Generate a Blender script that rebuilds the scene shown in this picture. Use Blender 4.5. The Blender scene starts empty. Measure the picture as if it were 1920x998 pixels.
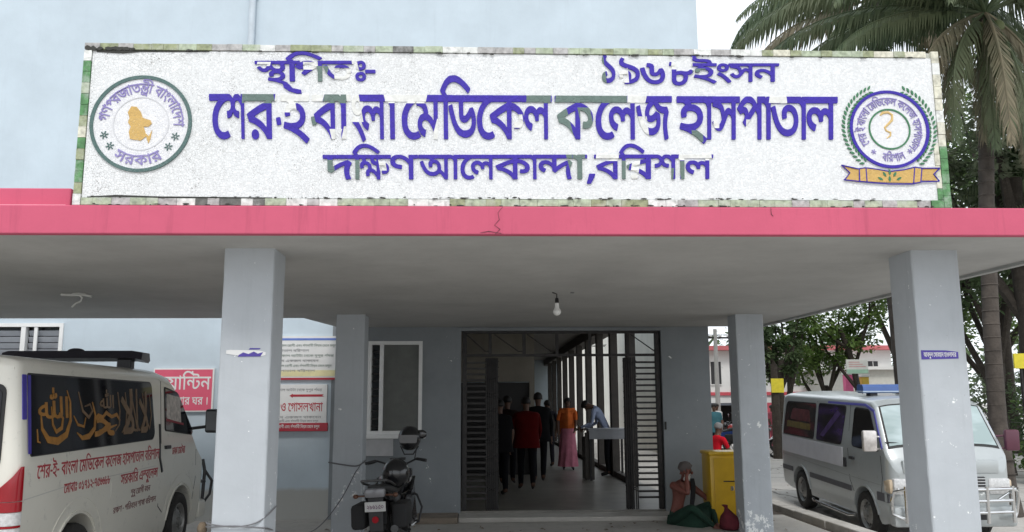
import bpy, bmesh, math, random
from mathutils import Vector, Matrix, Euler
from mathutils.geometry import tessellate_polygon
random.seed(7)
SC = bpy.context.scene
COL = SC.collection
PI = math.pi
R = math.radians

# ------------------------------------------------------------------ camera, sky, sun, exposure
cd = bpy.data.cameras.new('camera')
cam = bpy.data.objects.new('camera', cd)
COL.objects.link(cam)
SC.camera = cam
cd.sensor_width = 36.0
cd.lens = 30.0
cd.clip_end = 2000
cd.clip_start = 0.05
_yaw, _tilt, _roll = R(2.15), R(9.2), R(-0.3)
_f = Vector((math.sin(_yaw) * math.cos(_tilt), math.cos(_yaw) * math.cos(_tilt), math.sin(_tilt)))
_r = Vector((math.cos(_yaw), -math.sin(_yaw), 0))
_u = _r.cross(_f)
_r2 = _r * math.cos(_roll) + _u * math.sin(_roll)
_u2 = -_r * math.sin(_roll) + _u * math.cos(_roll)
cam.matrix_world = Matrix(((_r2.x, _u2.x, -_f.x, 0), (_r2.y, _u2.y, -_f.y, 0), (_r2.z, _u2.z, -_f.z, 1.7), (0, 0, 0, 1)))

SUN_EL, SUN_AZ = R(52), R(178)          # azimuth clockwise from +Y: behind and to the left of the camera
w = bpy.data.worlds.new('World')
SC.world = w
w.use_nodes = True
nt = w.node_tree
bg = nt.nodes['Background']
sky = nt.nodes.new('ShaderNodeTexSky')
sky.sky_type = 'NISHITA'
sky.sun_disc = False
sky.sun_elevation = SUN_EL
sky.sun_rotation = SUN_AZ
sky.air_density = 1.0
sky.dust_density = 4.0
mixw = nt.nodes.new('ShaderNodeMix')
mixw.data_type = 'RGBA'
mixw.inputs[0].default_value = 0.88       # the overcast: an even white cloud deck over the sky
mixw.inputs[7].default_value = (10.6, 11.2, 11.8, 1)
nt.links.new(sky.outputs[0], mixw.inputs[6])
nt.links.new(mixw.outputs[2], bg.inputs[0])
bg.inputs[1].default_value = 0.1

sd = bpy.data.lights.new('sun', 'SUN')
sd.energy = 1.1
sd.angle = R(14)
sd.color = (1.0, 0.965, 0.92)
sun = bpy.data.objects.new('sun', sd)
COL.objects.link(sun)
_sd = Vector((math.sin(SUN_AZ) * math.cos(SUN_EL), math.cos(SUN_AZ) * math.cos(SUN_EL), math.sin(SUN_EL)))
sun.rotation_euler = _sd.to_track_quat('Z', 'Y').to_euler()
sun.location = (-5, -10, 20)

SC.view_settings.view_transform = 'Standard'
SC.view_settings.look = 'None'
SC.view_settings.exposure = 0.4
SC.view_settings.gamma = 1
SC.render.engine = 'CYCLES'
SC.cycles.max_bounces = 8
SC.cycles.diffuse_bounces = 5
SC.cycles.transparent_max_bounces = 8
SC.cycles.sample_clamp_indirect = 6

# ------------------------------------------------------------------ materials
MATS = {}
def lin(c):
    return tuple(((v / 255) / 12.92 if v <= 10 else ((v / 255 + 0.055) / 1.055) ** 2.4) for v in c)

class NT:
    """small helper around a node tree"""
    def __init__(s, m):
        m.use_nodes = True
        s.t = m.node_tree
        s.n = s.t.nodes
        s.b = s.n['Principled BSDF']
        s.tc = s.n.new('ShaderNodeTexCoord')
    def new(s, t, **k):
        n = s.n.new(t)
        for a, b in k.items():
            setattr(n, a, b)
        return n
    def link(s, a, b):
        s.t.links.new(a, b)
    def noise(s, scale, detail=4, rough=.6, co='Object', stretch=None, out=0):
        n = s.new('ShaderNodeTexNoise')
        n.inputs['Scale'].default_value = scale
        n.inputs['Detail'].default_value = detail
        n.inputs['Roughness'].default_value = rough
        src = s.tc.outputs[co]
        if stretch:
            mp = s.new('ShaderNodeMapping')
            mp.inputs['Scale'].default_value = stretch
            s.link(src, mp.inputs[0])
            src = mp.outputs[0]
        s.link(src, n.inputs['Vector'])
        return n.outputs[out]
    def ramp(s, src, a, b, ca=(0, 0, 0), cb=(1, 1, 1)):
        n = s.new('ShaderNodeValToRGB')
        n.color_ramp.elements[0].position = a
        n.color_ramp.elements[1].position = b
        n.color_ramp.elements[0].color = (*ca, 1)
        n.color_ramp.elements[1].color = (*cb, 1)
        s.link(src, n.inputs[0])
        return n.outputs[0]
    def mix(s, fac, a, b, blend='MIX'):
        n = s.new('ShaderNodeMix')
        n.data_type = 'RGBA'
        n.blend_type = blend
        for i, v in ((0, fac), (6, a), (7, b)):
            if hasattr(v, 'node'):
                s.link(v, n.inputs[i])
            elif i == 0:
                n.inputs[0].default_value = v
            else:
                n.inputs[i].default_value = (*v, 1)
        return n.outputs[2]
    def math(s, op, a, b=0.0):
        n = s.new('ShaderNodeMath')
        n.operation = op
        for i, v in ((0, a), (1, b)):
            if hasattr(v, 'node'):
                s.link(v, n.inputs[i])
            else:
                n.inputs[i].default_value = v
        return n.outputs[0]
    def bump(s, src, dist=.01, strength=.5):
        n = s.new('ShaderNodeBump')
        n.inputs['Distance'].default_value = dist
        n.inputs['Strength'].default_value = strength
        s.link(src, n.inputs['Height'])
        s.link(n.outputs[0], s.b.inputs['Normal'])

def mat(name, c, rough=.6, metal=0., var=.12, scale=6., bump=0., bscale=60., trans=0., spec=.5, coat=0., c2=None, stain=None):
    """principled material: base colour with noise variation, optional second colour in patches, fine bump"""
    if name in MATS:
        return MATS[name]
    m = bpy.data.materials.new(name)
    t = NT(m)
    b = t.b
    b.inputs['Roughness'].default_value = rough
    b.inputs['Metallic'].default_value = metal
    b.inputs['Specular IOR Level'].default_value = spec
    if coat:
        b.inputs['Coat Weight'].default_value = coat
        b.inputs['Coat Roughness'].default_value = .08
    n1 = t.noise(scale)
    k = 1 - var
    lo = tuple(v * k for v in c)
    hi = tuple(min(1, v * (1 + var * .6)) for v in c)
    col = t.ramp(n1, .3, .7, lo, hi)
    if c2:
        n2 = t.noise(scale * .35, 6, .7)
        col = t.mix(t.ramp(n2, .5, .68), col, c2)
    if stain:
        n3 = t.noise(scale * 4, 8, .75)
        col = t.mix(t.ramp(n3, .58, .7), col, stain)
    t.link(col, b.inputs['Base Color'])
    if bump:
        t.bump(t.noise(bscale, 5, .65), bump, .6)
    if trans:
        b.inputs['Transmission Weight'].default_value = trans
    MATS[name] = m
    return m

def paint_wall(name, c, streak=.10, chips=True, low=None, chipc=(.80, .81, .80), chip_thr=.66, blot=.90):
    """painted plaster: blotches, vertical streaks, chipped flecks, an optional worn base coat near the floor"""
    m = bpy.data.materials.new(name)
    t = NT(m)
    t.b.inputs['Roughness'].default_value = .75
    t.b.inputs['Specular IOR Level'].default_value = .25
    n1 = t.noise(1.3, 6, .65)
    col = t.ramp(n1, .25, .75, tuple(v * blot for v in c), tuple(v * 1.06 for v in c))
    st = t.noise(3.0, 5, .7, stretch=(3, 3, .22))
    col = t.mix(t.math('MULTIPLY', t.ramp(st, .55, .8), streak * 3), col, tuple(v * .72 for v in c))
    if low:
        sp = t.new('ShaderNodeSeparateXYZ')
        t.link(t.tc.outputs['Object'], sp.inputs[0])
        nn = t.noise(2.5, 6, .7)
        hgt = t.math('ADD', sp.outputs[2], t.math('MULTIPLY', t.math('SUBTRACT', nn, .5), low[2]))
        col = t.mix(t.ramp(hgt, low[0], low[0] + .06, (1, 1, 1), (0, 0, 0)), col, low[1])
    if chips:
        a = t.noise(9, 7, .72)
        g = t.noise(1.6, 3, .5)
        f = t.math('ADD', a, t.math('MULTIPLY', t.math('SUBTRACT', g, .5), .35))
        if chips == 'low':
            sp2 = t.new('ShaderNodeSeparateXYZ')
            t.link(t.tc.outputs['Object'], sp2.inputs[0])
            f = t.math('SUBTRACT', f, t.math('MULTIPLY', sp2.outputs[2], .055))
        col = t.mix(t.ramp(f, chip_thr, chip_thr + .02), col, chipc)
        e_ = t.noise(26, 4, .6)
        e2 = t.noise(2.3, 4, .6)
        col = t.mix(t.ramp(t.math('ADD', e_, t.math('MULTIPLY', t.math('SUBTRACT', e2, .5), .22)), chip_thr + .135, chip_thr + .145), col, chipc)
        d = t.noise(21, 5, .7)
        col = t.mix(t.math('MULTIPLY', t.ramp(d, .68, .74), .6), col, (.22, .22, .21))
    t.link(col, t.b.inputs['Base Color'])
    h = t.math('ADD', t.noise(4, 5, .6), t.math('MULTIPLY', t.noise(70, 4, .6), .12))
    t.bump(h, .012, .35)
    MATS[name] = m
    return m

def glassmat(name, tint, rough=.04, alpha=None, spec=.8):
    m = bpy.data.materials.new(name)
    t = NT(m)
    t.b.inputs['Base Color'].default_value = (*tint, 1)
    t.b.inputs['Roughness'].default_value = rough
    t.b.inputs['Specular IOR Level'].default_value = spec
    if alpha is not None:
        t.b.inputs['Alpha'].default_value = alpha
    t.bump(t.noise(1.5, 2, .5), .004, .15)
    MATS[name] = m
    return m

# ------------------------------------------------------------------ mesh builder
def fill2d(loops):
    """triangles (as indices into the concatenated loops) of a 2D region with holes"""
    if len(loops) == 1:
        return tessellate_polygon([[Vector((p[0], p[1], 0)) for p in loops[0]]])
    cu = bpy.data.curves.new('outline', 'CURVE')
    cu.dimensions = '2D'; cu.fill_mode = 'BOTH'
    xs = [p[0] for l in loops for p in l]; ys = [p[1] for l in loops for p in l]
    k = 100. / max(max(xs) - min(xs), max(ys) - min(ys)); ox, oy = min(xs), min(ys)
    for l in loops:
        sp = cu.splines.new('POLY'); sp.points.add(len(l) - 1); sp.use_cyclic_u = True
        for i, p in enumerate(l):
            sp.points[i].co = ((p[0] - ox) * k, (p[1] - oy) * k, 0, 1)
    ob = bpy.data.objects.new('outline', cu)
    me = ob.to_mesh()
    idx = {}
    n = 0
    for l in loops:
        for p in l:
            idx[(round((p[0] - ox) * k, 3), round((p[1] - oy) * k, 3))] = n; n += 1
    keys = None
    mp = []
    for v in me.vertices:
        q = (round(v.co.x, 3), round(v.co.y, 3))
        if q not in idx:
            if keys is None: keys = list(idx)
            q = min(keys, key=lambda a: (a[0] - v.co.x) ** 2 + (a[1] - v.co.y) ** 2)
        mp.append(idx[q])
    tri = [tuple(mp[i] for i in f.vertices) for f in me.polygons]
    tri = [t for t in tri if len(set(t)) == len(t)]
    ob.to_mesh_clear(); bpy.data.objects.remove(ob); bpy.data.curves.remove(cu)
    return tri

class MB:
    def __init__(s):
        s.v = []; s.f = []; s.m = []
        s.T = None
    def _add(s, vs, fs, mi=0):
        o = len(s.v)
        if s.T is not None:
            vs = [s.T @ Vector(p) for p in vs]
        s.v += [tuple(p) for p in vs]
        s.f += [tuple(i + o for i in f) for f in fs]
        s.m += [mi] * len(fs)
        return s
    def box(s, x0, x1, y0, y1, z0, z1, mi=0, ch=0.):
        if ch <= 0:
            v = [(x, y, z) for z in (z0, z1) for y in (y0, y1) for x in (x0, x1)]
            return s._add(v, [(0, 2, 3, 1), (4, 5, 7, 6), (0, 1, 5, 4), (2, 6, 7, 3), (0, 4, 6, 2), (1, 3, 7, 5)], mi)
        b = bmesh.new()
        bmesh.ops.create_cube(b, size=1)
        for q in b.verts:
            q.co = Vector(((x0 + x1) / 2 + q.co.x * (x1 - x0), (y0 + y1) / 2 + q.co.y * (y1 - y0), (z0 + z1) / 2 + q.co.z * (z1 - z0)))
        bmesh.ops.bevel(b, geom=b.edges[:], offset=ch, segments=2, affect='EDGES', profile=.5)
        return s.bm(b, mi)
    def bm(s, b, mi=0):
        b.verts.ensure_lookup_table()
        s._add([tuple(q.co) for q in b.verts], [tuple(q.index for q in f.verts) for f in b.faces], mi)
        b.free()
        return s
    def loft(s, rings, cap=(True, True), closed=True, mi=0):
        n = len(rings[0]); vs = [p for r in rings for p in r]; fs = []
        for i in range(len(rings) - 1):
            for j in range(n if closed else n - 1):
                a, b = i * n + j, i * n + (j + 1) % n
                fs.append((a, b, b + n, a + n))
        if closed and cap[0]:
            fs.append(tuple(range(n - 1, -1, -1)))
        if closed and cap[1]:
            o = (len(rings) - 1) * n
            fs.append(tuple(range(o, o + n)))
        return s._add(vs, fs, mi)
    def tube(s, pts, rad, n=8, mi=0, cap=True, flat=1.):
        pts = [Vector(p) for p in pts]
        if not isinstance(rad, (list, tuple)):
            rad = [rad] * len(pts)
        rings = []; ref = None
        for i, p in enumerate(pts):
            d = (pts[min(i + 1, len(pts) - 1)] - pts[max(i - 1, 0)])
            if d.length < 1e-9:
                d = Vector((0, 0, 1))
            d.normalize()
            if ref is None:
                ref = Vector((0, 0, 1)) if abs(d.z) < .9 else Vector((1, 0, 0))
            a = (ref - d * ref.dot(d))
            if a.length < 1e-6:
                a = d.orthogonal()
            a.normalize(); ref = a
            b = d.cross(a)
            rings.append([tuple(p + (a * math.cos(t) * flat + b * math.sin(t)) * rad[i]) for t in (2 * PI * k / n for k in range(n))])
        return s.loft(rings, (cap, cap), True, mi)
    def lathe(s, prof, c=(0, 0, 0), axis='Z', n=20, mi=0, cap=True):
        """prof: list of (radius, height)"""
        rings = []
        for r, h in prof:
            ring = []
            for k in range(n):
                t = 2 * PI * k / n
                a, b = r * math.cos(t), r * math.sin(t)
                p = {'Z': (a, b, h), 'X': (h, a, b), 'Y': (b, h, a)}[axis]
                ring.append((c[0] + p[0], c[1] + p[1], c[2] + p[2]))
            rings.append(ring)
        return s.loft(rings, (cap, cap), True, mi)
    def ball(s, c, r, seg=14, ring=9, mi=0):
        if not isinstance(r, (list, tuple)):
            r = (r, r, r)
        rings = []
        for i in range(1, ring):
            a = PI * i / ring
            rings.append([(c[0] + r[0] * math.sin(a) * math.cos(t), c[1] + r[1] * math.sin(a) * math.sin(t), c[2] - r[2] * math.cos(a)) for t in (2 * PI * k / seg for k in range(seg))])
        return s.loft(rings, (True, True), True, mi)
    def prism(s, loops, d0, d1, fr=None, mi=0, tri=None):
        """loops in 2D (outer and holes) extruded between depths d0,d1; fr(u,v,d)->xyz"""
        if fr is None:
            fr = lambda u, v, d: (u, d, v)
        flat_ = [p for l in loops for p in l]
        if tri is None:
            tri = fill2d(loops)
        n = len(flat_)
        vs = [fr(p[0], p[1], d0) for p in flat_] + [fr(p[0], p[1], d1) for p in flat_]
        fs = [tuple(t) for t in tri] + [tuple(i + n for i in reversed(t)) for t in tri]
        o = 0
        for l in loops:
            k = len(l)
            for i in range(k):
                a, b = o + i, o + (i + 1) % k
                fs.append((a, b, b + n, a + n))
            o += k
        return s._add(vs, fs, mi)
    def build(s, name, m, parent=None, smooth=False, recalc=True, loc=None, angle=40):
        me = bpy.data.meshes.new(name)
        me.from_pydata(s.v, [], s.f)
        ms = m if isinstance(m, (list, tuple)) else [m]
        for q in ms:
            me.materials.append(q)
        if len(ms) > 1:
            me.polygons.foreach_set('material_index', s.m)
        if recalc:
            b = bmesh.new(); b.from_mesh(me)
            bmesh.ops.recalc_face_normals(b, faces=b.faces[:])
            b.to_mesh(me); b.free()
        if smooth:
            me.shade_smooth()
            try:
                me.set_sharp_from_angle(angle=R(angle))
            except Exception:
                pass
        me.update()
        o = bpy.data.objects.new(name, me)
        COL.objects.link(o)
        if parent is not None:
            o.parent = parent
        if loc is not None:
            o.location = loc
        return o

def tag(o, label=None, cat=None, group=None, kind=None):
    if label: o['label'] = label
    if cat: o['category'] = cat
    if group: o['group'] = group
    if kind: o['kind'] = kind
    return o
def thing(name, label, cat, loc=(0, 0, 0), rz=0., group=None):
    o = bpy.data.objects.new(name, None)
    o.empty_display_size = .2
    COL.objects.link(o)
    o.location = loc
    o.rotation_euler = (0, 0, rz)
    return tag(o, label, cat, group)
def kids(o):
    return [c for c in bpy.data.objects if c.parent == o]
def copy_tree(o, parent=None):
    c = o.copy(); COL.objects.link(c)
    if parent is not None:
        c.parent = parent
    for ch in kids(o):
        copy_tree(ch, c)
    return c
def obj_copy(o, name=None):
    c = o.copy(); COL.objects.link(c)
    return c
GB={6:(438,[[144,-6,1,2,0,4,-12,20,-15,20,-17,20,-18,18,-19,16,-20,14,-4,1,-2,-1,-17,-22,-1,-4,2,-2,30,-21,23,-21,15,-18,26,-36,2,-2,4,1],[28,136,8,-10,6,-5,10,-5,8,-3,12,-1,8,0,12,3,8,4,8,5,6,7,6,9,3,8,1,14,0,8,-3,12,-3,6,-8,10,-6,4,-10,6,-8,2,-12,2,-8,-1,-12,-2,-8,-4,-8,-6,-6,-6,-6,-9,-3,-8,-1,-14,0,-8,3,-12],[89,174,3,-8,0,-8,-2,-7,-5,-5,-7,-3,-8,0,-8,2,-5,5,-3,8,0,8,2,6,5,6,7,3,10,0,6,-2]]),
7:(438,[[25,66,-3,-12,0,-8,0,-8,3,-12,5,-8,6,-8,6,-5,10,-5,8,-3,14,-1,12,1,8,2,10,6,6,5,6,8,5,8,3,12,0,8,0,8,-3,12,-5,8,-6,8,-6,5,-10,5,-8,2,-12,1,-8,0,-12,-3,-8,-4,-9,-6,-7,-9],[89,58,2,-4,1,-4,0,-8,-2,-8,-5,-4,-7,-4,-8,0,-8,3,-5,5,-3,8,0,8,2,6,5,6,9,3,8,0,6,-3],[25,182,-3,-12,0,-8,1,-12,2,-8,5,-8,7,-8,5,-5,10,-5,8,-3,14,-1,12,1,8,3,10,5,6,5,7,10,3,6,3,8,1,12,0,8,-3,12,-5,8,-6,8,-6,5,-10,5,-8,2,-12,2,-8,-1,-12,-3,-8,-3,-10,-7,-6,-8],[89,174,3,-8,0,-8,-2,-7,-4,-5,-4,-2,-4,-1,-8,0,-8,2,-5,5,-2,4,-1,4,0,8,2,6,5,6,7,3,10,0,6,-2]]),
9:(1158,[[393,210,-3,2,-2,0,-30,0,-2,2,-6,17,-2,2,-20,1,-2,-1,-2,-3,0,-28,-6,4,-6,3,-8,2,-6,1,-302,0,-3,-2,-1,-2,0,-24,2,-4,2,-1,90,0,6,-2,6,-3,6,-6,3,-4,-9,-7,-8,-9,-2,-6,-2,-12,1,-10,3,-12,1,-4,3,-3,26,5,4,2,0,4,-2,12,1,6,3,5,6,3,8,1,6,-1,6,-2,6,-3,4,-4,5,-7,3,-6,1,-6,1,-14,-2,-12,-6,-10,-7,-6,-11,-5,-12,-3,-18,1,-10,2,-14,6,-9,7,-8,8,-11,16,-7,12,-7,14,-12,30,-2,3,-4,0,-24,-8,-2,-1,-1,-2,1,-2,7,-20,9,-20,8,-17,9,-13,9,-12,10,-11,10,-8,12,-8,10,-4,12,-4,12,-2,10,-1,14,1,14,2,8,2,10,5,9,6,11,9,15,-11,9,-10,12,-14,11,-18,3,-2,26,0,2,0,2,4,0,178,2,1,26,0,6,0,6,-2,4,-3,4,-5,4,-5,2,-6,0,-158,2,-4,2,0,26,0,4,2,1,2,0,178,1,1,28,0,4,2,2,3,0,24],[235,54,-13,12,-16,14,-1,2,1,16,0,10,-2,10,-3,10,-3,7,-6,9,-10,11,-8,6,-8,4,-8,3,-16,3,-4,7,2,1,94,0,2,-1,0,-122]]),
10:(530,[[-4,308,-2,-3,-1,-12,0,-12,1,-8,2,-10,4,-8,4,-6,7,-6,11,-7,10,-4,8,-2,18,-1,34,0,10,-1,4,-2,4,-3,3,-4,2,-6,-3,-1,-116,0,-2,-1,-1,-2,-1,-2,0,-22,0,-2,2,-3,2,-1,34,0,10,-4,9,-8,-11,-6,-6,-4,-8,-9,-3,-7,-1,-6,-1,-10,2,-12,3,-8,2,-2,2,1,25,5,2,2,1,2,-2,12,1,4,2,4,3,2,6,2,16,2,16,-2,8,-3,6,-3,5,-4,4,-6,2,-6,1,-8,-1,-6,-1,-6,-5,-8,-9,-7,-12,-5,-16,-2,-20,-1,-16,2,-24,5,-2,-1,-2,-3,-5,-22,1,-4,2,-2,22,-5,20,-6,28,-12,16,-7,17,-10,45,-32,4,0,18,20,0,4,-16,12,-18,12,-20,12,-24,12,8,2,12,5,11,7,10,10,6,10,5,14,1,14,-2,14,-3,8,-8,14,-6,6,-8,6,-8,5,-10,4,-10,3,-18,2,-5,8,1,0,98,0,2,1,2,3,0,26,-2,2,-2,1,-32,0,-1,1,0,8,-3,10,-4,10,-4,5,-5,5,-11,6,-10,2,-10,2,-48,1,-10,2,-6,2,-6,5,-3,8,-1,12,1,12,-1,2,-4,2,-24,1]]),
20:(807,[[-7,210,-1,-2,0,-24,2,-4,2,-1,136,0,2,-1,0,-4,-2,-1,-40,-15,-32,-15,-48,-25,-3,-2,-1,-2,0,-3,14,-33,2,-1,22,-5,12,-4,12,-6,20,-12,10,-9,16,-15,8,-10,11,-18,1,-2,28,0,4,2,0,2,0,140,6,-1,14,-4,10,-4,9,-5,9,-8,4,-6,2,-6,1,-8,0,-4,-2,-4,-3,-4,-4,-2,-6,-2,-18,1,-2,-1,-1,-2,-3,-26,2,-3,8,-2,12,-1,10,1,8,1,8,3,6,3,8,7,5,7,4,8,2,8,1,10,-1,10,-3,12,-3,8,-7,9,-14,14,-12,8,-20,10,-12,4,-16,3,-2,2,0,2,2,1,104,1,2,2,1,2,0,24,-3,3,-276,1,-4,-1],[132,54,-11,12,-19,14,-18,11,-12,6,-13,5,-2,2,37,18,38,15,2,-1,0,-78,0,-2]]),
27:(917,[[-7,209,-1,-26,1,-2,3,-2,117,0,-13,-10,-8,-9,-7,-15,-3,-10,0,-14,3,-12,3,-6,4,-6,9,-8,9,-4,6,-2,8,-1,12,0,8,1,12,3,12,5,10,7,2,-3,0,-14,-3,-10,-3,-6,-4,-4,-8,-5,-8,-3,-8,-2,-12,0,-12,1,-8,1,-10,4,-10,5,-8,6,-8,8,-8,11,-6,10,-6,12,-7,16,-13,39,-2,2,-2,0,-26,-7,-2,-2,-1,-2,5,-18,7,-20,13,-28,13,-22,9,-12,14,-14,10,-8,18,-9,18,-5,20,-2,16,0,12,2,10,3,10,4,8,5,8,6,5,6,5,8,6,16,2,8,0,10,0,10,-2,14,-4,11,-1,3,-2,2,-31,11,-2,-1,-12,-9,-10,-7,-10,-4,-10,-1,-6,0,-5,3,-2,4,-1,6,1,6,3,6,4,6,14,13,20,12,2,-1,9,-12,7,-7,8,-7,12,-7,10,-4,10,-3,12,-2,16,-2,1,-2,-5,-16,-3,-16,0,-28,3,-30,4,-18,5,-18,1,-2,2,-1,2,-1,26,6,2,2,1,2,0,2,-6,18,-3,16,-2,14,-1,16,1,16,2,14,5,14,7,16,-1,4,-12,22,-3,3,-28,0,-10,1,-12,2,-8,3,-8,5,-7,6,-3,4,116,1,3,1,0,2,0,24,0,2,-2,2,-313,1,-4,-1]]),
32:(712,[[-7,210,-1,-2,0,-24,1,-2,2,-2,91,-1,2,0,1,-57,2,-14,2,-8,5,-8,5,-6,6,-4,7,-3,10,-2,10,0,8,1,9,4,7,4,10,8,12,13,2,0,1,-1,2,-6,2,-12,-1,-16,-3,-10,-4,-6,-5,-6,-8,-6,-8,-3,-10,-2,-14,-1,-10,0,-10,3,-12,5,-7,4,-7,6,-10,10,-8,11,-7,13,-7,16,-6,16,-14,42,-2,2,-2,0,-26,-7,-2,-1,0,-4,5,-18,6,-20,13,-32,7,-14,14,-22,9,-10,8,-9,10,-8,8,-5,10,-4,20,-6,12,-2,12,0,12,0,10,2,14,4,8,4,10,6,7,6,7,8,5,8,5,10,4,18,1,12,-1,16,-3,12,-6,16,-8,16,-5,8,-4,2,-22,-4,-14,-18,-12,-12,-10,-7,-6,-1,-4,0,-2,1,-1,3,-2,6,0,58,1,1,2,0,116,1,3,2,0,2,0,24,-1,2,-2,1,-246,1]]),
34:(620,[[177,-4,2,4,0,178,2,1,28,0,4,2,1,3,0,24,0,2,-3,2,-2,0,-30,0,-2,2,-6,17,-2,2,-20,1,-2,-1,-2,-3,0,-53,-13,13,-15,11,-14,7,-14,4,-18,2,-10,-1,-14,-3,-14,-7,-10,-9,-6,-8,-5,-12,-2,-10,-1,-10,1,-10,2,-10,3,-8,4,-6,7,-8,7,-6,8,-6,8,-4,20,-6,10,-2,12,-1,3,3,2,28,-1,3,-2,1,-24,5,-8,3,-6,4,-6,6,-3,6,-1,8,1,8,3,8,6,5,8,4,8,2,10,-1,10,-2,8,-4,12,-8,8,-6,11,-12,15,-18,0,-2,0,-126,1,-4,3,-2]]),
35:(707,[[6,158,-1,-4,8,-24,7,-22,9,-20,9,-16,10,-15,12,-13,10,-9,13,-9,11,-5,12,-5,16,-3,14,-1,12,1,12,2,14,4,8,4,10,6,8,7,6,6,6,10,4,8,2,9,2,11,1,10,-1,12,-2,12,-6,17,-6,10,-6,8,-6,5,-10,7,-10,5,-16,4,-12,1,-14,-1,-14,-4,-10,-6,-8,-8,-5,-8,-3,-10,0,-12,3,-16,1,-6,2,-2,4,0,24,5,3,1,1,2,-2,12,0,8,1,4,3,4,6,4,4,0,10,0,6,-1,6,-2,5,-3,6,-6,7,-10,4,-12,1,-12,-2,-14,-5,-12,-8,-9,-8,-5,-10,-4,-18,-2,-14,1,-8,2,-10,4,-9,5,-7,6,-10,10,-7,10,-6,10,-7,16,-7,16,-13,39,-2,1,-2,0,-26,-7],[-8,208,1,-26,1,-2,2,-1,242,0,4,1,1,2,0,2,0,24,-1,2,-4,2,-242,0,-2,-1]]),
37:(603,[[176,0,2,3,-7,26,-3,16,-1,14,0,16,1,14,3,16,5,16,8,18,0,2,-1,2,-22,22,-3,1,-2,0,-22,-9,-30,-16,-27,-18,-19,-16,-1,2,0,68,1,2,146,0,4,2,1,2,-1,26,-2,2,-2,1,-206,0,-4,-1,-2,-4,0,-24,1,-2,3,-2,26,0,1,-2,0,-106,1,-2,20,-14,4,-1,28,26,18,15,24,16,20,12,1,-2,-4,-14,-2,-14,-1,-12,0,-18,4,-30,4,-18,5,-18,1,-3,4,0]]),
39:(604,[[172,-3,2,3,0,178,0,1,2,0,28,0,2,1,2,1,1,3,0,22,-1,4,-2,1,-2,1,-206,0,-4,-1,-2,-3,0,-24,2,-4,2,-1,140,0,2,0,2,-1,0,-62,-2,-2,-10,9,-12,8,-8,5,-14,6,-18,3,-10,0,-12,-1,-12,-4,-8,-4,-10,-8,-5,-6,-4,-8,-3,-12,-1,-10,1,-8,2,-10,4,-8,5,-8,6,-6,9,-8,8,-5,10,-5,4,0,3,2,12,24,1,2,-2,2,-18,10,-6,6,-2,6,-1,6,1,6,1,4,3,4,4,3,6,2,6,1,8,0,8,-1,12,-5,12,-8,9,-6,11,-11,12,-13,0,-68,0,-2,2,-2,2,0,26,0]]),
40:(716,[[209,-4,2,4,0,178,2,1,28,0,4,2,1,3,0,24,-1,2,-4,2,-30,0,-2,2,-6,17,-2,2,-20,1,-2,-1,-2,-3,0,-61,-20,21,-16,12,-16,8,-18,3,-10,1,-10,-1,-8,-1,-10,-3,-8,-4,-14,-8,-16,-13,-21,-22,-6,-8,-1,-4,2,-3,26,-24,2,-1,12,5,8,1,8,-1,5,-3,2,-4,1,-4,-1,-6,-1,-5,-5,-9,-9,-9,-2,-3,2,-4,20,-19,4,0,2,2,82,77,2,-1,14,-19,0,-120,2,-4,2,0],[54,160,9,8,14,8,10,4,12,1,12,-1,10,-3,14,-9,3,-2,0,-2,-39,-37,-2,7,-3,8,-5,6,-6,5,-6,3,-8,2]]),
42:(596,[[168,-4,3,2,0,2,0,178,1,1,2,0,28,0,2,1,2,4,0,24,0,2,-2,1,-4,1,-202,0,-4,-1,-2,-3,0,-24,2,-4,2,-1,140,0,1,-1,-1,-3,-42,-15,-18,-8,-34,-17,-32,-18,-2,-3,0,-2,13,-32,2,-2,25,-7,12,-4,12,-6,20,-12,10,-8,17,-15,8,-10,11,-18,2,-2],[136,52,-14,14,-18,14,-20,11,-26,11,-2,2,14,8,26,12,40,16,1,-2,0,-84]]),
44:(622,[[214,210,-2,1,-2,1,-214,0,-3,-2,-1,-2,1,-26,3,-3,12,0,2,0,-2,-13,0,-2,2,-2,2,-2,12,-1,14,-4,8,-3,6,-3,4,-4,6,-7,3,-6,2,-8,0,-2,-11,-3,-8,-3,-12,-7,-10,-11,-4,-6,-2,-6,-2,-8,0,-8,1,-14,4,-10,3,-6,10,-12,10,-9,16,-8,10,-4,2,0,2,2,9,29,-1,2,-2,1,-8,3,-10,6,-6,6,-4,8,0,10,2,4,2,4,6,4,10,3,12,0,12,-4,14,-10,16,-17,17,-22,1,-2,0,-34,0,-2,2,-2,2,0,26,0,2,1,2,3,0,178,0,1,2,0,28,0,2,1,2,1,1,3,0,22],[144,88,-10,11,-8,6,-8,5,-14,8,-3,18,-4,12,-3,6,-5,8,-5,5,-5,5,-8,6,1,1,70,0,2,0,2,-1,0,-86,0,-2]]),
46:(596,[[84,8,2,10,-2,8,-4,8,-5,4,-4,2,-9,2,-10,-2,-8,-5,-4,-7,-3,-10,2,-10,5,-8,8,-5,10,-1,8,1,8,5,4,4],[168,-4,3,2,0,2,0,178,1,1,2,0,28,0,2,1,2,4,0,24,0,2,-2,1,-4,1,-202,0,-4,-1,-2,-3,0,-24,2,-4,2,-1,140,0,1,-1,-1,-3,-42,-15,-18,-8,-34,-17,-32,-18,-2,-3,0,-2,13,-32,2,-2,25,-7,12,-4,12,-6,20,-12,10,-8,17,-15,8,-10,11,-18,2,-2],[136,52,-14,14,-18,14,-20,11,-26,11,-2,2,14,8,26,12,40,16,1,-2,0,-84]]),
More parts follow.
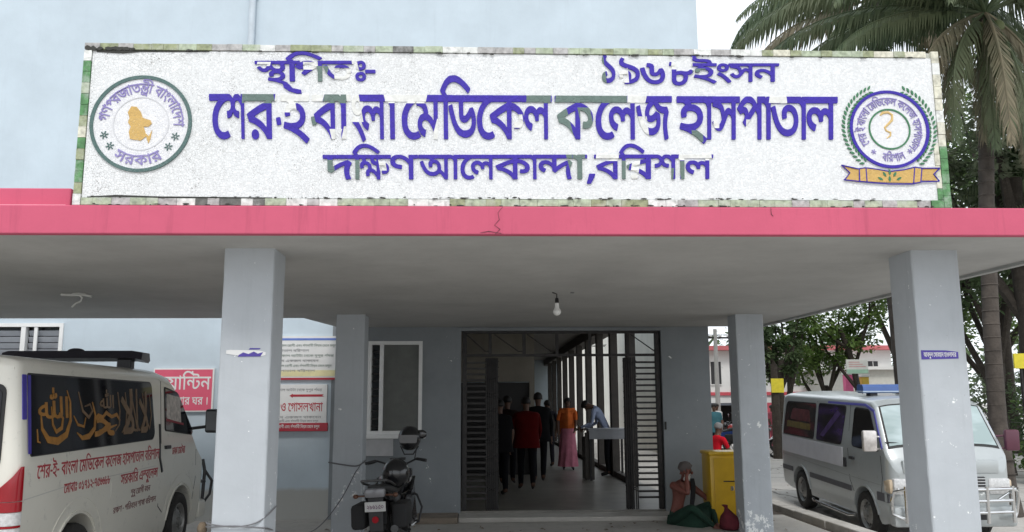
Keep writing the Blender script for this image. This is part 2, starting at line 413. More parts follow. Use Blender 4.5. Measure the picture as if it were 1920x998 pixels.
47:(731,[[214,-4,2,4,0,178,2,1,28,0,2,1,2,1,1,3,0,24,-1,2,-2,1,-2,1,-248,0,-4,-1,-1,-1,-1,-2,0,-24,2,-4,2,-1,184,0,2,-1,0,-30,0,-2,-2,-1,-8,5,-8,3,-8,1,-10,0,-8,-1,-6,-3,-4,-2,-10,-8,-8,8,-8,4,-8,4,-8,2,-8,1,-16,0,-9,-1,-13,-5,-8,-5,-8,-7,-4,-5,-5,-8,-2,-6,-2,-8,0,-8,2,-14,3,-10,3,-6,5,-8,9,-10,8,-6,13,-8,14,-5,4,-1,2,1,2,3,9,26,-3,3,-14,6,-8,5,-6,5,-4,7,-2,6,-1,10,2,6,5,6,6,3,10,2,10,-1,8,-4,6,-5,7,-7,4,-10,2,-12,2,-2,3,-2,22,2,3,2,1,2,-1,12,1,8,2,6,4,3,4,2,6,1,6,-1,6,-2,8,-6,8,-9,0,-105,2,-3,2,0,26,0]]),
48:(677,[[197,-3,1,3,0,178,1,1,2,0,28,0,2,1,2,1,0,3,0,22,0,4,-2,1,-2,1,-30,0,-2,1,-7,19,-3,2,-2,0,-16,0,-2,-1,-2,-1,-1,-2,0,-30,-1,-2,-10,7,-12,6,-14,3,-12,0,-8,-2,-13,-4,-9,-7,-8,-9,-2,-1,-8,9,-6,4,-8,4,-12,4,-8,2,-16,0,-16,-2,-7,-2,-1,-2,0,-2,2,-24,2,-3,2,-2,2,0,12,3,10,1,10,0,6,-2,6,-2,4,-3,5,-6,1,-6,1,-8,-2,-6,-3,-6,-4,-4,-10,-5,-8,-2,-14,-1,-3,-2,0,-2,2,-26,0,-2,3,-2,12,0,10,2,8,2,8,3,8,5,6,6,8,10,8,-10,6,-5,8,-5,16,-5,10,-2,12,-1,2,2,1,2,2,26,-1,2,-2,2,-12,1,-10,2,-6,2,-6,4,-6,7,-2,6,-1,6,1,6,2,6,4,5,8,4,6,2,12,-1,6,-2,8,-4,7,-6,7,-7,7,-11,0,-150,1,-2,2,-2,2,0,26,0]]),
50:(682,[[234,210,-2,1,-2,1,-232,0,-4,-1,-2,-3,1,-26,3,-3,14,0,1,-1,-3,-12,1,-2,1,-3,38,-7,12,-4,9,-6,5,-7,4,-7,3,-12,4,-20,-1,-3,-10,-15,-6,-5,-6,-3,-6,1,-6,3,-7,8,-7,12,-4,2,-2,0,-20,-12,-2,-2,0,-4,14,-21,8,-8,8,-6,10,-5,8,-2,8,0,10,1,6,2,6,4,7,5,5,6,11,16,20,34,7,10,6,4,4,1,4,-2,8,-5,7,-8,1,-2,0,-102,0,-4,2,-2,2,0,26,0,2,1,2,3,0,178,0,1,2,0,28,0,2,1,2,1,1,3,0,22],[75,178,1,1,2,0,86,0,2,-1,0,-32,-2,-2,-8,6,-8,3,-10,1,-6,-1,-6,-2,-8,-5,-5,-4,-5,-7,-2,3,-4,14,-6,10,-10,9]]),
51:(530,[[166,-25,18,20,0,4,-16,12,-18,12,-20,12,-24,12,8,2,12,5,11,7,10,10,6,10,5,14,1,14,-2,14,-3,8,-8,14,-6,6,-8,6,-8,5,-10,4,-10,3,-18,2,-5,8,1,0,98,0,2,1,2,3,0,24,0,2,-1,2,-5,1,-180,0,-4,-1,-1,-2,-1,-2,0,-24,2,-3,2,-1,34,0,10,-4,9,-8,-11,-6,-6,-4,-8,-9,-3,-7,-1,-6,-1,-12,3,-12,2,-7,4,0,24,4,2,2,2,3,-2,12,1,4,1,3,3,3,5,2,12,2,16,-1,14,-4,6,-3,6,-6,3,-4,2,-8,1,-6,-1,-8,-5,-10,-4,-5,-4,-3,-12,-5,-18,-3,-18,-1,-18,2,-24,5,-2,-1,-2,-3,-5,-22,1,-4,2,-2,22,-5,20,-6,28,-12,16,-7,17,-10,45,-32]]),
54:(266,[[56,-4,2,0,2,1,1,3,0,178,1,1,2,0,28,0,2,1,2,4,0,24,0,2,-4,2,-32,0,-8,20,-4,2,-18,0,-2,-2,-1,-2,-1,-28,-6,4,-10,4,-8,2,-6,0,-2,-1,-2,-3,0,-24,2,-4,14,-2,6,-4,8,-8,5,-10,0,-156,1,-2,2,-2]]),
55:(266,[[30,-4,28,0,3,2,0,2,0,178,1,1,2,0,28,0,2,1,2,4,0,24,-2,3,-2,1,-36,0,-4,4,-11,14,0,2,2,4,13,18,5,6,7,5,10,6,6,2,16,4,16,0,10,-2,10,-2,14,-5,10,-5,26,-16,34,-26,2,1,2,1,15,19,0,2,-1,2,-26,21,-24,16,-24,13,-16,7,-9,3,-9,2,-16,2,-22,-1,-12,-1,-10,-3,-10,-5,-10,-6,-15,-12,-15,-18,-11,-16,-7,-12,1,-4,14,-18,-1,-2,-20,0,-3,-2,-1,-2,1,-26,3,-3,28,0,2,0,1,-1,0,-178,1,-2]]),
61:(346,[[126,4,5,4,1,4,-14,22,-4,1,-10,-5,-6,-2,-14,0,-6,1,-8,4,-9,7,-7,10,-3,8,-2,10,-2,18,2,20,4,16,8,16,9,12,10,11,12,9,14,7,6,2,8,1,3,2,0,24,-1,4,-4,2,-120,0,-4,-1,-2,-3,0,-2,0,-22,1,-2,1,-2,2,-1,54,0,3,-1,-11,-10,-6,-8,-8,-11,-5,-11,-5,-11,-4,-15,-1,-12,-1,-14,1,-12,1,-12,4,-14,4,-10,5,-10,6,-8,6,-6,9,-8,10,-6,10,-3,8,-2,10,-1,12,1,16,3]]),
76:(592,[[59,215,-4,-3,-8,-8,-4,-8,-4,-10,-1,-6,0,-8,3,-12,6,-10,12,-12,16,-13,34,-25,14,-13,6,-7,4,-8,1,-8,0,-8,-2,-8,-3,-5,-5,-5,-7,-4,-4,-2,-8,-2,-8,-1,-12,1,-6,2,-4,3,-2,3,1,6,1,2,4,2,12,5,1,3,-10,28,-3,2,-2,-1,-10,-3,-8,-4,-7,-4,-6,-6,-5,-8,-4,-12,0,-8,1,-8,3,-10,4,-6,6,-6,8,-6,10,-5,14,-3,14,0,18,1,10,3,8,3,8,5,8,6,10,11,4,9,4,10,2,16,-1,10,-2,14,-5,11,-4,7,-11,12,-14,12,-41,30,-12,11,-4,7,0,8,3,6,7,9,0,3,-2,3,-22,11]]),
81:(592,[[57,202,-3,-3,-3,-26,0,-2,4,-3,8,-1,6,-1,3,-3,2,-8,1,-38,3,-12,6,-10,7,-7,8,-4,10,-2,10,0,12,3,8,4,7,6,9,10,1,-2,0,-6,0,-18,-2,-10,-4,-8,-5,-7,-6,-5,-6,-3,-10,-3,-8,0,-8,0,-12,3,-10,6,-6,5,-9,10,-10,18,-8,18,-5,14,-11,42,-1,3,-4,0,-25,-7,-3,-2,0,-2,10,-40,11,-28,7,-15,11,-19,9,-11,14,-13,8,-5,8,-4,18,-6,18,-1,12,0,10,2,10,4,8,4,10,7,6,6,4,7,6,10,3,10,3,10,2,20,-2,16,-4,18,-8,20,-7,10,-3,2,-20,-5,-3,-1,-8,-18,-7,-11,-4,-4,-4,-2,-4,0,-4,0,-3,3,-1,6,-1,36,0,10,-3,10,-3,6,-3,4,-4,4,-8,4,-14,4]]),
83:(592,[[8,212,-2,-2,0,-2,-3,-26,1,-2,3,-2,8,-1,6,-1,3,-2,2,-6,0,-122,2,-14,4,-10,5,-8,8,-8,10,-6,10,-3,14,-1,10,0,10,2,8,2,10,5,8,5,7,6,5,6,6,8,5,10,3,10,2,12,1,14,-4,16,1,1,18,3,8,4,6,4,6,6,5,6,5,10,0,4,-2,2,-24,11,-2,1,-3,-2,-4,-6,-6,-6,-3,-2,-8,-3,-10,-1,-14,1,-22,4,-12,0,-14,-1,-14,-3,-1,1,-1,52,-2,10,-4,8,-8,8,-8,4,-14,3,-12,1],[61,91,8,3,8,2,18,1,12,-3,7,-6,2,-4,2,-8,1,-8,-2,-8,-2,-8,-3,-6,-5,-6,-4,-4,-10,-6,-10,-2,-6,0,-6,1,-6,5,-3,6,-2,10,0,40]]),
84:(592,[[25,214,-7,-8,-5,-6,-3,-8,-2,-8,0,-10,1,-8,3,-6,4,-6,11,-9,16,-8,20,-8,50,-15,20,-9,10,-7,7,-8,3,-8,1,-10,-1,-8,-2,-8,-6,-8,-6,-5,-10,-6,-10,-3,-10,-3,-1,1,5,10,1,6,1,8,0,10,-2,8,-2,6,-3,6,-5,6,-10,8,-14,6,-14,3,-14,0,-8,-1,-12,-3,-8,-4,-8,-6,-7,-9,-3,-10,0,-10,1,-10,5,-13,2,-2,2,0,26,5,2,2,1,2,0,2,-2,6,-2,6,1,4,1,4,5,3,4,2,8,0,6,0,8,-3,4,-4,3,-6,1,-8,-1,-8,-5,-8,-10,-8,-14,-6,-2,-2,0,-2,8,-22,2,-4,2,0,18,0,34,3,20,5,10,4,18,9,13,11,6,8,5,8,3,10,2,8,0,10,0,12,-4,14,-5,11,-7,9,-7,6,-12,8,-10,6,-16,7,-12,4,-48,15,-19,8,-4,4,-2,4,0,4,2,6,7,7,0,3,-2,3,-20,11,-2,1]]),
129:(919,[[-7,210,-1,-2,1,-26,3,-3,32,0,4,-5,4,-12,1,-6,-1,-2,-7,-4,-7,-6,-4,-6,-4,-8,-2,-8,0,-10,2,-10,3,-8,3,-2,2,0,27,6,2,2,0,2,-3,10,0,6,2,4,2,2,4,2,12,0,8,-2,8,-6,5,-8,3,-10,1,-10,-1,-2,-10,-6,-6,-6,-5,-10,-3,-10,0,-8,2,-10,4,-12,2,-2,4,0,26,6,2,2,0,2,-3,8,-1,6,0,4,2,4,2,2,4,2,6,0,8,-1,6,-2,10,-6,10,-9,9,-10,13,-18,1,-14,1,-3,4,-1,26,0,2,2,1,2,0,118,1,1,22,-2,14,-4,10,-7,4,-4,1,-4,1,-6,-1,-4,-2,-4,-3,-3,-8,-2,-18,0,-2,-1,-1,-2,-2,-24,1,-2,1,-2,7,-2,14,-1,14,1,8,3,6,3,6,4,7,8,3,6,4,14,0,12,-3,16,-6,10,-7,7,-6,5,-8,5,-8,4,-20,6,-28,3,-1,2,0,24,1,1,2,0,98,0,2,1,2,4,0,24,-2,3,-4,1,-310,0,-4,-1],[174,63,-12,11,-12,9,-12,6,-10,3,-2,16,-3,10,-4,8,-5,8,-7,8,-11,8,-10,4,-14,4,-1,2,-1,8,-3,10,1,1,44,0,2,-1,1,-12,1,-8,3,-6,4,-8,5,-6,8,-7,12,-6,10,-2,16,-3],[174,153,-4,0,-8,2,-8,5,-3,4,-2,6,-1,8,2,1,22,0,2,0]]),
363:(896,[[-7,209,-1,-26,1,-2,3,-2,124,0,0,-39,-16,12,-12,6,-14,4,-14,1,-12,-2,-14,-4,-10,-7,-8,-9,-4,-6,-3,-8,-2,-14,1,-10,2,-9,3,-7,4,-6,7,-8,8,-7,16,-9,4,0,3,2,12,24,1,2,-2,3,-12,6,-6,5,-3,4,-1,4,-1,8,3,6,3,4,7,4,10,1,6,-1,8,-2,14,-8,10,-8,12,-12,1,-28,0,-2,20,-14,3,-1,4,1,25,24,20,16,25,18,18,9,1,-1,-4,-14,-2,-14,-1,-12,0,-18,3,-30,4,-18,5,-18,2,-3,2,-1,26,6,3,2,1,4,-7,24,-3,16,-1,14,-1,16,1,14,3,16,5,16,9,18,-1,4,-22,22,-3,1,-2,0,-32,-14,-22,-12,-26,-17,-18,-15,-1,1,0,2,0,66,1,2,146,0,2,1,2,3,0,24,-2,4,-4,1,-302,0,-4,-1]]),
437:(721,[[-6,211,-1,-2,-1,-2,0,-22,0,-2,2,-3,2,-1,88,0,1,0,0,-14,-4,-16,-5,-11,-6,-6,-8,-2,-6,1,-4,2,-7,8,-9,12,-2,2,-2,0,-22,-12,-2,-2,0,-2,11,-16,13,-15,8,-6,6,-3,14,-3,12,0,6,2,7,3,5,4,6,6,6,8,4,8,2,1,9,-11,10,-8,-1,-2,-8,-3,-9,-7,-7,-8,-2,-6,-2,-10,1,-8,3,-14,2,-4,4,0,25,6,1,2,1,2,-2,10,1,6,4,5,6,2,10,1,14,-2,10,-5,4,-3,3,-4,2,-10,0,-6,-2,-4,-5,-6,-8,-5,-8,-3,-10,-1,-18,-1,-16,2,-22,5,-2,-1,-2,-2,-4,-24,0,-2,1,-2,37,-9,30,-9,30,-13,32,-19,4,0,2,2,12,19,1,3,-1,2,-22,13,-28,13,14,8,10,10,7,12,2,12,0,14,-5,14,-7,10,-7,7,-7,5,0,2,3,1,8,6,7,7,4,8,3,10,1,12,-1,12,-2,10,-4,10,0,0,30,0,3,2,1,4,0,22,-2,4,-4,1,-244,0],[119,179,1,0,52,0,2,0,7,-10,5,-12,1,-8,-1,-6,-3,-8,-3,-3,-4,-2,-10,-2,-12,2,-10,5,-8,7,-7,11,-6,14]]),
597:(263,[[13,-43,2,-1,22,0,2,0,2,2,16,38,11,32,2,8,-3,5,-2,2,-34,0,-2,-1,-2,-2,-7,-38,-9,-40,0,-2]]),
598:(340,[[12,113,0,-28,2,-3,2,-1,80,0,4,1,1,3,0,28,0,2,-3,2,-82,0,-2,-1]]),
}
GR={6:(438,[[144,-4,-19,33,-32,37,-32,29,-18,12,-5,-1,-16,-21,0,-3,30,-21,23,-22,21,-24,21,-30,6,-1],[27,141,13,-17,19,-9,21,-1,18,5,14,11,9,19,2,18,-5,16,-11,16,-16,9,-24,2,-19,-5,-13,-11,-10,-16,-2,-16],[56,149,-3,8,-1,8,3,8,4,5,8,4,10,0,8,-3,5,-4,3,-8,1,-8,-2,-8,-5,-5,-7,-4,-11,-1,-8,3]]),
7:(438,[[29,21,13,-14,18,-9,22,0,18,6,13,12,8,16,2,21,-7,19,-12,13,-17,7,-21,2,-19,-6,-13,-11,-10,-19,-1,-18],[90,58,4,-8,0,-8,-3,-8,-4,-5,-5,-3,-11,-1,-8,2,-6,5,-4,8,-1,8,2,8,4,5,8,4,10,1,8,-2],[29,186,-6,-18,1,-19,10,-18,13,-11,19,-6,21,1,16,7,13,14,6,18,-1,22,-8,16,-13,11,-18,7,-22,-1,-18,-8],[90,149,-6,-5,-8,-3,-8,0,-8,4,-4,4,-4,8,0,8,3,8,5,6,8,3,11,0,8,-4,4,-5,3,-8,0,-8]]),
9:(1158,[[392,208,-4,2,-32,0,-8,22,-18,0,-4,-3,-2,-29,-10,7,-14,3,-304,0,-2,-2,0,-24,2,-3,91,0,13,-7,8,-9,-1,-3,-14,-13,-5,-16,1,-19,3,-10,3,-2,27,6,1,4,-2,10,1,8,3,6,7,3,14,1,8,-3,9,-7,6,-8,4,-13,1,-11,-3,-13,-5,-11,-7,-7,-11,-5,-13,-3,-19,0,-24,8,-17,15,-20,30,-19,45,-2,1,-27,-9,8,-24,16,-35,19,-26,20,-19,12,-7,21,-8,35,-2,13,2,19,7,21,16,24,-22,13,-15,9,-16,5,-3,24,0,3,3,0,178,2,3,27,0,13,-3,8,-8,7,-13,0,-157,4,-3,24,0,3,3,0,178,2,3,32,0],[236,49,-13,15,-20,16,2,18,-2,19,-5,16,-7,11,-19,17,-16,6,-15,3,-5,8,2,2,98,0]]),
10:(530,[[-4,306,-2,-18,2,-19,5,-13,11,-13,14,-7,16,-4,61,-3,8,-5,5,-11,-2,-3,-118,0,-2,-2,0,-24,1,-3,36,-1,13,-7,6,-8,-16,-9,-11,-15,-3,-16,4,-18,4,-2,24,5,2,2,-2,13,4,8,10,6,16,1,18,-2,14,-7,9,-11,2,-13,-2,-11,-6,-11,-9,-7,-10,-4,-19,-3,-24,0,-35,6,-3,-2,-5,-24,3,-3,43,-12,26,-10,33,-18,45,-31,5,0,15,18,1,2,-2,3,-33,23,-43,22,1,3,18,6,14,9,8,9,7,11,4,13,1,13,-5,22,-8,13,-13,12,-18,9,-30,5,-5,9,3,2,98,0,3,3,0,24,-3,2,-33,1,-4,18,-4,11,-9,10,-11,6,-19,3,-48,2,-16,4,-6,4,-4,8,-1,27]]),
16:(758,[[223,-3,2,3,0,170,-5,19,-6,8,-10,8,-16,6,-18,1,-19,-2,-21,-9,-16,-11,-17,-17,-11,-21,-4,-16,3,-24,5,-9,10,-9,19,-7,16,0,13,3,2,3,-3,24,-1,2,-22,0,-7,3,-3,8,3,14,13,19,18,14,22,6,10,-1,8,-4,4,-8,2,-10,0,-115,-16,8,-16,3,-24,0,-46,-5,-18,2,-11,3,-11,9,-6,15,-2,18,3,26,-30,4,-4,-30,1,-26,10,-24,15,-14,21,-10,24,-3,27,0,37,5,22,-1,8,-3,8,-6,10,-19]]),
18:(738,[[7,171,-1,-3,13,-40,22,-48,24,-32,11,-10,18,-13,14,-6,21,-6,21,-2,19,1,13,3,16,7,19,15,7,11,5,14,0,24,-7,18,-12,16,8,11,6,13,3,16,-1,11,-7,19,-15,15,-11,4,-24,4,-16,-2,-19,-5,-18,-10,-15,-12,-13,-16,-6,-13,-1,-19,6,-13,11,-11,23,-8,4,3,7,24,-3,4,-13,4,-2,5,1,8,7,11,18,12,18,7,22,0,10,-8,4,-14,-2,-10,-4,-7,-11,-9,-29,-14,-1,-2,11,-26,3,-1,21,10,9,-7,5,-11,0,-16,-6,-11,-13,-9,-13,-4,-24,0,-14,3,-13,5,-19,13,-18,21,-10,17,-15,32,-15,45]]),
20:(807,[[-6,208,0,-24,2,-3,139,-1,0,-7,-75,-31,-48,-26,-2,-4,13,-33,37,-11,30,-17,27,-25,21,-29,26,0,3,3,0,141,21,-5,19,-9,9,-7,8,-14,0,-10,-4,-11,-10,-4,-19,0,-3,-1,-2,-27,18,-3,22,2,16,8,9,12,5,18,0,16,-3,11,-9,16,-10,11,-16,12,-22,10,-28,7,-1,5,3,3,104,0,1,3,0,24,-1,2,-278,0],[135,49,-14,15,-18,14,-19,11,-30,15,49,23,32,12]]),
21:(696,[[200,-3,3,3,0,178,2,3,32,1,0,27,-34,1,-8,21,-3,1,-19,0,-1,-3,-1,-186,-16,17,-16,13,-22,12,-19,8,22,11,15,10,9,11,6,13,3,19,-2,16,-7,15,-13,17,-8,6,-19,-4,-13,-21,-8,-8,-11,-6,-13,-2,-8,3,-4,5,0,11,5,13,-1,3,-27,7,-3,-1,-7,-19,0,-19,7,-16,14,-11,16,-5,24,1,13,4,11,7,18,20,4,-8,1,-11,-2,-10,-5,-8,-8,-7,-24,-10,-38,-7,8,-35,32,-9,32,-16,29,-23,27,-32]]),
22:(656,[[188,-3,2,3,0,178,4,3,29,0,2,3,0,24,-2,2,-32,0,-3,2,-8,20,-18,0,-4,-3,1,-48,-3,-4,-26,23,-14,7,-16,4,-16,2,-16,-2,-15,-6,-13,-8,-20,-20,-15,-25,29,-24,18,6,14,2,10,-2,8,-6,1,-11,-6,-11,-13,-10,-25,-14,17,-26,2,-2,3,1,13,8,27,22,12,19,3,21,-2,11,-5,10,-13,13,-19,6,-27,0,11,10,11,5,18,2,16,-4,23,-16,27,-32,0,-130,4,-3]]),
23:(631,[[180,-2,2,180,1,2,32,1,2,3,0,21,-2,5,-219,0,-2,-2,0,-24,2,-3,24,-1,2,-2,-4,-8,-2,-13,1,-13,4,-8,12,-14,22,-10,-30,-22,12,-32,37,-7,31,-14,27,-19,19,-20],[148,40,-35,26,-46,19,60,40,1,3,-17,22,-16,-8,-13,-4,-16,1,-11,4,-6,9,0,10,4,8,7,9,3,2,83,0,4,-3,0,-133]]),
25:(567,[[63,7,16,-2,24,3,18,8,19,13,15,16,11,19,7,18,2,22,-3,18,-5,8,-8,7,-16,6,-37,2,-16,4,-16,11,-14,18,3,3,131,0,1,3,0,24,-1,2,-198,0,-2,-2,0,-24,2,-3,32,-1,1,-116,1,-22,4,-10,8,-13,10,-8],[60,134,16,-11,14,-5,16,-4,26,-2,6,-1,4,-5,0,-18,-7,-17,-16,-20,-19,-12,-13,-4,-11,0,-8,3,-5,7,-3,16]]),
27:(917,[[-6,208,0,-24,2,-3,118,-1,1,-1,-14,-11,-8,-11,-7,-13,-3,-13,2,-16,4,-11,6,-8,11,-8,18,-5,19,1,19,5,18,11,2,-12,-3,-16,-10,-13,-13,-7,-10,-2,-22,0,-13,3,-24,13,-17,19,-15,27,-19,52,-28,-7,-1,-2,11,-35,18,-40,17,-24,23,-21,19,-10,19,-5,34,-1,22,4,10,5,14,9,10,14,7,16,2,18,-2,22,-7,17,-29,11,-24,-17,-11,-4,-16,-1,-8,7,0,13,6,12,16,14,21,13,17,-20,15,-11,25,-10,31,-6,-7,-26,-2,-27,2,-29,8,-38,4,-10,27,5,3,3,-9,34,-3,32,3,30,12,32,-1,2,-13,23,-29,0,-22,4,-16,7,-12,12,4,2,112,0,4,3,-1,25,-312,1]]),
30:(567,[[2,306,-3,-18,2,-19,6,-14,12,-13,15,-7,13,-3,69,-3,8,-5,3,-6,0,-8,-131,0,-2,-2,0,-24,2,-3,30,0,3,-3,0,-122,2,-16,6,-14,10,-11,16,-8,19,-2,24,4,29,16,13,12,12,16,13,29,2,19,-1,16,-4,11,-6,8,-16,10,-21,3,-27,-4,-1,-4,5,-24,23,1,11,-3,5,-11,-1,-16,-10,-22,-18,-19,-22,-11,-10,-1,-11,2,-7,5,-3,14,-1,122,3,3,131,0,1,3,0,24,-4,2,-32,0,-3,16,-5,14,-8,9,-11,6,-18,4,-56,2,-16,4,-6,4,-4,8,-1,27,-3,1]]),
32:(712,[[-6,208,0,-24,2,-3,94,-1,0,-58,2,-16,8,-15,11,-9,16,-4,16,1,21,12,19,19,3,-4,4,-18,-1,-16,-3,-11,-8,-11,-11,-8,-16,-5,-13,-1,-22,3,-10,4,-16,11,-19,23,-14,27,-21,60,-28,-7,-1,-3,6,-21,18,-48,21,-36,19,-20,16,-11,19,-8,34,-5,22,2,13,4,18,10,14,13,11,24,4,24,-4,27,-14,32,-8,9,-21,-3,-17,-22,-12,-11,-11,-5,-8,0,-3,3,-2,8,0,58,2,3,118,0,2,3,0,24,-2,2,-246,0]]),
33:(567,[[-6,208,0,-24,2,-3,30,0,3,-3,0,-125,4,-19,7,-13,7,-6,11,-6,24,-4,24,4,29,16,20,20,15,27,5,29,-1,16,-4,11,-11,13,-16,7,-21,1,-22,-4,-1,-4,5,-24,23,1,11,-3,5,-11,-1,-16,-10,-22,-18,-19,-22,-11,-10,-1,-11,2,-7,5,-3,14,-1,122,3,3,131,0,1,3,0,24,-1,2,-198,0]]),
34:(620,[[176,-3,2,3,0,178,3,3,30,0,2,3,0,24,-3,2,-32,0,-9,22,-20,0,-3,-3,0,-54,-29,24,-24,11,-13,2,-19,0,-13,-3,-14,-7,-15,-16,-8,-21,0,-21,5,-16,5,-8,13,-14,14,-8,21,-7,21,-3,3,2,1,30,-25,6,-16,7,-8,13,0,16,8,14,16,6,11,0,13,-3,19,-12,19,-18,15,-21,0,-128,3,-3]]),
35:(707,[[7,156,14,-46,19,-38,20,-26,24,-19,24,-10,14,-2,16,-1,24,2,13,5,16,9,13,13,7,11,6,16,2,13,0,19,-4,19,-6,13,-9,13,-9,8,-13,8,-22,6,-16,0,-16,-3,-10,-4,-10,-7,-9,-16,-1,-21,3,-16,3,-3,27,5,2,3,-3,13,1,8,3,6,8,5,16,1,10,-3,11,-8,8,-11,4,-14,1,-13,-2,-13,-4,-11,-7,-10,-9,-6,-12,-4,-14,-2,-18,1,-19,6,-11,7,-14,13,-9,14,-13,24,-20,55,-26,-7],[-6,184,2,-3,243,0,3,3,0,24,-3,2,-243,0,-2,-2]]),
36:(645,[[183,-3,3,3,0,178,2,3,32,1,0,27,-34,1,-8,21,-3,1,-19,0,-1,-3,-1,-186,-18,18,-17,13,-39,19,34,17,10,10,7,10,4,14,1,18,-4,14,-8,14,-18,14,-27,7,-19,0,-13,-3,-21,-10,-9,-9,-4,-8,-3,-11,0,-10,7,-19,17,-15,5,2,13,19,0,3,-8,7,-2,8,3,8,7,6,19,3,19,-4,9,-8,4,-10,0,-11,-3,-8,-13,-14,-21,-8,-38,-7,8,-35,40,-12,30,-17,26,-22,24,-29]]),
37:(603,[[175,1,2,4,-10,40,-1,35,5,32,12,29,-21,22,-6,1,-29,-12,-24,-13,-27,-18,-18,-16,-2,4,0,70,4,2,144,0,3,3,0,24,-3,2,-208,0,-2,-2,0,-24,1,-3,28,-1,1,-1,1,-110,19,-12,4,-1,47,41,24,16,21,12,-6,-32,0,-29,3,-29,7,-30,4,-10]]),
38:(596,[[167,-3,3,3,0,178,2,3,32,1,1,26,-4,2,-61,0,-2,-2,-1,-34,-56,-21,-8,3,-5,6,-2,11,4,5,6,3,21,1,3,27,-21,4,-14,-2,-10,-3,-9,-6,-7,-8,-6,-18,1,-11,4,-11,14,-16,-42,-24,13,-34,37,-12,33,-18,27,-24,20,-29],[137,49,-16,17,-18,13,-50,25,42,21,42,17]]),
39:(604,[[170,-3,3,3,0,178,2,3,29,0,3,1,0,27,-3,1,-208,0,-2,-5,0,-21,2,-3,144,-1,0,-70,-18,16,-22,12,-24,6,-21,-1,-19,-8,-16,-14,-7,-20,0,-19,6,-16,12,-15,16,-11,13,-5,14,26,-1,3,-18,10,-6,6,-3,10,2,11,7,8,13,5,16,-2,14,-5,19,-14,23,-24,1,-69,2,-3]]),
40:(716,[[207,-3,3,3,0,178,2,3,30,0,2,1,0,27,-2,1,-32,0,-10,22,-20,0,-2,-3,0,-63,-19,20,-19,15,-16,7,-18,4,-19,0,-16,-4,-18,-8,-20,-16,-22,-24,-6,-8,0,-3,26,-25,21,6,8,-1,6,-4,4,-8,-1,-11,-5,-10,-11,-11,0,-3,21,-19,4,1,84,78,16,-22,0,-120,2,-3],[52,160,21,16,22,6,24,-3,22,-14,-41,-39,-2,0,-6,15,-9,11,-9,4]]),
42:(596,[[167,-3,3,3,0,178,2,3,30,0,2,1,0,27,-2,1,-206,0,-2,-5,0,-21,2,-3,142,-1,0,-5,-43,-17,-35,-15,-48,-27,-2,-4,13,-33,37,-11,33,-18,27,-24,20,-29],[138,49,-16,16,-19,14,-50,25,42,21,43,17]]),
43:(721,[[7,156,12,-41,20,-42,24,-31,27,-19,18,-7,22,-4,34,2,14,4,17,9,14,14,6,9,9,28,-1,27,-9,29,-15,27,-24,-3,-24,-28,-11,-7,-10,-2,-10,2,-5,6,-1,10,6,14,-1,3,-27,9,-2,0,-3,-3,-6,-20,0,-19,6,-13,13,-12,19,-6,24,1,21,10,19,17,3,0,2,-5,4,-13,1,-13,-2,-14,-5,-10,-6,-8,-11,-8,-13,-5,-16,-1,-13,1,-19,5,-16,10,-12,11,-15,21,-8,16,-21,57],[-6,185,2,-4,248,0,3,4,0,21,-1,3,-4,1,-246,0,-2,-4]]),
44:(622,[[212,210,-216,0,-2,-2,0,-24,2,-3,14,0,2,-3,-2,-13,1,-3,28,-6,13,-6,10,-9,6,-16,0,-4,-18,-6,-14,-8,-8,-9,-7,-13,-2,-16,2,-13,7,-16,8,-11,19,-13,16,-7,4,1,9,27,-26,17,-5,10,0,10,4,8,7,6,10,2,13,0,13,-5,14,-9,16,-17,16,-22,2,-39,30,0,1,180,1,3,32,0],[146,84,-20,20,-24,13,-2,19,-8,18,-10,14,-15,10,1,2,78,0,1,-92]]),
45:(626,[[178,-3,2,3,0,178,3,3,30,0,2,3,0,24,-3,2,-216,0,-2,-2,0,-24,2,-3,19,0,3,-3,-5,-10,2,-3,37,-12,26,-15,-63,-34,-1,-6,12,-29,42,-11,32,-15,26,-19,25,-27],[148,42,-21,18,-19,13,-29,14,-23,6,61,32,-3,21,-19,16,-27,16,3,2,75,1,2,-3]]),
46:(596,[[40,8,4,-6,8,-5,8,-2,11,2,8,5,4,6,2,8,-2,11,-4,6,-8,5,-8,2,-11,-2,-8,-5,-3,-6,-2,-11],[168,-2,2,2,0,179,2,2,32,1,0,27,-205,1,-5,-2,0,-24,2,-3,142,-1,0,-4,-2,-2,-41,-16,-35,-15,-48,-27,-3,-4,14,-33,37,-11,32,-17,27,-24,21,-30],[138,49,-16,16,-19,14,-21,12,-28,11,0,2,41,21,43,17]]),
47:(731,[[212,-3,3,3,0,178,3,3,30,0,2,3,0,24,-3,2,-248,0,-5,-2,0,-24,2,-3,187,-1,0,-38,-19,10,-18,1,-16,-6,-11,-10,-16,13,-16,6,-24,2,-21,-6,-14,-9,-10,-13,-5,-16,0,-16,4,-16,12,-18,18,-14,24,-11,4,3,8,24,-1,4,-22,10,-11,13,-3,16,3,8,4,5,7,5,11,1,11,-1,8,-4,12,-14,9,-23,24,2,2,24,6,8,11,3,13,-3,10,-8,6,-8,0,-104,3,-3]]),
48:(677,[[194,-3,3,3,0,178,2,3,30,0,2,1,0,27,-2,1,-32,0,-10,22,-17,0,-3,0,-2,-3,0,-35,-19,13,-19,5,-13,0,-17,-4,-9,-6,-11,-12,-3,-1,-13,14,-22,8,-24,1,-18,-2,-3,-2,3,-27,2,-2,22,3,18,-1,11,-6,7,-13,-1,-13,-7,-11,-12,-7,-23,-3,1,-27,3,-4,21,2,16,6,13,9,9,12,8,-10,13,-10,16,-6,21,-3,3,4,2,27,-23,4,-13,6,-8,14,0,13,7,12,8,4,8,1,16,-2,16,-11,14,-20,0,-149,2,-3]]),
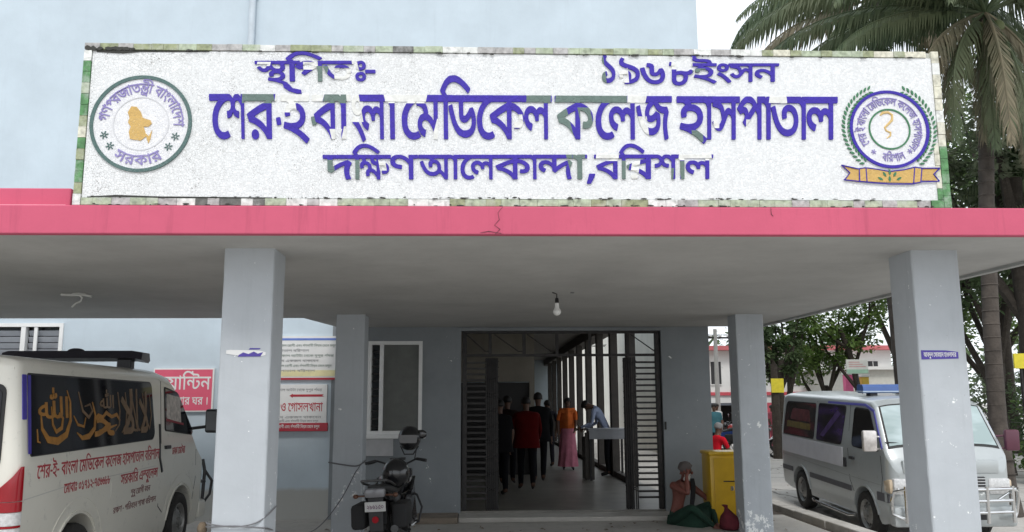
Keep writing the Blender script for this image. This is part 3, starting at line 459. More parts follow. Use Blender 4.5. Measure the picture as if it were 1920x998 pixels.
50:(682,[[234,208,-3,2,-235,0,-2,-2,0,-24,2,-3,14,0,2,-3,-2,-13,2,-3,38,-7,10,-4,10,-7,9,-14,7,-34,-12,-18,-11,-7,-8,1,-5,2,-16,22,-3,0,-19,-11,-3,-3,0,-2,14,-19,16,-15,16,-6,19,1,11,4,12,11,38,61,8,5,8,-2,10,-8,6,-8,0,-104,3,-3,26,0,3,3,0,178,3,3,30,0,2,3],[70,178,6,3,88,0,3,-3,0,-37,-16,9,-19,2,-13,-7,-11,-13,-2,3,-6,17,-7,10,-9,9]]),
51:(530,[[167,-23,15,18,1,2,-2,3,-33,23,-43,22,1,3,18,6,14,9,8,9,7,11,4,13,1,13,-5,22,-8,13,-13,12,-18,9,-30,5,-5,9,3,2,98,0,3,3,0,24,-3,2,-184,0,-2,-2,0,-24,1,-3,36,-1,13,-7,6,-8,-16,-9,-11,-15,-3,-16,6,-20,26,5,2,2,-2,13,4,8,7,5,13,2,16,0,16,-5,12,-10,5,-13,0,-11,-4,-10,-13,-13,-18,-6,-22,-1,-24,1,-24,5,-3,-2,-5,-24,3,-3,43,-12,26,-10,33,-18,45,-31]]),
52:(0,[[-106,-51,3,-5,8,-6,11,-2,8,2,8,5,4,6,2,8,-2,11,-4,6,-8,6,-8,1,-11,-2,-8,-6,-3,-5,-2,-11]]),
54:(266,[[58,-3,2,3,0,178,3,3,30,0,2,3,0,24,-3,2,-32,0,-9,22,-20,0,-3,-3,0,-30,-16,9,-16,2,-2,-2,0,-24,2,-3,11,-1,8,-4,9,-11,4,-11,0,-154,3,-3]]),
55:(266,[[31,-3,27,0,2,3,0,180,32,1,3,3,0,24,-3,2,-37,0,-15,19,-1,3,3,4,13,19,13,11,16,9,16,3,16,0,19,-3,24,-10,27,-16,34,-26,3,1,15,18,-2,4,-33,26,-41,24,-24,9,-24,3,-22,0,-21,-5,-19,-9,-16,-13,-14,-17,-17,-27,0,-5,15,-22,-24,0,-2,-2,0,-24,2,-3,30,0,2,-3,0,-178]]),
56:(266,[[58,-3,2,3,0,178,3,3,30,0,2,3,0,24,-2,2,-32,0,-4,22,-7,18,-13,19,-16,15,-24,12,-22,6,-26,5,-35,2,-40,-3,-16,-5,-21,-11,-8,-9,-6,-17,3,-14,8,-11,11,-6,18,-4,67,-3,8,-6,5,-18,24,0,3,3,-5,27,-11,15,-11,6,-16,3,-66,3,-5,5,2,5,4,3,20,5,24,3,29,-1,24,-3,19,-5,16,-7,13,-10,10,-12,8,-16,3,-13,-2,-3,-29,0,-3,-2,0,-24,3,-3,29,0,2,-3,0,-178,3,-3]]),
57:(0,[[33,-72,-25,20,-37,25,0,30,-3,3,-27,-1,-1,-2,-1,-17,-32,4,-19,-2,-10,-4,-14,-11,-7,-16,0,-16,7,-15,14,-11,18,-6,27,1,16,6,13,11,11,16,19,-11,32,-25,4,2],[-65,-43,-7,-13,-13,-8,-19,0,-5,3,-4,5,0,11,9,6,19,1]]),
61:(346,[[124,4,6,5,0,2,-14,23,-16,-7,-16,-1,-13,5,-10,7,-11,20,-4,28,4,29,10,24,14,17,13,12,16,9,18,5,0,27,-2,1,-123,0,-2,-4,0,-21,2,-4,56,0,5,-2,-13,-11,-13,-18,-7,-13,-8,-24,-3,-24,1,-16,5,-24,9,-19,7,-11,12,-10,21,-11,30,-2,16,3]]),
75:(592,[[42,46,8,-6,16,-8,19,-4,13,-1,22,3,13,4,11,6,13,11,7,11,8,16,4,29,-1,19,-6,19,-9,15,-8,8,-16,10,-11,4,-13,2,-24,0,-24,-7,-16,-10,-8,-8,-14,-25,-5,-29,2,-22,4,-13,5,-11],[72,63,-12,12,-6,22,1,21,8,19,11,10,14,6,18,1,19,-5,8,-7,5,-8,5,-19,-1,-21,-8,-19,-12,-11,-13,-6,-21,0]]),
76:(592,[[59,213,-10,-10,-9,-17,-1,-13,3,-13,7,-10,11,-12,64,-50,10,-16,1,-16,-5,-14,-12,-9,-21,-5,-19,3,-6,6,1,8,5,4,11,4,2,3,-10,26,-3,2,-19,-7,-12,-11,-8,-18,0,-16,3,-8,9,-13,19,-11,27,-3,26,4,24,13,15,20,5,24,-2,24,-8,16,-12,15,-67,53,-4,7,0,8,10,19]]),
77:(592,[[56,213,-11,-14,-5,-13,0,-11,5,-13,8,-8,11,-5,48,-13,15,-6,9,-11,1,-13,-3,-8,-8,-8,-19,-7,-43,-2,-37,7,-4,-4,-4,-24,53,-15,27,-11,26,-14,43,-31,3,0,15,18,1,4,-30,23,-37,21,29,16,16,19,5,21,-4,21,-11,16,-18,11,-60,17,-3,4,0,6,6,14]]),
80:(592,[[139,213,-38,-19,-43,-29,-13,-12,-16,-19,-12,-25,-4,-27,3,-24,5,-13,9,-16,10,-10,16,-11,13,-6,24,-4,35,0,32,7,29,14,-11,31,-31,4,-8,6,-5,9,2,16,8,13,15,14,33,21,-13,21,-19,3,-10,8,-2,13,6,14],[117,169,8,-20,15,-13,0,-3,-19,-16,-12,-16,-6,-16,0,-19,3,-10,9,-13,19,-14,-22,-2,-21,1,-19,6,-16,14,-5,8,-4,13,0,21,6,19,16,23,18,17]]),
81:(592,[[57,200,-2,-3,-3,-24,3,-4,14,-2,5,-5,2,-45,3,-11,6,-11,7,-6,8,-4,21,-2,19,8,16,17,2,-15,-1,-16,-3,-11,-6,-11,-16,-11,-24,-2,-13,3,-11,6,-15,15,-11,19,-12,32,-11,42,-4,2,-24,-7,-3,-3,11,-40,17,-42,20,-30,14,-13,15,-9,16,-5,19,-2,21,2,19,8,11,8,9,11,6,11,5,19,2,21,-1,16,-6,21,-7,16,-8,11,-20,-5,-11,-22,-7,-9,-10,-5,-8,1,-4,8,-1,45,-5,16,-6,8,-8,5,-14,3]]),
82:(592,[[175,-2,4,28,-17,5,-4,3,-1,6,-1,120,-3,16,-4,10,-9,11,-8,6,-21,7,-27,-1,-26,-10,-13,-10,-10,-11,-12,-24,-3,-16,1,-13,9,-21,17,-15,13,-6,30,-3,32,4,2,-2,1,-48,2,-13,4,-8,7,-7,10,-5],[123,117,-15,-5,-18,-2,-16,2,-11,4,-7,6,-3,14,3,13,5,11,10,10,16,9,16,2,13,-5,5,-6,3,-8]]),
83:(592,[[9,210,-4,-29,18,-5,4,-8,1,-120,2,-16,4,-10,13,-16,19,-8,24,0,26,8,19,15,11,19,4,10,2,19,-3,24,18,4,13,7,11,10,7,14,-2,3,-24,11,-3,-1,-10,-12,-13,-5,-22,-1,-34,5,-30,-5,-1,2,-1,51,-5,18,-8,8,-9,5,-13,3],[60,92,16,5,19,1,13,-3,8,-7,4,-14,-2,-16,-5,-13,-10,-11,-11,-5,-13,-2,-8,1,-8,6,-4,16,0,40]]),
84:(592,[[27,213,-12,-13,-6,-16,1,-16,7,-14,10,-8,16,-8,70,-23,21,-9,10,-8,7,-8,5,-18,-4,-16,-7,-10,-16,-10,-24,-7,6,13,3,19,-2,13,-7,14,-11,10,-13,6,-16,4,-22,-1,-21,-8,-12,-14,-4,-19,5,-21,3,-3,27,6,2,2,-4,16,4,8,8,4,14,0,8,-2,5,-5,4,-7,1,-8,-2,-10,-6,-7,-24,-15,8,-26,30,0,32,4,21,7,18,9,17,16,10,19,2,19,-1,13,-3,13,-6,11,-13,14,-21,13,-19,8,-61,20,-16,7,-5,5,-1,8,8,16]]),
129:(919,[[-6,208,0,-24,2,-3,32,0,4,-5,5,-14,2,-8,-16,-11,-8,-15,-2,-16,5,-17,2,-2,27,5,3,3,-3,11,1,8,4,5,6,2,10,0,11,-3,7,-7,5,-8,4,-21,-16,-11,-5,-8,-4,-11,0,-16,6,-17,30,6,-3,17,1,8,7,5,13,0,18,-8,17,-16,17,-24,0,-13,2,-3,26,0,3,1,1,119,2,4,24,-3,13,-4,11,-7,5,-9,0,-10,-5,-8,-8,-2,-20,-1,-3,-24,1,-5,22,-2,18,3,14,8,8,12,4,11,1,16,-4,16,-6,10,-11,11,-16,9,-19,5,-29,3,-2,2,0,26,2,3,101,0,2,3,0,24,-2,2,-312,0],[175,60,-24,21,-24,9,-5,27,-8,15,-19,17,-24,8,-5,22,2,2,46,0,6,-29,10,-14,18,-11,27,-6],[148,181,27,-1,1,-28,-14,2,-10,6,-5,10,0,8]]),
131:(0,[[-88,236,15,-22,4,-2,107,72,2,2,-1,3,-12,18,-3,2,-2,-1]]),
132:(0,[[-232,19,-3,-20,3,-21,10,-16,16,-12,16,-5,22,-3,64,6,18,-1,15,-6,7,-8,5,-12,3,-2,24,0,3,3,-1,142,-4,-1,-26,-21,-2,-76,-13,8,-19,4,-21,-1,-45,-5,-24,3,-11,5,-6,9,-2,10,1,19,-28,4]]),
134:(682,[[-5,209,-1,-24,2,-4,121,-1,-1,-7,-58,-21,-46,-21,-3,-4,14,-32,29,-6,27,-12,21,-15,19,-23,27,0,3,2,0,102,2,1,16,-4,16,-8,8,-8,4,-8,0,-8,-4,-8,-8,-2,-16,0,-3,-2,-1,-23,1,-4,19,-2,19,3,10,6,10,11,5,13,0,16,-3,11,-9,15,-21,17,-19,9,-24,7,-2,2,2,4,80,0,3,4,0,22,-3,3],[55,119,61,23,1,-58,-30,21]]),
144:(495,[[2,306,-3,-19,2,-19,6,-13,11,-12,13,-7,16,-4,61,-3,8,-4,4,-5,2,-8,-3,-2,-123,0,-2,-3,0,-24,2,-2,28,-1,1,-99,1,-13,7,-13,11,-10,16,-6,22,0,21,5,13,6,13,10,11,11,10,13,7,16,2,11,0,16,-2,10,-10,14,-15,8,-18,2,-24,-4,-2,-4,4,-23,3,-1,19,1,8,-2,5,-7,-1,-13,-10,-19,-16,-14,-21,-7,-16,2,-4,3,-3,11,1,96,113,1,1,4,-1,24,-16,1,-2,2,-2,13,-5,14,-6,8,-9,7,-22,5,-45,1,-19,4,-8,5,-4,7,-2,11,1,16,-3,2]]),
154:(554,[[204,135,-21,28,-27,27,-24,15,-21,7,-32,-1,-24,-8,-29,-20,-22,-21,27,-27,21,7,8,-1,6,-4,3,-7,-1,-11,-7,-11,-10,-8,0,-2,20,-21,5,2,80,67,3,0,21,-28,4,1],[57,170,19,9,24,3,22,-4,13,-8,1,-3,-38,-32,-6,16,-8,11,-8,4]]),
158:(570,[[195,209,-200,0,-1,-26,2,-2,33,-1,13,-7,8,-12,-22,-7,-8,-6,-5,-8,-4,-11,0,-10,6,-19,11,-14,6,-4,2,0,20,21,-9,10,-3,8,3,7,8,2,11,-3,32,-22,18,-6,24,-2,22,7,13,12,7,19,0,24,-8,21,20,1,2,2],[75,180,63,0,7,-11,5,-10,1,-14,-3,-10,-5,-6,-13,-2,-14,2,-13,7,-18,12,-2,16]]),
357:(721,[[247,208,-5,2,-246,0,-2,-2,0,-24,2,-3,176,0,6,-5,8,-16,2,-11,-1,-10,-4,-7,-8,-4,-11,-1,-10,3,-41,30,-13,5,-13,1,-16,-3,-13,-8,-8,-11,-4,-16,5,-21,9,-14,11,-11,4,1,18,18,0,3,-9,11,-4,8,1,8,6,4,5,1,8,-3,34,-26,-18,-12,-9,-15,-1,-19,5,-19,29,6,-2,21,2,6,6,4,8,2,10,0,16,-6,8,-11,3,-16,-3,-16,-8,-11,-16,-8,-24,-3,-24,2,-21,8,-17,12,-16,19,-14,24,-14,30,-27,-8,-2,-4,18,-40,16,-25,11,-12,13,-12,21,-14,16,-6,24,-4,27,-1,16,2,19,6,16,11,10,13,7,16,2,10,0,19,-3,13,-6,14,-8,8,-13,10,17,11,6,8,4,11,2,24,-8,24,33,2]]),
367:(887,[[302,208,-4,2,-302,0,-2,-2,0,-24,2,-3,94,-1,-3,-17,32,-7,16,-7,10,-11,7,-18,-1,-3,-32,21,-24,10,-24,3,-21,-2,-19,-9,-13,-15,-6,-21,3,-19,5,-10,9,-11,15,-11,11,-5,3,2,12,24,-15,11,-7,8,-2,8,2,11,7,6,11,3,13,0,16,-3,24,-12,30,-21,-11,-12,-6,-2,-8,0,-9,6,-15,20,-21,-13,-1,-4,17,-24,13,-11,14,-5,18,0,14,5,11,11,38,61,7,4,8,0,9,-7,8,-10,0,-104,4,-3,27,1,1,180,1,2,32,1,2,3],[141,178,5,3,88,0,1,-3,0,-34,-1,-2,-16,9,-16,1,-11,-4,-13,-14,-3,0,-5,18,-7,10,-12,11]]),
370:(848,[[95,306,-3,-18,3,-19,5,-13,11,-13,13,-7,16,-4,70,-3,8,-6,4,-10,-2,-3,-224,0,-2,-5,0,-21,2,-3,123,0,3,-3,0,-42,-19,14,-19,7,-21,3,-19,-4,-16,-9,-11,-14,-5,-21,3,-17,8,-15,8,-8,13,-10,11,-5,3,1,12,24,-2,4,-13,8,-7,7,-2,8,2,11,4,5,11,4,13,0,8,-2,16,-9,22,-20,2,-56,5,-13,7,-11,12,-8,14,-4,18,-1,19,4,29,16,13,12,13,16,12,29,3,19,-2,16,-4,11,-5,8,-16,10,-22,3,-26,-4,-1,-4,4,-24,23,1,11,-3,5,-11,-1,-16,-9,-22,-19,-19,-21,-11,-11,-1,-11,2,-6,5,-4,14,0,122,2,3,131,0,2,3,0,24,-5,2,-32,0,-2,16,-5,14,-9,9,-10,6,-19,4,-56,2,-16,4,-6,4,-4,8,-1,27,-2,1]]),
598:(340,[[13,85,3,-3,83,1,0,31,-83,2,-3,-4]]),
641:(379,[[64,-3,27,0,4,3,0,208,-4,2,-27,0,-2,-2,0,-208]]),
"allah":(1284,[[7,66,8,-18,17,-14,14,-5,16,-3,16,-1,21,3,16,-21,14,-7,10,-3,22,-3,24,2,18,5,16,11,16,-12,19,-5,29,1,24,7,11,7,8,11,4,11,2,16,-7,192,-4,2,-27,0,-3,-2,6,-182,-1,-18,-5,-6,-13,-4,-21,0,-11,4,-9,11,-5,24,-4,120,-3,4,-30,0,-2,-4,4,-136,-1,-13,-6,-7,-16,-3,-24,1,-9,3,-7,8,-4,19,-5,112,-4,3,-30,-1,-1,-2,0,-21,-1,-2,-19,-5,-19,-8,-26,-20,-11,-14,-5,-10,-2,-11],[371,242,-2,-5,6,-237,4,-4,27,0,4,4,-6,237,-3,5],[91,114,3,-52,-29,-1,-14,4,-8,6,-2,6,0,5,8,14,18,12],[246,279,-19,-5,-2,-2,5,-22,0,-8,-3,-3,-5,0,-3,3,0,24,-2,4,-6,0,-15,-6,-3,-27,-2,-5,-4,-3,-2,1,-2,4,1,24,-5,2,-18,-6,-3,-25,2,-11,6,-9,11,-6,13,0,11,4,10,10,11,-3,11,0,13,7,8,13,2,14,-4,18],[193,338,-4,-5,3,-59,3,-1,19,-1,4,5,-3,59,-4,2]]),
"mim":(525,[[-4,-3,5,-3,22,3,13,7,11,10,26,-12,27,-6,19,1,18,8,15,16,7,24,-2,27,-11,24,-17,18,-16,8,-18,1,-19,-7,-11,-8,-10,-12,-24,-46,-8,-12,-8,-6,-14,-3,-2,-3],[64,45,17,32,6,6,8,4,8,1,9,-6,9,-10,5,-14,1,-10,-3,-8,-5,-6,-6,-2,-10,-1,-14,3,-18,6]]),
"hah":(637,[[232,8,0,10,-7,9,-40,6,-8,4,-7,8,0,3,16,2,-1,27,-2,3,-27,4,-48,25,-27,10,-34,2,-30,-7,-1,-5,7,-25,2,-2,30,4,26,-3,27,-9,12,-8,0,-2,-28,-15,-29,-11,-27,-6,-35,-3,-2,-3,-3,-26,3,-5,37,2,29,6,32,12,40,21,16,-25,11,-8,11,-4,18,-4,24,0,10,5]]),
"mim2":(578,[[213,8,-1,11,-5,8,-24,5,-10,8,-27,54,-13,18,-14,10,-19,3,-13,-3,-11,-6,-21,-20,-34,-58,-6,-6,-14,-3,-1,-2,-4,-29,5,-4,24,4,14,9,13,17,16,-15,12,-9,17,-8,14,-2,21,3,21,15,19,-11,24,-2,11,4],[127,29,-11,-4,-16,3,-16,11,-14,17,9,18,13,13,8,3,5,-1,11,-11,14,-35,0,-8]]),
"dal":(532,[[96,160,-24,-15,-3,-4,25,-40,14,-27,5,-19,-3,-13,-6,-6,-8,-4,-24,-2,-22,2,-26,10,-15,-24,0,-5,23,-13,29,-6,24,1,21,3,16,8,11,10,11,-11,16,-8,18,-3,11,4,8,9,1,6,-2,8,-7,7,-19,3,-11,8,-31,72,-27,46]]),
"ra":(367,[[-2,-79,6,-1,21,8,35,21,23,24,14,25,7,28,-1,29,-8,30,-17,32,-26,-12,-4,-4,16,-32,6,-19,1,-21,-6,-22,-10,-16,-14,-14,-21,-13,-31,-13,-1,-5]]),
"sin":(784,[[-4,-3,5,-3,27,3,12,5,12,11,16,-14,21,-5,32,3,11,4,11,10,13,-11,21,-5,24,0,22,8,10,9,8,12,5,13,2,16,-2,32,-15,51,-3,2,-3,0,-26,-10,-3,-3,14,-40,5,-24,-1,-19,-7,-9,-11,-3,-11,0,-13,1,-7,3,-4,11,6,45,-3,3,-27,5,-3,-2,-9,-46,-6,-14,-6,-4,-8,-2,-16,0,-10,2,-6,5,-2,8,8,40,-3,3,-27,8,-3,-3,-9,-37,-9,-19,-7,-5,-20,-3,-2,-3]]),
"waw":(472,[[17,-80,38,6,29,12,12,8,17,17,9,12,7,19,35,1,8,5,5,7,0,11,-8,10,-34,3,-2,27,-9,27,-11,16,-18,12,-22,3,-18,-5,-16,-13,-15,-24,-5,-19,-2,-16,2,-13,8,-13,12,-10,16,-6,37,-3,-11,-15,-16,-11,-18,-7,-36,-7,-1,-5],[100,30,-29,1,-11,3,-5,3,-3,8,2,13,4,11,7,8,6,3,8,0,10,-7,10,-20]]),
"lam":(695,[[206,242,-29,0,-4,-3,6,-171,-1,-40,-6,-35,-7,-13,-9,-11,-11,-7,-11,-4,-29,-4,-27,4,-19,9,-12,13,-5,16,1,21,8,34,-26,12,-5,-3,-12,-43,-2,-18,2,-19,6,-16,9,-13,12,-12,16,-9,19,-7,24,-4,21,0,24,4,19,6,17,11,13,13,10,16,11,30,5,40,-6,197]]),
"lamalef":(582,[[36,-3,96,0,13,3,11,6,8,6,7,11,5,18,-3,22,-9,18,-17,22,10,32,5,32,-1,40,-5,34,-32,-2,-3,-3,6,-59,-2,-26,-6,-22,-88,69,-6,-2,-15,-21,-1,-3,3,-4,92,-71,-25,-31,-45,-38,0,-27],[92,33,21,19,16,20,13,-17,1,-14,-3,-4,-5,-4,-16,-2,-24,1]]),
"alef":(238,[[57,-4,3,1,2,4,-7,238,-3,3,-29,0,-3,-6,7,-237,4,-3]]),
"heh":(574,[[-3,-4,12,-1,24,2,38,11,21,-9,21,-5,22,0,16,3,16,10,10,15,3,19,-3,19,-14,24,-25,27,-43,37,-32,22,-19,-25,11,-10,-12,-8,-10,-11,-7,-13,-2,-11,-2,-13,2,-16,5,-14,10,-16,-38,-4,-2,-4],[129,71,14,-22,2,-8,-2,-8,-3,-3,-8,-2,-24,2,14,19],[73,47,-14,18,-4,19,2,9,6,8,8,6,8,1,6,-3,6,-5,4,-8,1,-11,-7,-19,-8,-10]]),
}
TX={'b_l1':[437,55,40,35,7,598],'b_l1b':[76,84,81,83,-1,10,6,-1,50,39],'b_l2a':[61,48,46,598,10,598,42,54,6,47,54],'b_l2b':[61,44,55,32,61,20,47],'b_l2c':[20,61,47,27],'b_l2d':[51,54,50,40,54,35,54,47],'b_l3':[37,55,129,34,-1,9,61,47,20,54,363,54,597,42,55,46,48,54,47],'seal_top':[22,34,154,46,27,54,35,357,132,56,-1,42,54,6,47,54,61,37,48],'seal_bot':[50,46,20,54,46],'crest_top':[61,48,46,-1,10,-1,42,54,6,47,54,-1,61,44,55,32,61,20,47,-1,20,61,47,27,-1,51,54,50,40,54,35,54,47],'crest_bot':[42,55,46,48,54,47],'van1':[61,48,46,598,10,598,-1,42,54,6,47,54,-1,61,44,55,32,61,20,47,-1,20,61,47,27,-1,51,54,50,40,54,35,54,47,-1,42,55,46,48,54,47],'van2':[50,46,20,54,55,46,-1,16,158,42,57,61,47,367],'van3':[61,44,54,42,54,7,-1,75,76,82,76,77,598,82,80,81,81,83,83],'van4':[48,57,38,57,-1,61,46,54,22,56,-1,42,51,39],'van5':[46,129,34,-1,598,-1,40,55,46,42,51,39,-1,48,54,21,54,-1,42,55,46,48,54,47],'van6':[33,54,20,54,-1,61,44,61,144,46,54],'plate':[77,84,81,76,80,75],'canteen':[134,45,54,55,370,39],'canteen2':[21,54,42,54,46,-1,23,46,-1,641],'toilet':[30,45,52,61,47,30,-1,18,-1,61,22,54,50,47,21,54,39,54],'fill1':[51,54,50,40,54,35,54,61,47,46,-1,50,20,47,-1,61,46,54,22,56,-1,16,42,6,-1,37,131,48,39,54,131,36,56,-1,55,39,45,52,44,-1,61,44,61,39,-1,25,47,57,39],'fill2':[61,46,54,22,56,46,-1,50,54,61,36,-1,16,20,27,39,-1,36,54,20,61,42,39],'fill3':[42,55,51,55,131,42,43,54,22,-1,50,20,54,47,-1,9,30,30,54,-1,61,36,61,20,-1,37,57,40,57,46,-1,40,131,45,357],'fill4':[50,37,46,-1,51,54,50,40,54,35,54,47,-1,42,55,46,48,54,47],'col':[9,42,37,57,47,-1,61,50,54,42,51,54,39,-1,51,54,18,47,54,37,54,46]}
# ------------------------------------------------------------------ lettering: outlines kept as point-to-point steps in units of 3/1000 em
_GC = {}
def glyph(lib, g):
    k = (id(lib), g)
    if k not in _GC:
        adv, data = lib[g]
        loops = []
        for q in data:
            x = y = 0; l = []
            for i in range(0, len(q), 2):
                x += q[i]; y += q[i + 1]; l.append((x * 3, y * 3))
            if len(l) >= 3:
                loops.append(l)
        _GC[k] = (adv, loops, fill2d(loops) if loops else [])
    return _GC[k]
def place_glyph(mb, lib, g, f2, fr, d0, d1, mi=0):
    adv, loops, tri = glyph(lib, g)
    if loops:
        mb.prism([[f2(x, y) for x, y in l] for l in loops], d0, d1, fr, mi, tri)
def text_width(lib, seq):
    return sum(260 if g == -1 else lib[g][0] for g in seq)
def text_mesh(mb, lib, seq, x0, x1, y0, h, fr, d0, d1, mi=0, xs=None):
    """sets the sequence between x0 and x1, baseline y0, letter height h (headline to baseline)"""
    tw = text_width(lib, seq)
    sx = (x1 - x0) / tw if x1 is not None else xs
    sy = h / 690.
    x = x0; j = 0; dd = (d1 - d0) * .06
    for g in seq:
        j += 1
        if g == -1:
            x += 260 * sx; continue
        place_glyph(mb, lib, g, lambda a, b, x=x: (x + a * sx, y0 + b * sy), fr, d0 - dd * (j % 3), d1, mi)
        x += lib[g][0] * sx
def arc_text(mb, lib, seq, cx, cy, r, a0, a1, h, fr, d0, d1, mi=0, inward=False):
    """text on a circle from angle a0 to a1 (degrees, counter-clockwise from +x)"""
    tw = text_width(lib, seq); sy = h / 690.
    x = 0.; j = 0; dd = (d1 - d0) * .06
    for g in seq:
        j += 1
        if g == -1:
            x += 260; continue
        def f2(a, b, x=x):
            t = R(a0 + (a1 - a0) * (x + a) / tw)
            rr = r + b * sy if not inward else r - b * sy
            return (cx + rr * math.cos(t), cy + rr * math.sin(t))
        place_glyph(mb, lib, g, f2, fr, d0 - dd * (j % 3), d1, mi)
        x += lib[g][0]
def roundpoly(pts, r, n=5):
    out = []
    k = len(pts)
    for i in range(k):
        p0, p, p1 = Vector(pts[i - 1]), Vector(pts[i]), Vector(pts[(i + 1) % k])
        rr = r[i] if isinstance(r, (list, tuple)) else r
        a, b = (p0 - p), (p1 - p)
        rr = min(rr, a.length * .45, b.length * .45)
        if rr < 1e-4:
            out.append(tuple(p)); continue
        a, b = p + a.normalized() * rr, p + b.normalized() * rr
        for j in range(n + 1):
            t = j / n
            q = a * (1 - t) ** 2 + p * 2 * t * (1 - t) + b * t * t
            out.append(tuple(q))
    return out
# ------------------------------------------------------------------ named materials
def ground_mat():
    m = bpy.data.materials.new('road_concrete'); t = NT(m)
    t.b.inputs['Roughness'].default_value = .88
    n = t.noise(.35, 8, .7)
    col = t.ramp(n, .3, .72, (.36, .345, .32), (.54, .515, .48))
    col = t.mix(t.math('MULTIPLY', t.ramp(t.noise(14, 6, .8), .5, .75), .5), col, (.18, .17, .155))
    vo = t.new('ShaderNodeTexVoronoi'); vo.feature = 'DISTANCE_TO_EDGE'; vo.inputs['Scale'].default_value = .45
    nn = t.noise(1.2, 5, .7, out=1)
    t.link(t.mix(.25, t.tc.outputs['Object'], nn), vo.inputs['Vector'])
    col = t.mix(t.ramp(vo.outputs[0], .004, .012, (.8, .8, .8), (0, 0, 0)), col, (.10, .095, .085))
    t.link(col, t.b.inputs['Base Color'])
    t.bump(t.noise(90, 6, .75), .01, .5)
    return m
def porch_mat():
    m = bpy.data.materials.new('porch_cement'); t = NT(m)
    t.b.inputs['Roughness'].default_value = .7
    n = t.noise(.8, 8, .7)
    col = t.ramp(n, .28, .75, (.30, .285, .26), (.46, .44, .405))
    col = t.mix(t.math('MULTIPLY', t.ramp(t.noise(6, 7, .75), .52, .7), .5), col, (.15, .135, .12))
    t.link(col, t.b.inputs['Base Color'])
    t.bump(t.noise(60, 6, .7), .008, .4)
    return m
M_ROAD = ground_mat(); M_PORCH = porch_mat()
M_WALL = paint_wall('pale_blue_wall_paint', (.50, .575, .63), streak=.05, chips=False, low=(.42, (.42, .42, .40), .12))
M_WALLUP = paint_wall('pale_blue_facade_paint', (.50, .575, .63), streak=.08, chips=False)
M_COL = paint_wall('column_grey_paint', (.475, .505, .535), streak=.16, chips='low', chip_thr=.585, blot=.86, chipc=(.86, .87, .86))
M_DOORWALL = paint_wall('porch_wall_shaded_paint', (.245, .265, .28), streak=.10, chips=True, chip_thr=.70, blot=.82)  # wall colour darkened to put the shade under the canopy into it
M_SOFFIT = paint_wall('soffit_plaster', (.50, .495, .48), streak=.16, chips=False, blot=.80)
M_FASCIA = paint_wall('fascia_rose_paint', (.56, .105, .175), streak=.30, chips=False)
M_ROOFC = mat('roof_cement', (.30, .29, .27), .9, bump=.01)
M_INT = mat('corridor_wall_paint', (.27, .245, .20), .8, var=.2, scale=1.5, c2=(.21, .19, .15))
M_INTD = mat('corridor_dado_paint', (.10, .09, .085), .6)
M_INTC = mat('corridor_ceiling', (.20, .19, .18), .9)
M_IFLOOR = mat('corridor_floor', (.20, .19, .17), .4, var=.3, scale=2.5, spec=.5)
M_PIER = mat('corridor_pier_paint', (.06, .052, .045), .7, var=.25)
M_CREAM = mat('cream_yard_wall', (.78, .74, .66), .85, var=.10, scale=1.2)
M_KERB = mat('kerb_cement', (.52, .50, .465), .9, var=.25, scale=3, bump=.01, stain=(.22, .2, .18))
M_DRAIN = mat('drain_shade_brown', (.07, .055, .045), .95, bump=.02)  # dark brown puts the shade inside the slot into its colour
M_STEEL = mat('dark_gate_iron', (.035, .033, .033), .5, metal=.5, var=.4, scale=12, stain=(.10, .05, .03))
M_SLAT = mat('gate_slat_paint', (.30, .30, .30), .5, var=.25, scale=8, stain=(.12, .08, .05))
M_WHITEF = mat('white_window_frame', (.74, .74, .73), .45, var=.06)
M_PIPE = mat('downpipe_paint', (.50, .56, .61), .5)
M_GLASSD = glassmat('dark_window_glass', (.02, .022, .024), .05)
M_CURT = mat('grey_green_shutter', (.13, .135, .125), .6, var=.15)
M_LOUV = mat('window_louvre_glass', (.42, .44, .48), .25, spec=.7)

# ------------------------------------------------------------------ ground, road, kerb
def strip_mesh(xs, ys, zf):
    mb = MB()
    vs = [(x, y, zf(x, y)) for y in ys for x in xs]; n = len(xs)
    mb._add(vs, [(j * n + i, j * n + i + 1, (j + 1) * n + i + 1, (j + 1) * n + i) for j in range(len(ys) - 1) for i in range(n - 1)])
    return mb
def road_z(x, y):
    if x < 5.0: return -.35 if -14.1 < x and y < 17 else -.06
    if y < 2: return -.635
    if y < 17: return -.035 - (17 - y) * .04
    return -.035
XS = [-420, -60, -14.2, -14.0, 4.6, 5.0, 6, 8, 12, 20, 60, 420]
YS = [-60, -8.2, 2, 7, 12, 13.55, 13.7, 17, 22, 30, 60, 700]
g = strip_mesh(XS, YS, road_z).build('ground', M_ROAD)
tag(g, kind='structure')
MB().box(-14, 4.66, -8, 13.42, -.45, 0.0).build('porch_floor', M_PORCH)
tag(bpy.data.objects['porch_floor'], kind='structure')
# a drain slot then the low kerb that runs down the side of the porch
mb = MB().box(4.662, 4.90, -8, 17.5, -.3, -.07)
tag(mb.build('drain_channel', M_DRAIN), kind='structure')
mb = MB()
y = -8.
while y < 17.4:
    mb.box(4.90 + random.uniform(-.006, .006), 5.13 + random.uniform(-.006, .006), y, y + 1.19, -.7, .045 + random.uniform(-.006, .006), ch=.015)
    y += 1.2
tag(mb.build('kerb', M_KERB), kind='structure')
# litter-darkened low step at the wall foot, left of the doorway, and the doorway's threshold
mb = MB().box(-.95, -.33, 12.75, 13.37, .0, .085, ch=.012)
st = mb.build('wall_step', mat('step_mud_cement', (.20, .165, .13), .9, var=.3, scale=5, bump=.01)); tag(st, kind='structure')
mb = MB().box(-.32, 2.90, 12.85, 13.42, .0, .07, ch=.012)
tag(mb.build('threshold', mat('threshold_cement', (.42, .40, .37), .8, var=.2, scale=3, bump=.006)), kind='structure')

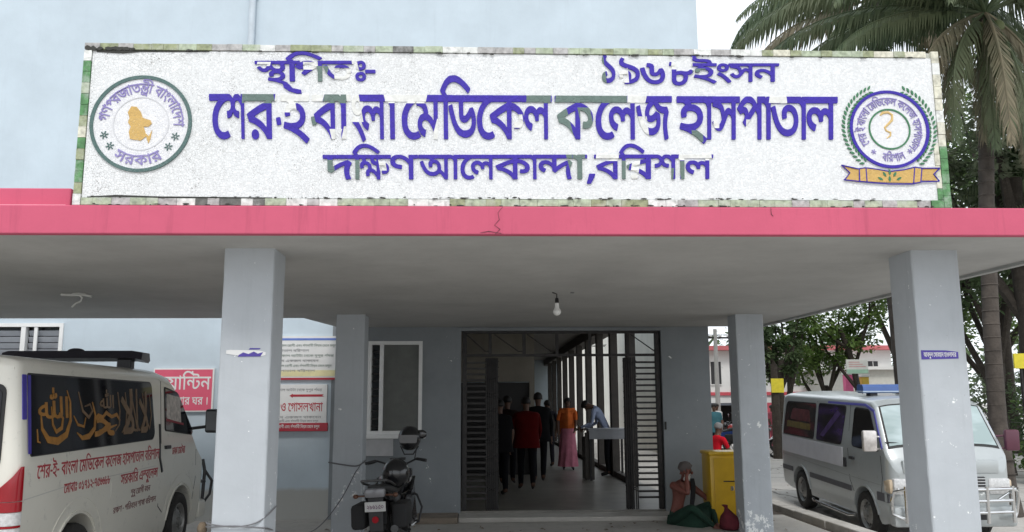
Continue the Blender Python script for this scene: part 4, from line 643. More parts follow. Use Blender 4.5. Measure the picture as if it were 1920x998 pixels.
# ------------------------------------------------------------------ hospital building
WY = 13.40
bld = thing('hospital_building', 'pale blue hospital block rising behind the porch and its signboard', 'building', (0, WY, 0))
def B(mb, name, m, smooth=False):
    o = mb.build(name, m, bld, smooth=smooth)
    o.location = (0, -WY, 0)
    return o
# front wall, split round its openings (window far left, window by the door, doorway)
DX0, DX1, DZ = -.30, 2.85, 2.84
mb = MB()
mb.box(-20, -7.9, WY, WY + .22, 0, 3.1)
mb.box(-7.9, -6.42, WY, WY + .22, 0, 1.45)
mb.box(-7.9, -6.42, WY, WY + .22, 2.97, 3.1)
mb.box(-6.42, -2.30, WY, WY + .22, 0, 3.1)
B(mb, 'wall', M_WALL)
mb = MB()
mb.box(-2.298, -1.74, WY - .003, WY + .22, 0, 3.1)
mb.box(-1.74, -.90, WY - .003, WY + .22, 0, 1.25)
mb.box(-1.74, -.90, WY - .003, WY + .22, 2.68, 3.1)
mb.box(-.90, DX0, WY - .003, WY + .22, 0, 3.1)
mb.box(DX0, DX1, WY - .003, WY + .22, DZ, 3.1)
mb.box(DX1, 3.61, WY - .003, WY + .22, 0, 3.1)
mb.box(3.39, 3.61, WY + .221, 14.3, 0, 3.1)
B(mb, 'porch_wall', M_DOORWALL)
mb = MB()
mb.box(-20, 3.64, WY - .002, WY + .25, 3.102, 12.4)
mb.box(3.39, 3.64, WY + .251, 40, 3.702, 12.4).box(3.39, 3.61, WY + .251, 14.3, 3.102, 3.701)
mb.box(-20, -19.75, WY + .251, 40, 3.102, 12.4)
mb.box(-20, 3.64, 40.001, 40.25, 0, 12.4)
B(mb, 'upper_wall', M_WALLUP)
B(MB().box(-20, 3.64, WY + .01, 40, 12.4, 12.6), 'roof_slab', M_ROOFC)
B(MB().box(-20, 3.38, WY + .25, 39.99, 3.72, 3.95), 'floor_slab', M_INTC)
# corridor seen through the doorway
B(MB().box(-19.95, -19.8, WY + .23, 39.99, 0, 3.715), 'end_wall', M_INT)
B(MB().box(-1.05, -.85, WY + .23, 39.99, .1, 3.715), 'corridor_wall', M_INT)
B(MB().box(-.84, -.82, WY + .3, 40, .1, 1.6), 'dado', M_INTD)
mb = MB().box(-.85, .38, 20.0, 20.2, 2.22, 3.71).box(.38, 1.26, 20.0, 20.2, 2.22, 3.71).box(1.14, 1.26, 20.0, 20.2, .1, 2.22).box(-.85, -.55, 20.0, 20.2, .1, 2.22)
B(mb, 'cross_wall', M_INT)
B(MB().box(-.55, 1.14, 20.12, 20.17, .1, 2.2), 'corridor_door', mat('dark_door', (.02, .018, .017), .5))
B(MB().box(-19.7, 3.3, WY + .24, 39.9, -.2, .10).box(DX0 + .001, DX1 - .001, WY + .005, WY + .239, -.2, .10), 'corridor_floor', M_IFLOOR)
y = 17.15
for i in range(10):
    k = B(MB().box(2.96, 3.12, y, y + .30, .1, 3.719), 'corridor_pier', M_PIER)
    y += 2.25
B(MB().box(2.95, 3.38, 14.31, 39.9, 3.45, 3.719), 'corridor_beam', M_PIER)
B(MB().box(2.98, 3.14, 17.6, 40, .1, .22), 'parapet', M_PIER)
# windows
def window(name, x0, x1, z0, z1, bars, open_dark=None, louv=False):
    f = MB(); y0, y1 = WY - .03, WY + .08; t = .055
    f.box(x0, x1, y0, y1, z1 - t, z1).box(x0, x1, y0, y1, z0, z0 + t).box(x0, x0 + t, y0, y1, z0 + t, z1 - t).box(x1 - t, x1, y0, y1, z0 + t, z1 - t)
    fr = B(f, 'window_frame', M_WHITEF)
    return fr
fr = window('w', -1.74, -.90, 1.25, 2.68, 1)
o = MB().box(-1.56, -1.50, WY - .035, WY + .06, 1.306, 2.624).build('mullion', M_WHITEF, fr)
o = MB().box(-1.50, -.957, WY + .02, WY + .035, 1.306, 2.624).build('sliding_pane', M_CURT, fr)
o = MB().box(-1.684, -1.561, WY + .10, WY + .115, 1.306, 2.624).build('pane', M_GLASSD, fr)
for i in range(11):
    MB().box(-1.684, -1.561, WY + .06, WY + .09, 1.36 + i * .115, 1.385 + i * .115).build('slat', M_STEEL, fr)
B(MB().box(-1.80, -.84, WY - .07, WY - .004, 1.19, 1.248, ch=.006), 'window_sill', M_WHITEF)
fr = window('w', -7.9, -6.42, 1.45, 2.97, 1)
MB().box(-7.05, -6.98, WY - .035, WY + .06, 1.51, 2.91).build('mullion', M_WHITEF, fr)
MB().box(-7.84, -6.48, WY + .10, WY + .115, 1.51, 2.91).build('pane', M_GLASSD, fr)
for i in range(14):
    z = 1.56 + i * .097
    for (a, b) in ((-7.84, -7.06), (-6.97, -6.48)):
        s = MB(); s.T = Matrix.Translation((0, WY + .055, z)) @ Matrix.Rotation(R(28), 4, 'X')
        s.box(a, b, -.002, .002, -.045, .045).build('louvre', M_LOUV, fr)
MB().box(-6.86, -6.81, WY - .02, WY + .01, 1.51, 2.91).build('stay', M_WHITEF, fr)
B(MB().box(-1.76, -1.33, WY - .05, WY - .004, .93, 1.188, ch=.004), 'pale_board', mat('pale_grey_board', (.44, .44, .45), .6))
# rain pipe on the upper wall
mb = MB().tube([(-3.75, WY - .075, 3.3), (-3.75, WY - .075, 12.2)], .055, 12)
for z in (4.4, 6.4, 8.4, 10.4):
    mb.box(-3.83, -3.67, WY - .08, WY - .003, z, z + .04)
B(mb, 'downpipe', M_PIPE, smooth=True)
# lintel shadow gap line at the head of the doorway
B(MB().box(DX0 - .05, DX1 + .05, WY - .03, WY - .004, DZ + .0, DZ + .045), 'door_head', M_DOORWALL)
# yard wall outside the corridor openings
yw = thing('yard_wall', 'cream yard wall seen in bright strips between the corridor piers', 'wall', (6.3, 26, 0))
MB().box(0, .2, 0, 50, -.1, 5.6).build('masonry', M_CREAM, yw)
MB().box(-.05, .25, 0, 50, 5.6, 5.7).build('coping', M_KERB, yw)

# ------------------------------------------------------------------ entrance gate: transom, two folded leaves
gt = thing('entrance_gate', 'folded back iron gate with horizontal slats and braced transom in the doorway', 'gate', (0, WY + .1, .1))
def G(mb, name, m, par=None):
    o = mb.build(name, m, par or gt)
    if par is None: o.location = (0, -WY - .1, -.1)
    return o
gy0, gy1 = WY + .06, WY + .10
tr = G(MB().box(DX0 + .02, DX1 - .02, gy0, gy1, 2.80, 2.838).box(DX0 + .02, DX1 - .02, gy0, gy1, 2.44, 2.48), 'transom_frame', M_STEEL)
for x in (.155, .69, 1.21, 1.73, 2.33):
    G(MB().box(x - .025, x + .025, gy0 + .002, gy1 - .002, 2.48, 2.80), 'transom_bar', M_STEEL)
for a, b in ((.22, .60), (.74, 1.12), (2.38, 2.76), (-.22, .08)):
    G(MB().tube([(a, gy0 + .02, 2.79), (b, gy0 + .02, 2.52), (b + .06, gy0 + .02, 2.525)], .009, 6), 'transom_brace', M_STEEL)
for sx in (-1, 1):
    if sx < 0:
        xo, xi, xm = DX0 + .02, .16, DX0 + .09
    else:
        xo, xi, xm = DX1 - .09, 2.36, 2.78
    G(MB().box(xo, xo + .07, WY + .04, WY + .12, .1, 2.80, ch=.006), 'gate_post', M_STEEL)
    a, b = (xo + .07, .10) if sx < 0 else (2.45, xo)
    for i in range(24):
        z = .26 + i * .090
        G(MB().box(a, b, WY + .06, WY + .10, z, z + .030), 'slat', M_STEEL if sx < 0 else M_STEEL)
    # bundle of folded vertical bars on scissor links
    x = .09 if sx < 0 else 2.27
    for i in range(6):
        G(MB().box(x + i * .032, x + i * .032 + .014, WY + .045 + (i % 2) * .03, WY + .075 + (i % 2) * .03, .1, 2.42), 'folding_bar', M_STEEL)
    G(MB().box(x - .01, x + (.19 if sx < 0 else .10), WY + .13, WY + .17, .1, 2.42, ch=.004), 'folded_leaf', M_STEEL)
    for i in range(9):
        z = .35 + i * .24
        G(MB().tube([(x - .02, WY + .12, z), (x + .2, WY + .12, z + .10)], .008, 5).tube([(x - .02, WY + .126, z + .10), (x + .2, WY + .126, z)], .008, 5), 'scissor_link', M_STEEL)
G(MB().box(2.865, 2.89, WY - .03, WY - .005, 1.30, 1.42, ch=.004), 'hasp', M_STEEL)

# ------------------------------------------------------------------ canopy and its columns
cp = thing('entrance_canopy', 'flat concrete entrance canopy with rose pink edge on four grey blue columns', 'canopy', (0, 6, 0))
def CP(mb, name, m, **k):
    o = mb.build(name, m, cp, **k); o.location = (0, -6, 0); return o
out = [(-14, 6.03), (4.74, 6.03), (4.36, 13.39), (-2.22, 13.39), (-2.46, 11.95), (-14, 11.95)]
mb = MB().prism([out], 2.90, 3.08, lambda u, v, d: (u, v, d))
CP(mb, 'roof_slab', M_SOFFIT)
# drip edge along the right side
mb = MB().prism([[(4.735, 6.03), (4.80, 6.03), (4.42, 13.35), (4.355, 13.35)]], 2.872, 3.10, lambda u, v, d: (u, v, d))
CP(mb, 'edge_beam', mat('edge_beam_paint', (.40, .41, .40), .8, var=.2))
mb = MB()
# the rose band: short lengths with slightly uneven arrises, cracked at one joint
edges = [-14, 4.84]
for i in range(len(edges) - 1):
    a, b = edges[i] + .001, edges[i + 1] - .001
    mb.box(a, b, 5.955 + random.uniform(-.002, .002), 6.03, 2.893, 3.098, ch=.008)
CP(mb, 'fascia_band', M_FASCIA)
CP(MB().box(-14, -2.93, 6.06, 6.16, 3.10, 3.245, ch=.008).box(-2.93, 3.44, 6.16, 6.22, 3.085, 3.20), 'upstand', M_FASCIA)
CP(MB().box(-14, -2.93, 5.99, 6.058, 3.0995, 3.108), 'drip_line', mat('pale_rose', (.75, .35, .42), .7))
mk = mat('crack_dark', (.04, .03, .03), .9)
for pts in ([(.105, 2.895), (.14, 2.93), (.10, 2.96), (.135, 3.0), (.125, 3.05), (.16, 3.095)], [(.0, 2.905), (.06, 2.915), (.115, 2.905), (.15, 2.90)], [(2.10, 3.095), (2.10, 3.045), (2.115, 3.03)]):
    CP(MB().tube([(a, 5.953, b) for a, b in pts], [.0012, .0022, .0012, .0018, .0012, .0008][:len(pts)], 5), 'crack', mk)
cols = []
W = .385
for (x, y0) in ((-1.975, 6.56), (3.44, 6.60), (-1.93, 11.49), (3.485, 11.52)):
    b = bmesh.new(); bmesh.ops.create_cube(b, size=1)
    for q in b.verts:
        q.co = Vector((x + W / 2 + q.co.x * W, y0 + W / 2 + q.co.y * W, 1.45 + q.co.z * 2.9))
    bmesh.ops.subdivide_edges(b, edges=[e for e in b.edges if abs(e.verts[0].co.z - e.verts[1].co.z) > 1], cuts=24)
    vert = [e for e in b.edges if abs(e.verts[0].co.x - e.verts[1].co.x) < 1e-5 and abs(e.verts[0].co.y - e.verts[1].co.y) < 1e-5]
    bmesh.ops.bevel(b, geom=vert, offset=.016, segments=2, affect='EDGES', profile=.5)
    for q in b.verts:
        if .05 < q.co.z < 2.85:
            q.co.x += random.uniform(-.0016, .0016); q.co.y += random.uniform(-.0016, .0016)
    c = CP(MB().bm(b), 'column', M_COL, smooth=False)
    cols.append(c)
# hook and broken fitting left on the soffit at the left, bulb on its flex in the middle
fx = thing('ceiling_hook', 'bare hook with torn light fitting on the soffit above the ambulance', 'light fitting', (-4.30, 9.25, 2.90))
MB().lathe([(.0, 0), (.07, -.002), (.075, -.012), (.03, -.02), (.0, -.02)], n=16).build('ceiling_plate', mat('dusty_metal', (.70, .70, .68), .6), fx, smooth=True)
MB().tube([(0, 0, -.015), (.03, 0, -.05), (.02, 0, -.09), (-.03, 0, -.11), (-.07, 0, -.15)], .010, 6).build('hook', mat('dusty_metal', (.45, .45, .44)), fx, smooth=True)
MB().tube([(-.20, .02, -.012), (-.08, 0, -.02), (.04, .01, -.016), (.13, 0, -.035)], .014, 6).build('bracket', mat('dusty_metal', (.45, .45, .44)), fx, smooth=True)
lb = thing('light_bulb', 'white energy saving bulb hanging below the middle of the soffit', 'light bulb', (.83, 9.18, 2.90))
MB().tube([(-.05, 0, -.004), (-.02, 0, -.012), (0, 0, -.02), (.0, 0, -.07)], .006, 6).build('flex', M_STEEL, lb)
MB().lathe([(.0, -.062), (.016, -.064), (.02, -.075), (.021, -.115), (.0, -.117)], n=14).build('bulb_holder', mat('black_bakelite', (.015, .015, .015), .35), lb, smooth=True)
MB().lathe([(.0, -.118), (.022, -.12), (.024, -.165), (.026, -.175), (.04, -.195), (.043, -.215), (.036, -.238), (.02, -.252), (.0, -.256)], n=18).build('bulb', mat('opal_bulb', (.82, .82, .80), .3, var=.02), lb, smooth=True)
MB().lathe([(.0, 0), (.022, -.001), (.022, -.012), (.0, -.013)], c=(.17, 0, 0), n=10).build('ceiling_rose', mat('grey_cap', (.2, .2, .2)), lb)
# ------------------------------------------------------------------ the signboard
SX0, SX1, SZ0, SZ1, SYF = -2.885, 3.462, 3.100, 4.322, 6.0     # outer edges, face plane
def SP(px, py):
    """a point of the measured drawing of the sign -> board coordinates (x, z)"""
    v = (py - (80 + (px - 165) * .01068)) / ((385 + (px - 135) * .00485) - (80 + (px - 165) * .01068))
    xl, xr = 165 - 30 * v, 1757 + 28 * v
    return (SX0 + 6.347 * (px - xl) / (xr - xl), SZ1 - (SZ1 - SZ0) * v)
def mosaic(name, c, crack=(.50, .50, .48), scale=58, stain=True, grime=1.):
    m = bpy.data.materials.new(name); t = NT(m)
    t.b.inputs['Roughness'].default_value = .6; t.b.inputs['Specular IOR Level'].default_value = .3
    vo = t.new('ShaderNodeTexVoronoi'); vo.feature = 'DISTANCE_TO_EDGE'; vo.inputs['Scale'].default_value = scale
    t.link(t.tc.outputs['Object'], vo.inputs['Vector'])
    vc = t.new('ShaderNodeTexVoronoi'); vc.inputs['Scale'].default_value = scale
    t.link(t.tc.outputs['Object'], vc.inputs['Vector'])
    sp = t.new('ShaderNodeSeparateColor'); t.link(vc.outputs['Color'], sp.inputs[0])
    col = t.mix(sp.outputs[0], tuple(v * .90 for v in c), tuple(min(1, v * 1.05) for v in c))
    edge = t.ramp(vo.outputs[0], .03, .075, (1, 1, 1), (0, 0, 0))
    amt = t.ramp(t.noise(1.6, 4, .6), .38, .66)          # joints show dirt in patches only
    spx = t.new('ShaderNodeSeparateXYZ'); t.link(t.tc.outputs['Object'], spx.inputs[0])
    worn = t.ramp(t.math('ADD', t.math('MULTIPLY', spx.outputs[0], .16), .5), .15, .80, (1, 1, 1), (.22, .22, .22))   # the left end is the more weathered
    amt = t.math('MULTIPLY', t.math('MULTIPLY', t.math('ADD', t.math('MULTIPLY', amt, .60), .10), grime), worn)
    col = t.mix(t.math('MULTIPLY', edge, amt), col, crack)
    if stain:
        vf = t.new('ShaderNodeTexVoronoi'); vf.inputs['Scale'].default_value = 150
        t.link(t.tc.outputs['Object'], vf.inputs['Vector'])
        sf = t.new('ShaderNodeSeparateColor'); t.link(vf.outputs['Color'], sf.inputs[0])
        lost = t.math('LESS_THAN', sf.outputs[1], .11)   # single lost chips, in patches and runs
        col = t.mix(t.math('MULTIPLY', t.math('MULTIPLY', lost, worn), t.ramp(t.noise(3.0, 5, .7, stretch=(3, 3, 1.1)), .46, .64)), col, (.26, .25, .24))
        run = t.noise(5, 5, .7, stretch=(4, 4, .35))
        col = t.mix(t.math('MULTIPLY', t.ramp(run, .58, .85), .30), col, (.55, .55, .52))
    t.link(col, t.b.inputs['Base Color'])
    t.bump(t.math('ADD', t.ramp(vo.outputs[0], .0, .09), t.math('MULTIPLY', sp.outputs[2], .5)), .004, .55)
    return m
M_MW = mosaic('white_tile_mosaic', (.79, .80, .805))
M_BLUE = mosaic('blue_tile_mosaic', (.046, .026, .35), (.08, .06, .30), 34, False, .8)
M_GREY = mosaic('slate_green_tile', (.13, .185, .165), (.25, .3, .28), 30, False, .8)
M_PEEL = mat('bare_bedding_mortar', (.74, .74, .71), .9, var=.16, scale=30, bump=.006, bscale=120)
M_PURP = mosaic('violet_tile_mosaic', (.27, .23, .50), (.5, .48, .6), 60, False, .9)
M_GREEN = mosaic('green_tile_mosaic', (.06, .20, .10), (.2, .3, .22), 40, False, .8)
M_RING = mosaic('dark_teal_tile', (.085, .15, .14), (.25, .3, .3), 40, False, .9)
M_OCHRE = mosaic('ochre_tile_mosaic', (.62, .40, .13), (.72, .58, .34), 60, False, .9)
M_BORDER = mat('sign_edge_plaster', (.55, .56, .50), .85, var=.3, scale=8, bump=.008, stain=(.12, .12, .09))
TILEC = {k: mat('border_tile_' + k, c, .6, var=.45, scale=26, bump=.004, c2=tuple(.6 * v + .25 for v in c), stain=s_) for k, c, s_ in (
    ('pale_green', (.40, .46, .33), (.16, .17, .13)), ('olive', (.30, .33, .19), (.10, .10, .07)), ('grey', (.42, .41, .40), (.14, .13, .12)),
    ('dark', (.13, .13, .12), (.05, .05, .045)), ('white', (.74, .75, .72), (.45, .45, .42)), ('green', (.09, .24, .09), (.05, .10, .05)), ('cream', (.66, .64, .52), (.36, .34, .26)))}
sg = thing('hospital_signboard', 'long white mosaic signboard with blue Bengali lettering standing on the canopy edge', 'signboard', (0, SYF, SZ0))
def S(mb, name, m, par=None, **k):
    o = mb.build(name, m, par or sg, **k)
    if par is None: o.location = (0, -SYF, -SZ0)
    return o
S(MB().box(SX0 + .012, SX1 - .012, SYF + .012, SYF + .125, SZ0 + .004, SZ1 - .01, ch=.006), 'board', M_BORDER)
FX0, FX1, FZ0, FZ1 = SX0 + .062, SX1 - .062, SZ0 + .062, SZ1 - .058
S(MB().box(FX0, FX1, SYF - .002, SYF + .012, FZ0, FZ1), 'mosaic_face', M_MW)
# border tiles, each its own piece
def tile(x0, x1, z0, z1, k, dy=0.):
    j = random.uniform(-.0035, .0035)
    S(MB().box(x0 + .0006, x1 - .0006, SYF - .012 + j + dy, SYF + .0125, z0 + .001, z1 - .001, ch=.0012), 'border_tile', TILEC[k])
def run_h(x0, x1, z0, z1, seq):
    """seq of (share of the run reached, kinds)"""
    x = x0
    while x < x1 - .02:
        w_ = min(random.choice((.085, .11, .13, .15)), x1 - x)
        if x1 - x - w_ < .05: w_ = x1 - x
        f = (x + w_ / 2 - x0) / (x1 - x0)
        ks = [k for s_, k in seq if f <= s_][0]
        tile(x, x + w_, z0 + random.uniform(0, .003), z1 - random.uniform(0, .004), random.choice(ks))
        x += w_
run_h(SX0 + .004, SX1 - .10, SZ1 - .056, SZ1 - .004, [(.10, ('dark', 'grey', 'olive')), (.34, ('grey', 'pale_green', 'olive', 'grey', 'white')), (.42, ('pale_green', 'dark', 'pale_green')), (.45, ('white',)), (.58, ('pale_green', 'grey', 'olive')), (.70, ('olive', 'pale_green')), (.80, ('white', 'white', 'grey')), (1, ('pale_green', 'cream', 'olive'))])
run_h(SX0 + .06, SX1 - .16, SZ0 + .004, SZ0 + .060, [(.10, ('grey', 'pale_green')), (.24, ('pale_green', 'grey', 'white', 'dark')), (.30, ('grey', 'white')), (.38, ('pale_green',)), (.42, ('white',)), (.66, ('pale_green', 'pale_green', 'olive')), (.69, ('white',)), (1, ('pale_green', 'pale_green', 'grey'))])
z = SZ0 + .005
zz = SZ1 - .06
for i, k in enumerate(('white', 'olive', 'green', 'green', 'olive', 'green', 'cream', 'olive', 'green', 'green', 'pale_green', 'green', 'green', 'white')):
    h = (SZ1 - .06 - SZ0 - .005) / 14
    tile(SX0 + .003, SX0 + .058, SZ0 + .005 + i * h, SZ0 + .005 + (i + 1) * h, k)
for i, k in enumerate(('green', 'green', 'green', 'green', 'green', 'cream', 'cream', 'white', 'cream', 'cream', 'cream', 'white', 'cream')):
    h = (SZ1 - .004 - SZ0 - .005) / 13
    tile(SX1 - .060, SX1 - .004, SZ0 + .005 + i * h, SZ0 + .005 + (i + 1) * h, k)
    if i < 5:
        tile(SX1 - .100, SX1 - .0615, SZ0 + .065 + i * h * .93, SZ0 + .065 + (i + 1) * h * .93, 'cream' if i > 0 else 'green')
tile(SX1 - .155, SX1 - .062, SZ0 + .004, SZ0 + .062, 'green')

# patches where the blue tile is gone (bare mortar) or is slate green, on the drawing
PATCH = [('g', 449, 508, 177, 197), ('p', 508, 594, 177, 197), ('g', 596, 643, 177, 197), ('p', 519, 548, 192, 214), 
         ('p', 645, 670, 180, 232), ('p', 712, 785, 178, 197), ('p', 797, 812, 226, 264), ('p', 612, 626, 245, 264), ('p', 630, 640, 240, 264), ('g', 972, 1018, 180, 197), ('p', 948, 968, 218, 243),
         ('g', 1026, 1162, 180, 197), ('p', 1162, 1196, 180, 197), ('g', 1028, 1062, 199, 262), ('g', 1076, 1100, 205, 245), ('p', 1186, 1204, 222, 264),
         ('g', 1284, 1306, 248, 270), ('p', 1430, 1466, 182, 197), ('p', 1324, 1336, 226, 244), ('p', 1386, 1398, 228, 252),
         ('p', 476, 500, 118, 126), ('p', 562, 588, 118, 133), ('g', 586, 600, 126, 156), ('p', 620, 650, 130, 158), ('p', 654, 664, 112, 138), ('g', 1108, 1124, 108, 158), ('p', 1148, 1166, 130, 158), ('p', 1244, 1286, 108, 133), ('g', 1286, 1312, 131, 142),
         ('g', 603, 618, 302, 340), ('g', 651, 663, 302, 340), ('p', 700, 712, 302, 322), ('g', 1058, 1082, 290, 340), ('p', 1102, 1145, 290, 305),
         ('g', 1148, 1160, 304, 340), ('p', 1164, 1180, 302, 345), ('g', 1262, 1274, 305, 340), ('p', 1258, 1322, 288, 304), ('g', 1236, 1248, 318, 340)]
def letter(g, x0, x1, yt, yb, pitch_top=635., name='letter'):
    """one raised letter; cell x0..x1 and headline yt / foot yb on the drawing"""
    adv, loops, tri = glyph(GB, g)
    mb = MB()
    def f2(a, b):
        if g == 10 and yt > 150: b = min(b, 635)
        if g not in (55, 10, 437, 76, 84, 81, 83): b = min(b, 635)
        return SP(x0 + (x1 - x0) * a / adv, yb - (yb - yt) * (b + 12) / (pitch_top + 12))
    mb.prism([[f2(a, b) for a, b in l] for l in loops], SYF - .013 - random.uniform(0, .0018), SYF - .001, None, 0, tri)
    o = S(mb, name, [M_BLUE, M_GREY, M_PEEL])
    bm_ = bmesh.new(); bm_.from_mesh(o.data)
    xa, xb = min(v.co.x for v in bm_.verts), max(v.co.x for v in bm_.verts)
    za, zb = min(v.co.z for v in bm_.verts), max(v.co.z for v in bm_.verts)
    for k, a, b, c, d in PATCH:
        (px0, pz1), (px1, pz0) = SP(a, c), SP(b, d)
        if px1 < xa or px0 > xb or pz1 < za or pz0 > zb:
            continue
        sl = random.uniform(-.25, .25)
        for co, no in (((px0, 0, pz0), (1, 0, sl)), ((px1, 0, pz0), (1, 0, sl)), ((px0, 0, pz0), (0, 0, 1)), ((px0, 0, pz1), (0, 0, 1))):
            bmesh.ops.bisect_plane(bm_, geom=bm_.verts[:] + bm_.edges[:] + bm_.faces[:], plane_co=co, plane_no=no, dist=1e-5)
        for f in bm_.faces:
            c_ = f.calc_center_median()
            off = -(c_.z - pz0) * sl
            if px0 + off < c_.x < px1 + off and pz0 < c_.z < pz1:
                f.material_index = 1 if k == 'g' else 2
    dj = random.uniform(0, .0022)
    # lost tile leaves the letter a little thinner
    for v in bm_.verts:
        if v.co.y < SYF - .005 and v.link_faces and all(f.material_index == 2 for f in v.link_faces):
            v.co.y = SYF - .0065 - dj
    bm_.to_mesh(o.data); bm_.free()
    return o
D_ = lambda c: {'ে': 61, 'শ': 48, 'র': 46, '-': 598, 'ই': 10, 'ব': 42, 'া': 54, 'ং': 6, 'ল': 47, 'ম': 44, 'ি': 55, 'ড': 32, 'ক': 20, 'জ': 27, 'হ': 51, 'স': 50, 'প': 40, 'ত': 35, 'স্থ': 437, 'ঃ': 7, '১': 76, '৯': 84, '৬': 81, '৮': 83, 'ন': 39, 'দ': 37, 'ক্ষ': 129, 'ণ': 34, 'আ': 9, 'ন্দ': 363, ',': 597}[c]
for c, a, b in (('ে', 390, 421), ('শ', 418, 456), ('র', 454, 509), ('ই', 520, 568), ('ব', 577, 624), ('া', 622, 645), ('ং', 644, 674), ('ল', 663, 713), ('া', 712, 735),
                ('ে', 737, 771), ('ম', 766, 814), ('ি', 812, 833), ('ড', 826, 882), ('ে', 877, 909), ('ক', 902, 971), ('ল', 966, 1019),
                ('ক', 1028, 1101), ('ে', 1099, 1133), ('ল', 1125, 1183), ('জ', 1178, 1245), ('হ', 1258, 1311), ('া', 1308, 1327), ('স', 1322, 1374), ('প', 1370, 1423), ('া', 1420, 1441), ('ত', 1434, 1491), ('া', 1488, 1508), ('ল', 1501, 1561)):
    d = (a - 400) * .0055
    letter(D_(c), a, b, 179 + d, 263 + d * .4)
for pts in (((509, 224), (517, 222), (519, 236), (511, 238)), ((573, 222), (581, 221), (584, 236), (576, 238))):
    S(MB().prism([roundpoly([SP(*p) for p in pts], .008)], SYF - .013, SYF - .001), 'hyphen', M_BLUE if pts[0][0] < 550 else M_GREY)
for c, a, b in (('স্থ', 474, 532), ('ি', 528, 553), ('প', 545, 602), ('ত', 596, 652), ('ঃ', 652, 680), ('-', 672, 696)):
    letter(D_(c), a, b, 116, 155)
# the long loose stroke under the first word
S(MB().prism([[SP(*p) for p in ((523, 156), (534, 160), (541, 168), (556, 171), (557, 178), (548, 178), (533, 173), (524, 166))]], SYF - .0128, SYF - .001), 'stroke', M_BLUE)
for c, a, b, t_, u_ in (('১', 1108, 1146, 104, 158), ('৯', 1146, 1188, 110, 160), ('৬', 1186, 1236, 118, 163), ('৮', 1241, 1288, 118, 163)):
    letter(D_(c), a, b, t_, u_, 640.)
for c, a, b in (('ই', 1286, 1330), ('ং', 1328, 1360), ('স', 1356, 1406), ('ন', 1402, 1449)):
    letter(D_(c), a, b, 121, 156)
for c, a, b in (('দ', 596, 652), ('ি', 648, 667), ('ক্ষ', 660, 718), ('ণ', 716, 768), ('আ', 772, 848), ('ে', 846, 871), ('ল', 866, 914), ('ক', 912, 981), ('া', 979, 996), ('ন্দ', 992, 1062), ('া', 1060, 1084), (',', 1082, 1106),
                ('ব', 1101, 1150), ('ি', 1146, 1164), ('র', 1158, 1214), ('শ', 1211, 1258), ('া', 1256, 1276), ('ল', 1270, 1323)):
    letter(D_(c), a, b, 293, 338)

# ------------------------------------------------------------------ round seal at the left end
def disc(mb, cx, cz, r0, r1, d0, d1, n=72, sq=1., mi=0):
    o = [(cx + r1 * math.cos(2 * PI * i / n), cz + r1 * sq * math.sin(2 * PI * i / n)) for i in range(n)]
    L = [o]
    if r0 > 0:
        L.append([(cx + r0 * math.cos(2 * PI * i / n), cz + r0 * sq * math.sin(2 * PI * i / n)) for i in range(n)])
    if r0 > 0:
        fr = lambda u, v, d: (u, d, v)
        vs = [fr(*p, d0) for p in L[0]] + [fr(*p, d0) for p in L[1]] + [fr(*p, d1) for p in L[0]] + [fr(*p, d1) for p in L[1]]
        fs = []
        for i in range(n):
            j = (i + 1) % n
            fs += [(i, j, n + j, n + i), (2 * n + i, 3 * n + i, 3 * n + j, 2 * n + j), (i, 2 * n + i, 2 * n + j, j), (n + i, n + j, 3 * n + j, 3 * n + i)]
        return mb._add(vs, fs, mi)
    return mb.prism(L, d0, d1, None, mi)
SEAL = S(MB(), 'seal', M_MW)
cx, cz = SP(263, 234); r = .362
SEAL['label'] = 'round white seal with green ring and gold map'
bpy.data.objects.remove(SEAL)
SEAL = S(disc(MB(), cx, cz, 0, r - .023, SYF - .006, SYF - .001), 'seal', mosaic('seal_white_tile', (.80, .80, .82), (.55, .55, .56), 70, False, .7))
SEAL['label'] = 'round white seal with dark green ring, violet writing and a gold map'
S(disc(MB(), cx, cz, r - .025, r, SYF - .014, SYF - .001), 'ring', M_RING, SEAL)
S(disc(MB(), cx, cz, .192, .200, SYF - .009, SYF - .001), 'ring', mat('white_line_tile', (.62, .62, .64), .5), SEAL)
mb = MB(); arc_text(mb, GR, TX['seal_top'], cx, cz, .232, 176, -4, .078, None, SYF - .011, SYF - .001)
S(mb, 'lettering', M_PURP, SEAL)
mb = MB(); arc_text(mb, GR, TX['seal_bot'], cx, cz, .308, 233, 304, .075, None, SYF - .011, SYF - .001, inward=True)
S(mb, 'lettering', M_PURP, SEAL)
for a in (199, 219, 320, 339):
    sx, sz = cx + .268 * math.cos(R(a)), cz + .268 * math.sin(R(a))
    mb = MB()
    for k in range(6):
        t_ = R(60 * k + 15)
        p, q = (math.cos(t_), math.sin(t_)), (-math.sin(t_) * .0045, math.cos(t_) * .0045)
        mb.prism([[(sx + p[0] * .006 - q[0], sz + p[1] * .006 - q[1]), (sx + p[0] * .030 - q[0], sz + p[1] * .030 - q[1]), (sx + p[0] * .030 + q[0], sz + p[1] * .030 + q[1]), (sx + p[0] * .006 + q[0], sz + p[1] * .006 + q[1])]], SYF - .010 - k * .0002, SYF - .001)
    S(mb, 'star', M_RING, SEAL)
mpts = [(240, 213), (247, 202), (256, 203), (263, 212), (267, 224), (280, 228), (283, 234), (277, 240), (268, 240), (271, 252), (277, 258), (283, 247), (280, 262), (276, 271), (272, 258), (262, 266), (243, 263), (241, 250), (245, 240), (240, 232), (243, 224)]
mp = [SP(a, b) for a, b in mpts]
S(MB().prism([mp], SYF - .012, SYF - .001), 'map', M_OCHRE, SEAL)

